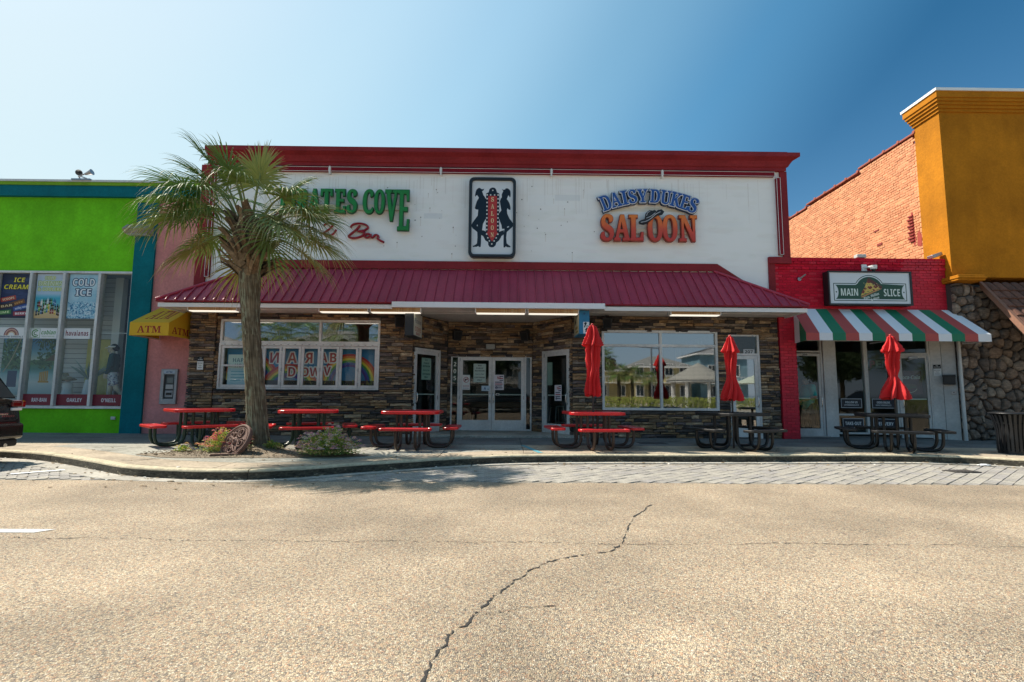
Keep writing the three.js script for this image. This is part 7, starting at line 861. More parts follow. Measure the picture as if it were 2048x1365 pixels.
{
  const P = thing('palm_tree', 'cabbage palm with criss-cross leaf bases and ragged fan leaves by the kerb', 'palm tree'), cv = new THREE.CatmullRomCurve3([V(-4.67, -0.05, 3.8), V(-4.71, 0.5, 3.83), V(-4.84, 1.8, 3.9), V(-4.95, 3.2, 3.97), V(-4.99, 4.45, 4.0)]), n = 90, m = 40, pos = [], uv = [], idx = [], r = rng(17);
  for (let k = 0; k <= n; k++) { const t = k / n, p = cv.getPoint(t), y = p.y, R = 0.17 + 0.075 * Math.exp(-Math.max(0, y) / 0.22) + 0.012 * Math.sin(y * 1.7 + 1) + (y > 2.6 ? 0.018 * Math.min(1, (y - 2.6) / 0.6) : 0) + ((k % 3 === 0) ? -0.004 : 0.002); for (let i = 0; i <= m; i++) { const a = i / m * 2 * Math.PI, q = R * (1 + 0.018 * Math.sin(a * 5 + y * 3) + 0.012 * Math.sin(a * 11 - y * 5)) + ((i * 7 + k * 13) % 5) * 0.0012; pos.push(p.x + Math.cos(a) * q, y, p.z + Math.sin(a) * q); uv.push(i / m, y / 2.2); } }
  for (let k = 0; k < n; k++) for (let i = 0; i < m; i++) { const a = k * (m + 1) + i; idx.push(a, a + m + 1, a + 1, a + 1, a + m + 1, a + m + 2); }
  const g = new THREE.BufferGeometry(); g.setAttribute('position', new THREE.Float32BufferAttribute(pos, 3)); g.setAttribute('uv', new THREE.Float32BufferAttribute(uv, 2)); g.setIndex(idx); g.computeVertexNormals(); mesh('trunk', g, phys([0.72, 0.69, 0.64], 0.97, { specularIntensity: 0.3, map: bark, bumpMap: barkB, bumpScale: 0.02 }), P);
  // stubs of old leaf stalks, split at the foot and crossing one another
  const bm = [[0.30, 0.215, 0.13], [0.24, 0.17, 0.105], [0.36, 0.27, 0.175], [0.19, 0.14, 0.09]].map((c) => std(c, 0.95, { map: texRock, bumpMap: texRockB, bumpScale: 0.006 }));
  const boot = (() => { const f = [], rows = [[0, 0.085, 0.0], [0.1, 0.07, 0.03], [0.22, 0.05, 0.065], [0.34, 0.036, 0.12], [0.42, 0.03, 0.17]]; for (let k = 0; k < rows.length - 1; k++) { const [y0, w0, z0] = rows[k], [y1, w1, z1] = rows[k + 1], th = 0.022; f.push([[-w0, y0, z0], [0, y0, z0 + th], [0, y1, z1 + th], [-w1, y1, z1]], [[0, y0, z0 + th], [w0, y0, z0], [w1, y1, z1], [0, y1, z1 + th]], [[-w0, y0, z0 - 0.015], [-w0, y0, z0], [-w1, y1, z1], [-w1, y1, z1 - 0.015]], [[w0, y0, z0], [w0, y0, z0 - 0.015], [w1, y1, z1 - 0.015], [w1, y1, z1]]); } f.push([[-0.03, 0.42, 0.155], [0.03, 0.42, 0.155], [0.03, 0.42, 0.17], [0, 0.42, 0.192], [-0.03, 0.42, 0.17]]); const q = poly(f); return muv(q, 2.2); })();
  for (let i = 0; i < 74; i++) { const t = i / 74, y = 3.4 + t * 1.05, a = i * 2.39996, R = 0.16 + 0.085 * Math.sin(t * 3.0), p = cv.getPoint(Math.min(1, 0.76 + t * 0.24)), b = mesh('leaf_base', boot, bm[Math.floor(r() * 4)], P); b.position.set(p.x + Math.sin(a) * R, y - 0.1, p.z + Math.cos(a) * R); b.rotation.set(0.25 + r() * 0.35 - t * 0.25, 0, 0); b.rotation.order = 'YXZ'; b.rotation.y = a; b.rotation.z = (i & 1 ? 1 : -1) * (0.35 + r() * 0.45); const s = 0.85 + r() * 0.35; b.scale.set(s, s, s * 0.8); }
  const stalk = std([0.16, 0.2, 0.06], 0.6), stalkD = std([0.3, 0.22, 0.1], 0.7);
  // hub of each fan relative to the crown, way it points, blade length, droop, withering
  const spec = [[-0.82, 0.92, 0.1, -0.8, 0.55, 0.1, 1.0, 0.45, 0.05], [-0.55, 1.15, -0.25, -0.5, 0.85, -0.2, 0.95, 0.4, 0], [0.0, 0.95, -0.15, -0.08, 1, -0.05, 0.95, 0.18, 0.25], [0.22, 0.85, 0.2, 0.3, 0.9, 0.25, 0.8, 0.3, 0.35], [-1.3, 0.32, 0.15, -1, -0.2, 0.2, 0.95, 0.85, 0.1], [-1.1, 0.6, -0.4, -1, 0.15, -0.3, 0.95, 0.6, 0.05], [-0.62, 0.5, 0.7, -0.5, 0.0, 0.85, 0.9, 1.05, 0], [0.0, 0.75, 0.5, 0.02, 0.15, 1, 0.8, 1.0, 0.05], [-0.78, -0.38, 0.35, -0.75, -0.6, 0.3, 0.85, 0.7, 0.3], [0.72, 0.56, 0.25, 0.9, 0.2, 0.3, 0.85, 0.75, 0.15], [1.28, 0.0, 0.2, 1, -0.3, 0.2, 0.85, 0.7, 0.3], [0.85, -0.05, 0.6, 0.75, -0.4, 0.6, 0.85, 0.95, 0.4], [0.5, -0.2, 0.35, 0.5, -0.75, 0.35, 0.95, 0.5, 0.15], [1.0, 0.4, -0.3, 1, 0.05, -0.35, 0.9, 0.7, 0.05], [0.45, 0.95, -0.5, 0.5, 0.7, -0.5, 0.9, 0.5, 0.1], [-0.3, 0.6, -0.85, -0.2, 0.1, -1, 0.9, 0.8, 0.05], [0.5, 0.3, -0.85, 0.4, -0.1, -1, 0.9, 0.8, 0.1], [-1.0, -0.05, -0.4, -1, -0.35, -0.3, 0.85, 0.9, 0.1], [0.95, -0.35, -0.3, 0.9, -0.6, -0.25, 0.85, 0.7, 0.35], [-0.45, -0.45, -0.6, -0.4, -0.7, -0.5, 0.8, 0.6, 0.4], [-0.6, 0.25, 0.35, -0.85, -0.3, 0.45, 0.9, 0.8, 0.05], [-0.75, 1.2, 0.2, -0.7, 0.9, 0.2, 0.95, 0.5, 0.02], [-1.0, 0.95, -0.1, -1, 0.35, -0.1, 0.95, 0.55, 0.02], [0.62, 0.12, 0.5, 0.7, -0.45, 0.5, 0.85, 0.8, 0.2], [-1.2, 0.75, 0.35, -0.95, 0.3, 0.3, 0.9, 0.6, 0.0], [1.15, 0.22, 0.45, 0.9, -0.15, 0.5, 0.85, 0.8, 0.3], [0.12, 1.05, 0.0, 0.15, 1, 0.1, 0.75, 0.2, 0.5], [-0.3, 1.0, 0.3, -0.35, 0.75, 0.5, 0.85, 0.5, 0.1], [-0.9, 0.2, -0.75, -0.9, -0.1, -0.7, 0.95, 0.8, 0.1], [0.8, 0.7, -0.75, 0.8, 0.3, -0.7, 0.9, 0.6, 0.1], [0.2, 0.75, -0.95, 0.15, 0.4, -1, 0.9, 0.6, 0.05], [-0.6, 0.85, -0.7, -0.6, 0.5, -0.7, 0.9, 0.6, 0.0], [1.05, 0.0, -0.6, 1, -0.35, -0.5, 0.9, 0.8, 0.2], [-0.2, -0.2, -0.9, -0.1, -0.5, -1, 0.9, 0.7, 0.2], [-1.15, 0.1, 0.5, -0.9, -0.35, 0.5, 0.9, 0.85, 0.1], [-0.95, 0.35, 0.55, -0.85, 0.05, 0.55, 0.9, 0.95, 0.02]];
  spec.forEach((q, i) => {
    const h = O.clone().add(V(q[0] * 0.92, q[1], q[2])), f = V(q[3], q[4], q[5]), a = O.clone().add(V(q[0] * 0.12, -0.25 + q[1] * 0.15, q[2] * 0.12)), mid = a.clone().lerp(h, 0.55).add(V(0, 0.16, 0)), d = q[8] > 0.5 ? stalkD : stalk;
    const fr = part('frond', P); mesh('stalk', tube([a, mid, h, h.clone().addScaledVector(f.clone().normalize(), 0.2)], 0.017, 14, 6), d, fr); mesh('blade', frond(h, f, q[6] * 0.94, q[7] * 0.68, 700 + i, q[8], q[4] > 0.8 ? 30 : 40, Math.abs(f.clone().normalize().y) > 0.9 ? V(0, 0.2, 1) : V(0, 1, 0)), leafMat, fr);
  });
}
function shrub(label, p, rx, ry, rz, nl, nf, cols, seed) {
  const s = thing('flowering_shrub', label, 'shrub', p), r = rng(seed), pos = [], col = [], stem = [], fpos = [], fcol = [];
  const dir = () => { const a = r() * 6.28, e = Math.asin(r() * 0.98 + 0.02); return V(Math.cos(a) * Math.cos(e), Math.sin(e), Math.sin(a) * Math.cos(e)); }, lump = (d) => 0.82 + 0.12 * Math.sin(d.x * 7 + seed) + 0.1 * Math.sin(d.z * 9 + d.y * 6) + r() * 0.16;
  const leaf = (c, n, l, w, k, P0, C0) => { const t = V(r() - 0.5, r() * 0.6 - 0.2, r() - 0.5).add(n).normalize(), b = t.clone().cross(V(r() - 0.5, 1, r() - 0.5)).normalize().multiplyScalar(w), m = c.clone().addScaledVector(t, l * 0.45), e = c.clone().addScaledVector(t, l).add(V(0, -l * 0.15, 0)), u = V(0, l * 0.12, 0); const A = m.clone().add(b).add(u), Bb = m.clone().sub(b).add(u); P0.push(...c.toArray(), ...A.toArray(), ...m.toArray(), ...c.toArray(), ...m.toArray(), ...Bb.toArray(), ...A.toArray(), ...e.toArray(), ...m.toArray(), ...m.toArray(), ...e.toArray(), ...Bb.toArray()); for (let i = 0; i < 12; i++) C0.push(...k); };
  for (let i = 0; i < nl; i++) { const d = dir(), q = Math.pow(r(), 0.4) * lump(d), c = V(d.x * rx * q, d.y * ry * q + 0.02, d.z * rz * q), v = 0.6 + r() * 0.8; leaf(c, d, 0.035 + r() * 0.03, 0.012 + r() * 0.008, r() < 0.4 ? [0.52 * v, 0.5 * v, 0.1 * v] : [0.26 * v, 0.4 * v, 0.07 * v], pos, col); }
  for (let i = 0; i < nf; i++) { const d = dir(); d.y = Math.max(d.y, 0.25); d.normalize(); const q = lump(d) * 1.02, c = V(d.x * rx * q, d.y * ry * q + 0.03, d.z * rz * q), R = 0.02 + r() * 0.017, k0 = cols[Math.floor(r() * cols.length)]; for (let j = 0; j < 16; j++) { const a = j * 2.4, e = Math.sqrt(j / 16) * 1.35, n = V(Math.sin(e) * Math.cos(a), Math.cos(e), Math.sin(e) * Math.sin(a)), o = c.clone().addScaledVector(n, R), kk = j < 4 && r() < 0.7 ? [0.75, 0.55, 0.2] : k0.map((x) => Math.min(0.9, x * (0.8 + r() * 0.4))); leaf(o, n.clone().multiplyScalar(0.6), 0.02, 0.009, kk, fpos, fcol); } }
  for (let i = 0; i < 40; i++) { const d = dir(), q = 0.6 + r() * 0.3; stem.push(bar([d.x * 0.05, 0, d.z * 0.05], [d.x * rx * q, d.y * ry * q, d.z * rz * q], 0.003, 4)); }
  const mk = (P0, C0) => { const g = new THREE.BufferGeometry(); g.setAttribute('position', new THREE.Float32BufferAttribute(P0, 3)); g.setAttribute('color', new THREE.Float32BufferAttribute(C0, 3)); g.computeVertexNormals(); return g; };
  mesh('foliage', mk(pos, col), phys([1, 1, 1], 0.7, { vertexColors: true, transmission: 0.4, thickness: 0 }), s, { kind: 'stuff' }); mesh('flowers', mk(fpos, fcol), phys([1, 1, 1], 0.8, { vertexColors: true, transmission: 0.35, thickness: 0 }), s, { kind: 'stuff' }); mesh('stems', stem, std([0.12, 0.09, 0.05], 0.9), s, { kind: 'stuff' }); return s;
}
shrub('rounded shrub covered with pale pink flowers right of the palm', [-3.12, 0.02, 4.5], 0.54, 0.43, 0.36, 2600, 260, [[0.75, 0.36, 0.5], [0.8, 0.58, 0.62], [0.68, 0.28, 0.48], [0.84, 0.72, 0.68]], 51);
shrub('low straggling shrub with red and pink flowers left of the palm', [-5.12, 0.02, 4.12], 0.46, 0.36, 0.34, 1800, 130, [[0.62, 0.04, 0.1], [0.66, 0.1, 0.14], [0.7, 0.28, 0.3], [0.75, 0.36, 0.14]], 53);
shrub('tiny yellowish sprout at the left end of the soil bed', [-5.86, 0.01, 4.2], 0.13, 0.12, 0.1, 120, 4, [[0.55, 0.3, 0.12]], 57);
shrub('small yellow-green tuft at the foot of the palm trunk, right side', [-4.34, 0.05, 4.0], 0.17, 0.15, 0.14, 260, 3, [[0.5, 0.4, 0.1]], 59);
{ // cast roundel propped against the trunk
  const m = thing('cast_medallion', 'round rusty cast medallion with scrollwork leaning against the palm trunk', 'medallion', [-4.8, 0.245, 4.42]), rust = std([0.31, 0.165, 0.125], 0.75, { map: texRock, bumpMap: texRockB, bumpScale: 0.004 });
  m.quaternion.setFromUnitVectors(V(0, 0, 1), V(-0.42, 0.5, 0.76).normalize()); m.rotateZ(0.5); const R = 0.325;
  mesh('disc', [cyl(R, R, 0.05, 0, -0.05, 0, 56).rotateX(Math.PI / 2), new THREE.CylinderGeometry(R - 0.03, R - 0.05, 0.03, 56).rotateX(Math.PI / 2).translate(0, 0, -0.065)], rust, m);
  mesh('rim', [new THREE.TorusGeometry(R - 0.02, 0.026, 10, 64), new THREE.TorusGeometry(R - 0.065, 0.009, 8, 64).translate(0, 0, 0.006)], rust, m);
  const sp = (cx, cy, r0, a0, turns, dir) => tube(Array.from({ length: 26 }, (_, i) => { const t = i / 25, a = a0 + dir * t * turns * 6.283, q = r0 * (1 - 0.72 * t); return [cx + Math.cos(a) * q, cy + Math.sin(a) * q, 0.012]; }), 0.0125, 60, 7);
  const f = []; for (const s of [-1, 1]) { f.push(sp(s * 0.11, -0.12, 0.09, s > 0 ? 0 : Math.PI, 1.6, s), sp(s * 0.14, 0.1, 0.085, -Math.PI / 2, 1.5, -s), sp(s * 0.055, 0.19, 0.06, 0.4, 1.3, s), tube([[s * 0.02, -0.23, 0.012], [s * 0.06, -0.05, 0.014], [s * 0.03, 0.06, 0.014], [s * 0.1, 0.17, 0.012], [s * 0.2, 0.16, 0.012]], 0.014, 40, 7)); }
  mesh('scrollwork', f, rust, m); mesh('boss', [new THREE.SphereGeometry(0.06, 20, 14).scale(1, 1.25, 0.55).translate(0, 0.01, 0.01), new THREE.SphereGeometry(0.02, 12, 8).translate(0, 0.01, 0.045), new THREE.SphereGeometry(0.014, 10, 8).translate(-0.024, 0.034, 0.03), new THREE.SphereGeometry(0.014, 10, 8).translate(0.024, 0.034, 0.03)], rust, m);
  const st = thing('ground_slab', 'flat rusty plate lying under the medallion on the soil', 'plate', [-4.86, 0.035, 4.62]); mesh('plate', muv(new RoundedBoxGeometry(0.46, 0.025, 0.2, 1, 0.008).rotateY(0.3)), rust, st); mesh('lip', muv(new RoundedBoxGeometry(0.44, 0.02, 0.03, 1, 0.006).rotateY(0.3).translate(0.03, 0.015, 0.08)), rust, st);
}
/* ---------- dark estate car at the left edge ---------- */
const carPaint = phys([0.012, 0.011, 0.011], 0.25, { clearcoat: 1, clearcoatRoughness: 0.04 });
let carModel;
{
  const c = thing('parked_car', 'black sport utility car parked at the kerb, its tail at the left edge', 'car', [-8.76, -0.14, 5.14], 0); carModel = c; // nose to -x, tail at x = 0
  // rounded hull: stations along the length, each a closed ring
  const st = [[0.0, 0.42, 0.62, 0.86, 0.8], [-0.02, 0.36, 0.98, 0.9, 0.82], [-0.08, 0.32, 1.12, 0.93, 0.84], [-0.4, 0.28, 1.16, 0.95, 0.88], [-1.2, 0.26, 1.14, 0.96, 0.9], [-2.6, 0.26, 1.12, 0.96, 0.9], [-3.5, 0.26, 1.08, 0.95, 0.88], [-4.3, 0.27, 1.0, 0.92, 0.82], [-4.65, 0.34, 0.88, 0.84, 0.7], [-4.75, 0.4, 0.72, 0.74, 0.62]], pos = [], idx = [], M0 = 28;
  const ring = ([x, y0, y1, w, wt]) => { for (let i = 0; i < M0; i++) { const a = i / M0 * 2 * Math.PI, cs = Math.cos(a), sn = Math.sin(a), p = 0.32, hx = Math.sign(cs) * Math.abs(cs) ** p, hy = Math.sign(sn) * Math.abs(sn) ** p, y = (y0 + y1) / 2 + hy * (y1 - y0) / 2, k = (y - y0) / (y1 - y0); pos.push(x, y, hx * (w * (1 - k * k * k) + wt * k * k * k) * (k < 0.15 ? 0.97 : 1)); } };
  st.forEach(ring); for (let s = 0; s < st.length - 1; s++) for (let i = 0; i < M0; i++) { const a = s * M0 + i, b = s * M0 + (i + 1) % M0; idx.push(a, b, a + M0, b, b + M0, a + M0); } for (const s of [0, st.length - 1]) for (let i = 1; i < M0 - 1; i++) idx.push(s * M0, s * M0 + i, s * M0 + i + 1);
  const hull = (P0, I0) => { const g = new THREE.BufferGeometry(); g.setAttribute('position', new THREE.Float32BufferAttribute(P0, 3)); g.setIndex(I0); g.computeVertexNormals(); return toCreasedNormals(g, 0.7); };
  mesh('body', hull(pos, idx), carPaint, c);
  // cabin: glass sides and rear window, painted roof and pillars
  const cab = [[-0.1, 1.12, 0.82], [-0.58, 1.6, 0.66], [-0.75, 1.64, 0.64], [-2.4, 1.66, 0.64], [-3.25, 1.12, 0.8]], gl = [], up = (k, s, d = 0) => [cab[k][0], cab[k][1], s * (cab[k][2] + d)];
  mesh('rear_window', poly([[[-0.07, 1.13, -0.8], [-0.07, 1.13, 0.8], [-0.36, 1.56, 0.68], [-0.36, 1.56, -0.68]]]), std([0.02, 0.022, 0.024], 0.06), c);
  for (const s of [-1, 1]) { mesh('side_window', poly([[[-0.45, 1.15, s * 0.865], [-0.75, 1.58, s * 0.68], [-2.35, 1.6, s * 0.68], [-3.0, 1.15, s * 0.865]]]), std([0.02, 0.022, 0.024], 0.08), c); mesh('pillar', poly([[[-0.06, 1.11, s * 0.8], [-0.5, 1.12, s * 0.88], [-0.78, 1.6, s * 0.7], [-0.35, 1.58, s * 0.68]], [[-2.95, 1.12, s * 0.875], [-3.2, 1.12, s * 0.8], [-2.5, 1.62, s * 0.6], [-2.35, 1.62, s * 0.68]]]), carPaint, c); }
  mesh('windscreen', poly([[[-3.22, 1.12, -0.78], [-3.22, 1.12, 0.78], [-2.45, 1.62, 0.6], [-2.45, 1.62, -0.6]]]), std([0.02, 0.022, 0.024], 0.06), c); mesh('roof', rbx(-2.5, -0.38, 1.57, 1.66, -0.7, 0.7, 0.04, 3), carPaint, c); mesh('spoiler', rbx(-0.5, -0.27, 1.545, 1.6, -0.68, 0.68, 0.02, 2), carPaint, c); mesh('roof_rail', [bar([-0.7, 1.7, 0.6], [-2.4, 1.7, 0.6], 0.02), bar([-0.7, 1.7, -0.6], [-2.4, 1.7, -0.6], 0.02)], M.chrome, c);
  mesh('wiper', bar([-0.1, 1.2, 0], [-0.28, 1.37, -0.35], 0.01), M.black, c);
  for (const s of [-1, 1]) {
    const t = mesh('tail_light', muv(prism([[-0.3, 0.96], [0.01, 0.97], [0.012, 1.05], [-0.02, 1.07], [-0.3, 1.06]], 0.05, 0.01)), phys([0.16, 0.004, 0.006], 0.12, { clearcoat: 1 }), c); t.position.set(0.012, 0.0, s > 0 ? 0.84 : -0.9); mesh('light_inner', rbx(-0.01, 0.03, 0.97, 1.05, Math.min(s * 0.66, s * 0.84), Math.max(s * 0.66, s * 0.84), 0.012), phys([0.16, 0.004, 0.006], 0.12, { clearcoat: 1 }), c);
    mesh('reversing_light', rbx(-0.01, 0.032, 0.9, 0.95, Math.min(s * 0.66, s * 0.85), Math.max(s * 0.66, s * 0.85), 0.01), std([0.75, 0.76, 0.78], 0.15), c); mesh('reflector', rbx(-0.1, 0.03, 0.5, 0.6, Math.min(s * 0.7, s * 0.84), Math.max(s * 0.7, s * 0.84), 0.01), std([0.35, 0.01, 0.012], 0.2), c);
  }
  mesh('badge', Array.from({ length: 7 }, (_, i) => bx(0.005, 0.02, 0.79, 0.82, -0.72 + i * 0.035, -0.7 + i * 0.035)), M.chrome, c); mesh('trim_strip', rbx(0.0, 0.028, 0.83, 0.86, -0.6, 0.6, 0.008), M.chrome, c);
  mesh('bumper', rbx(-0.3, 0.07, 0.4, 0.68, -0.9, 0.9, 0.06, 3), carPaint, c); mesh('lower_bumper', rbx(-0.3, 0.02, 0.27, 0.4, -0.84, 0.84, 0.04, 2), std([0.02, 0.02, 0.02], 0.7), c); mesh('number_plate', rbx(0.02, 0.035, 0.7, 0.82, -0.16, 0.16, 0.004), std([0.6, 0.6, 0.6], 0.5), c); mesh('exhaust', bar([-0.2, 0.3, -0.6], [0.03, 0.3, -0.6], 0.035, 12), M.chrome, c);
  for (const [x, s] of [[-0.95, 1], [-0.95, -1], [-3.85, 1], [-3.85, -1]]) { const w = part('wheel', c, [x, 0.37, s * 0.82]); mesh('tyre', new THREE.TorusGeometry(0.28, 0.095, 12, 36), std([0.015, 0.015, 0.015], 0.9), w); mesh('rim', [cyl(0.24, 0.24, 0.1, 0, -0.05, 0, 30).rotateX(Math.PI / 2), ...[0, 1, 2, 3, 4].map((k) => bx(-0.03, 0.03, 0.04, 0.24, -0.07, 0.07).rotateZ(k * 1.2566))], M.steel, w); }
}
/* ---------- the other side of the street, mirrored in the glass ---------- */
{
  structure('far_kerb', rbx(-60, 60, -0.3, 0.0, 21.5, 21.7, 0.03), matConcPale); structure('far_pavement', bx(-60, 60, -0.3, -0.006, 21.7, 26.5), matConc); structure('bounce_plaza', bx(-90, 90, -0.32, -0.012, 26.5, 120), std([0.55, 0.5, 0.42], 1, { map: texConc }));  // pale ground beyond the pavement is added to bounce light at the fronts
  const house = (label, x, z, w, d, h, col, roofC, hr, cols, rows) => {
    const o = thing('house', label, 'house', [x, 0, z]), wm = paint(col, 0.8); mesh('wall', bx(-w / 2, w / 2, 0, h, 0, d), wm, o);
    const e = 0.6; mesh('roof', poly([[[-w / 2 - e, h, -e], [w / 2 + e, h, -e], [w / 2 - d / 2, h + hr, d / 2], [-w / 2 + d / 2, h + hr, d / 2]], [[-w / 2 - e, h, d + e], [w / 2 + e, h, d + e], [w / 2 - d / 2, h + hr, d / 2], [-w / 2 + d / 2, h + hr, d / 2]], [[-w / 2 - e, h, -e], [-w / 2 - e, h, d + e], [-w / 2 + d / 2, h + hr, d / 2]], [[w / 2 + e, h, -e], [w / 2 + e, h, d + e], [w / 2 - d / 2, h + hr, d / 2]]]), std(roofC, 0.9, { map: texSpeck }), o); mesh('eaves', bx(-w / 2 - e, w / 2 + e, h - 0.2, h - 0.003, -e, d + e), M.white, o);
    for (let i = 0; i < cols; i++) for (let k = 0; k < rows; k++) { const cx = -w / 2 + (i + 0.5) * w / cols, cy = 1.1 + k * 3.0, wn = part('window', o, [cx, cy, 0]); mesh('frame', [bx(-0.6, 0.6, -0.1, 0, -0.08, -0.004), bx(-0.6, 0.6, 1.5, 1.6, -0.08, -0.004), bx(-0.6, -0.5, 0, 1.5, -0.08, -0.004), bx(0.5, 0.6, 0, 1.5, -0.08, -0.004), bx(-0.03, 0.03, 0, 1.5, -0.06, -0.004)], M.white, wn); mesh('pane', bx(-0.5, 0.5, 0, 1.5, -0.02, -0.003), std([0.04, 0.05, 0.06], 0.1), wn); }
    mesh('balcony', [bx(-w / 2, w / 2, 2.9, 3.0, -1.2, -0.003), bx(-w / 2, w / 2, 3.85, 3.92, -1.2, -1.14), ...Array.from({ length: Math.round(w / 0.5) }, (_, i) => bx(-w / 2 + i * 0.5, -w / 2 + i * 0.5 + 0.05, 3.001, 3.849, -1.19, -1.15))], M.white, o);
  };
  house('pale yellow hip-roofed house across the street, nearest the street lamp', 15.5, 62, 5.4, 6, 4.8, [0.6, 0.5, 0.26], [0.36, 0.36, 0.33], 1.6, 2, 1); house('wide pale yellow house with grey hip roof behind the shelter', 22.2, 60, 8.4, 7, 5.3, [0.62, 0.53, 0.28], [0.36, 0.36, 0.34], 1.7, 4, 2); house('light blue tall house at the right, across the street', 32, 62, 7, 8, 7.4, [0.28, 0.47, 0.58], [0.4, 0.4, 0.4], 1.2, 2, 2); house('cream house behind the tall palms, across the street', -26, 62, 13, 9, 8.6, [0.66, 0.6, 0.42], [0.34, 0.34, 0.34], 2.2, 5, 3); house('pale green house across the street, left of the cream one', -44, 60, 12, 9, 7.6, [0.38, 0.52, 0.4], [0.36, 0.34, 0.32], 2.0, 4, 2); house('white house across the street, straight ahead', -4, 70, 12, 9, 5.6, [0.55, 0.55, 0.52], [0.3, 0.3, 0.3], 1.8, 4, 2);
  const gz = thing('round_shelter', 'open round shelter with a conical shingle roof across the street', 'shelter', [18.9, 0, 37]);
  for (let k = 0; k < 9; k++) mesh('shingle_course', new THREE.CylinderGeometry(3.1 * (8 - k) / 9 + 0.02, 3.1 * (9 - k) / 9 + 0.08, 0.21, 22, 1, true).translate(0, 2.75 + k * 0.19, 0), std([0.30 + (k & 1) * 0.05, 0.29 + (k & 1) * 0.05, 0.26 + (k & 1) * 0.04], 0.9, { flatShading: true }), gz); mesh('eaves', new THREE.CylinderGeometry(3.05, 3.05, 0.2, 22).translate(0, 2.55, 0), M.white, gz); for (let k = 0; k < 8; k++) mesh('post', bx(-0.1, 0.1, 0, 2.45, -0.1, 0.1).translate(2.6 * Math.cos(k * 0.785), 0, 2.6 * Math.sin(k * 0.785)), M.white, gz); mesh('counter', cyl(1.6, 1.6, 1.0, 0, 0, 0, 20), std([0.12, 0.12, 0.14], 0.7), gz);
  const lamp = thing('street_lamp', 'grey street lamp with a hanging flower basket across the street', 'street lamp', [16, 0, 43]); mesh('pole', bar([0, 0, 0], [0, 6.6, 0], 0.09, 12), M.steel, lamp); mesh('arm', bar([-1.6, 6.5, 0], [1.0, 6.3, 0], 0.05), M.steel, lamp); mesh('lamp_head', rbx(-2.2, -1.4, 6.45, 6.6, -0.15, 0.15, 0.04), M.white, lamp);
  const bk = thing('hanging_basket', 'round brown flower basket hanging across the street', 'basket', [11.2, 4.6, 43]); { const r = rng(44), l = []; for (let i = 0; i < 500; i++) { const d = V(r() - 0.5, r() - 0.5, r() - 0.5).normalize().multiplyScalar(0.75 * (0.7 + 0.4 * r())); l.push([[d.x, d.y, d.z], [d.x + 0.16, d.y + 0.06 * r(), d.z], [d.x + 0.1, d.y - 0.12, d.z + 0.1]]); } mesh('foliage', poly(l), std([0.16, 0.07, 0.05], 0.9), bk, { kind: 'stuff' }); mesh('pole', bar([0, -4.6, 0], [0, 0.2, 0], 0.05), M.steel, bk); }
  const palm = thing('palm_tree', 'tall palm across the street, left one of the pair by the shelter', 'palm tree', [11.0, 0, 37], 0, 'palms across the street'); { const r = rng(66), fr = []; mesh('trunk', tube([[0, 0, 0], [0.05, 1.6, 0], [0.02, 3.2, 0.02]], 0.17, 20, 12), std([0.26, 0.22, 0.17], 0.95, { map: bark }), palm); for (let i = 0; i < 26; i++) { const a = i * 2.4, e = 0.9 - 1.7 * (i / 26), d = V(Math.cos(a) * Math.cos(e), Math.sin(e), Math.sin(a) * Math.cos(e)), h = V(0, 3.45, 0).addScaledVector(d, 0.65); mesh('frond', frond(h, d, 0.8, 0.7, 900 + i, r() * 0.2, 22), leafMat, palm); } }
  [[12.2, 36.5, 0.95, 'right one of the pair by the shelter'], [14.6, 39, 0.85, 'short one beside the street lamp'], [-13.5, 29, 1.75, 'first from the left of the tall row'], [-17.8, 31, 1.8, 'second from the left of the tall row'], [-9.6, 30, 1.7, 'third from the left of the tall row'], [-22.0, 33, 1.9, 'farthest of the tall row'], [36, 40, 1.4, 'alone beyond the blue house'], [8.4, 33, 1.3, 'straight ahead of the entrance']].forEach(([x, z, s, w], i) => { const c = copyOf(palm, [x, 0, z], i * 1.1, 'palm across the street, ' + w); c.scale.setScalar(s); });
  const pu = thing('patio_umbrella', 'open pale green patio umbrella across the street', 'umbrella', [21.4, 0, 30.5]); mesh('canopy', new THREE.ConeGeometry(1.9, 0.75, 8, 1, true).translate(0, 2.6, 0), phys([0.55, 0.62, 0.5], 0.8, { transmission: 0.3, thickness: 0 }), pu); mesh('pole', bar([0, 0, 0], [0, 2.95, 0], 0.03), M.white, pu);
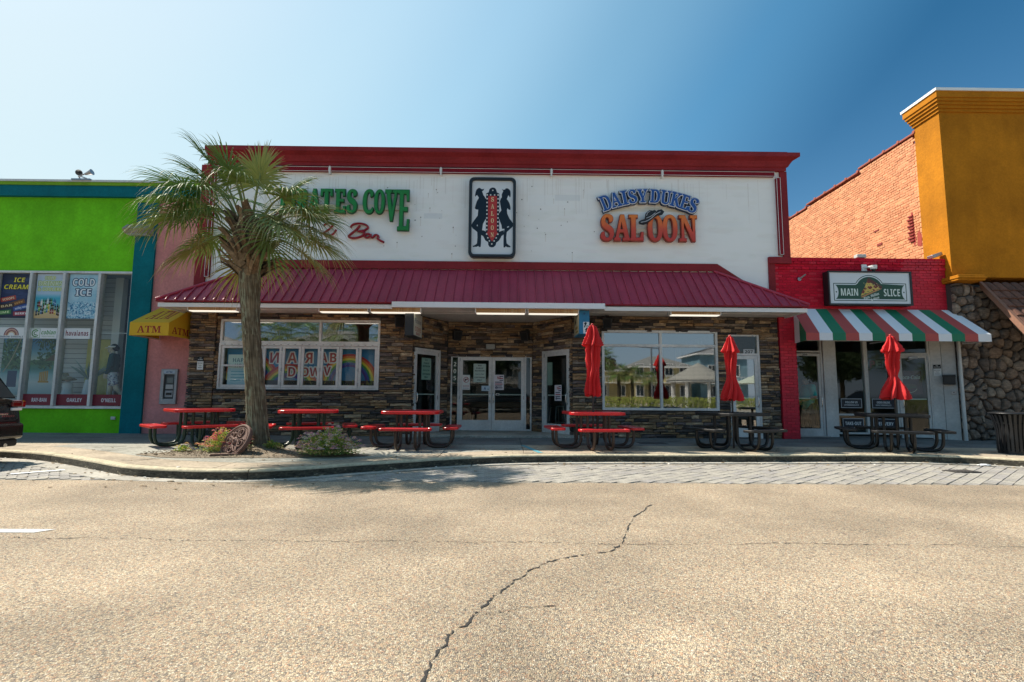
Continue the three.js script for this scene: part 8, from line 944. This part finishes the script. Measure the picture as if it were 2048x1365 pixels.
  const tree = (label, x, z, s, seed) => { const t = thing('broad_tree', label, 'tree', [x, 0, z]), r = rng(seed), l = [], c = []; mesh('trunk', tube([[0, 0, 0], [0.1, 1.2, 0], [0, 2.6, 0.1]], 0.2, 14, 10), std([0.14, 0.1, 0.07], 0.9), t); const cl = Array.from({ length: 16 }, () => V((r() - 0.5) * 3.6, 3.4 + r() * 2.6, (r() - 0.5) * 3.4)); for (let i = 0; i < 7000; i++) { const o = cl[i % 16], d = V(r() - 0.5, r() - 0.5, r() - 0.5).normalize().multiplyScalar(1.1 * Math.cbrt(r())), p = o.clone().add(d), a = V(r() - 0.5, r() - 0.5, r() - 0.5).normalize().multiplyScalar(0.3), b = V(r() - 0.5, r() - 0.5, r() - 0.5).normalize().multiplyScalar(0.2); l.push([p.toArray(), p.clone().add(a).toArray(), p.clone().add(a).add(b).toArray()]); } mesh('crown', poly(l), phys([0.05, 0.095, 0.025], 0.8, { transmission: 0.2, thickness: 0 }), t); t.scale.setScalar(s); return t; };
  const t0 = tree('dark broadleaf tree across the street, facing the pizza shop', 29, 32, 1.0, 201); const a = copyOf(t0, [34.5, 0, 33], 2, 'dark broadleaf tree across the street, second beyond the umbrella'), b = copyOf(t0, [41, 0, 36], 4, 'dark broadleaf tree across the street, farthest right'); a.scale.setScalar(1.15); b.scale.setScalar(1.3); [[-6.5, 29, 'left of the entrance'], [-1.2, 30, 'facing the entrance'], [4.4, 29.5, 'right of the entrance']].forEach(([x, z, w], i) => copyOf(t0, [x, 0, z], i * 1.7, 'dark broadleaf tree across the street, ' + w));
  const hd = thing('hedge', 'low yellow-green hedge across the street', 'hedge', [16, 0, 28.5]); { const r = rng(31), l = []; for (let i = 0; i < 5000; i++) { const p = [(r() - 0.5) * 24, r() * 0.95, (r() - 0.5) * 0.9]; l.push([p, [p[0] + 0.1, p[1] + 0.1 * r(), p[2]], [p[0] + 0.05, p[1] + 0.12, p[2] + 0.08]]); } mesh('foliage', poly(l), std([0.17, 0.2, 0.03], 0.9), hd, { kind: 'stuff' }); }
  copyOf(carModel, [1.6, -0.14, 20.3], 0, 'black car parked along the far kerb, seen in the door glass'); copyOf(carModel, [27, -0.14, 20.3], 0, 'black car parked along the far kerb, facing the pizza shop');
}
scene.traverse((o) => { if (o.isMesh) { o.castShadow = true; o.receiveShadow = true; } });
renderer.render(scene, camera);
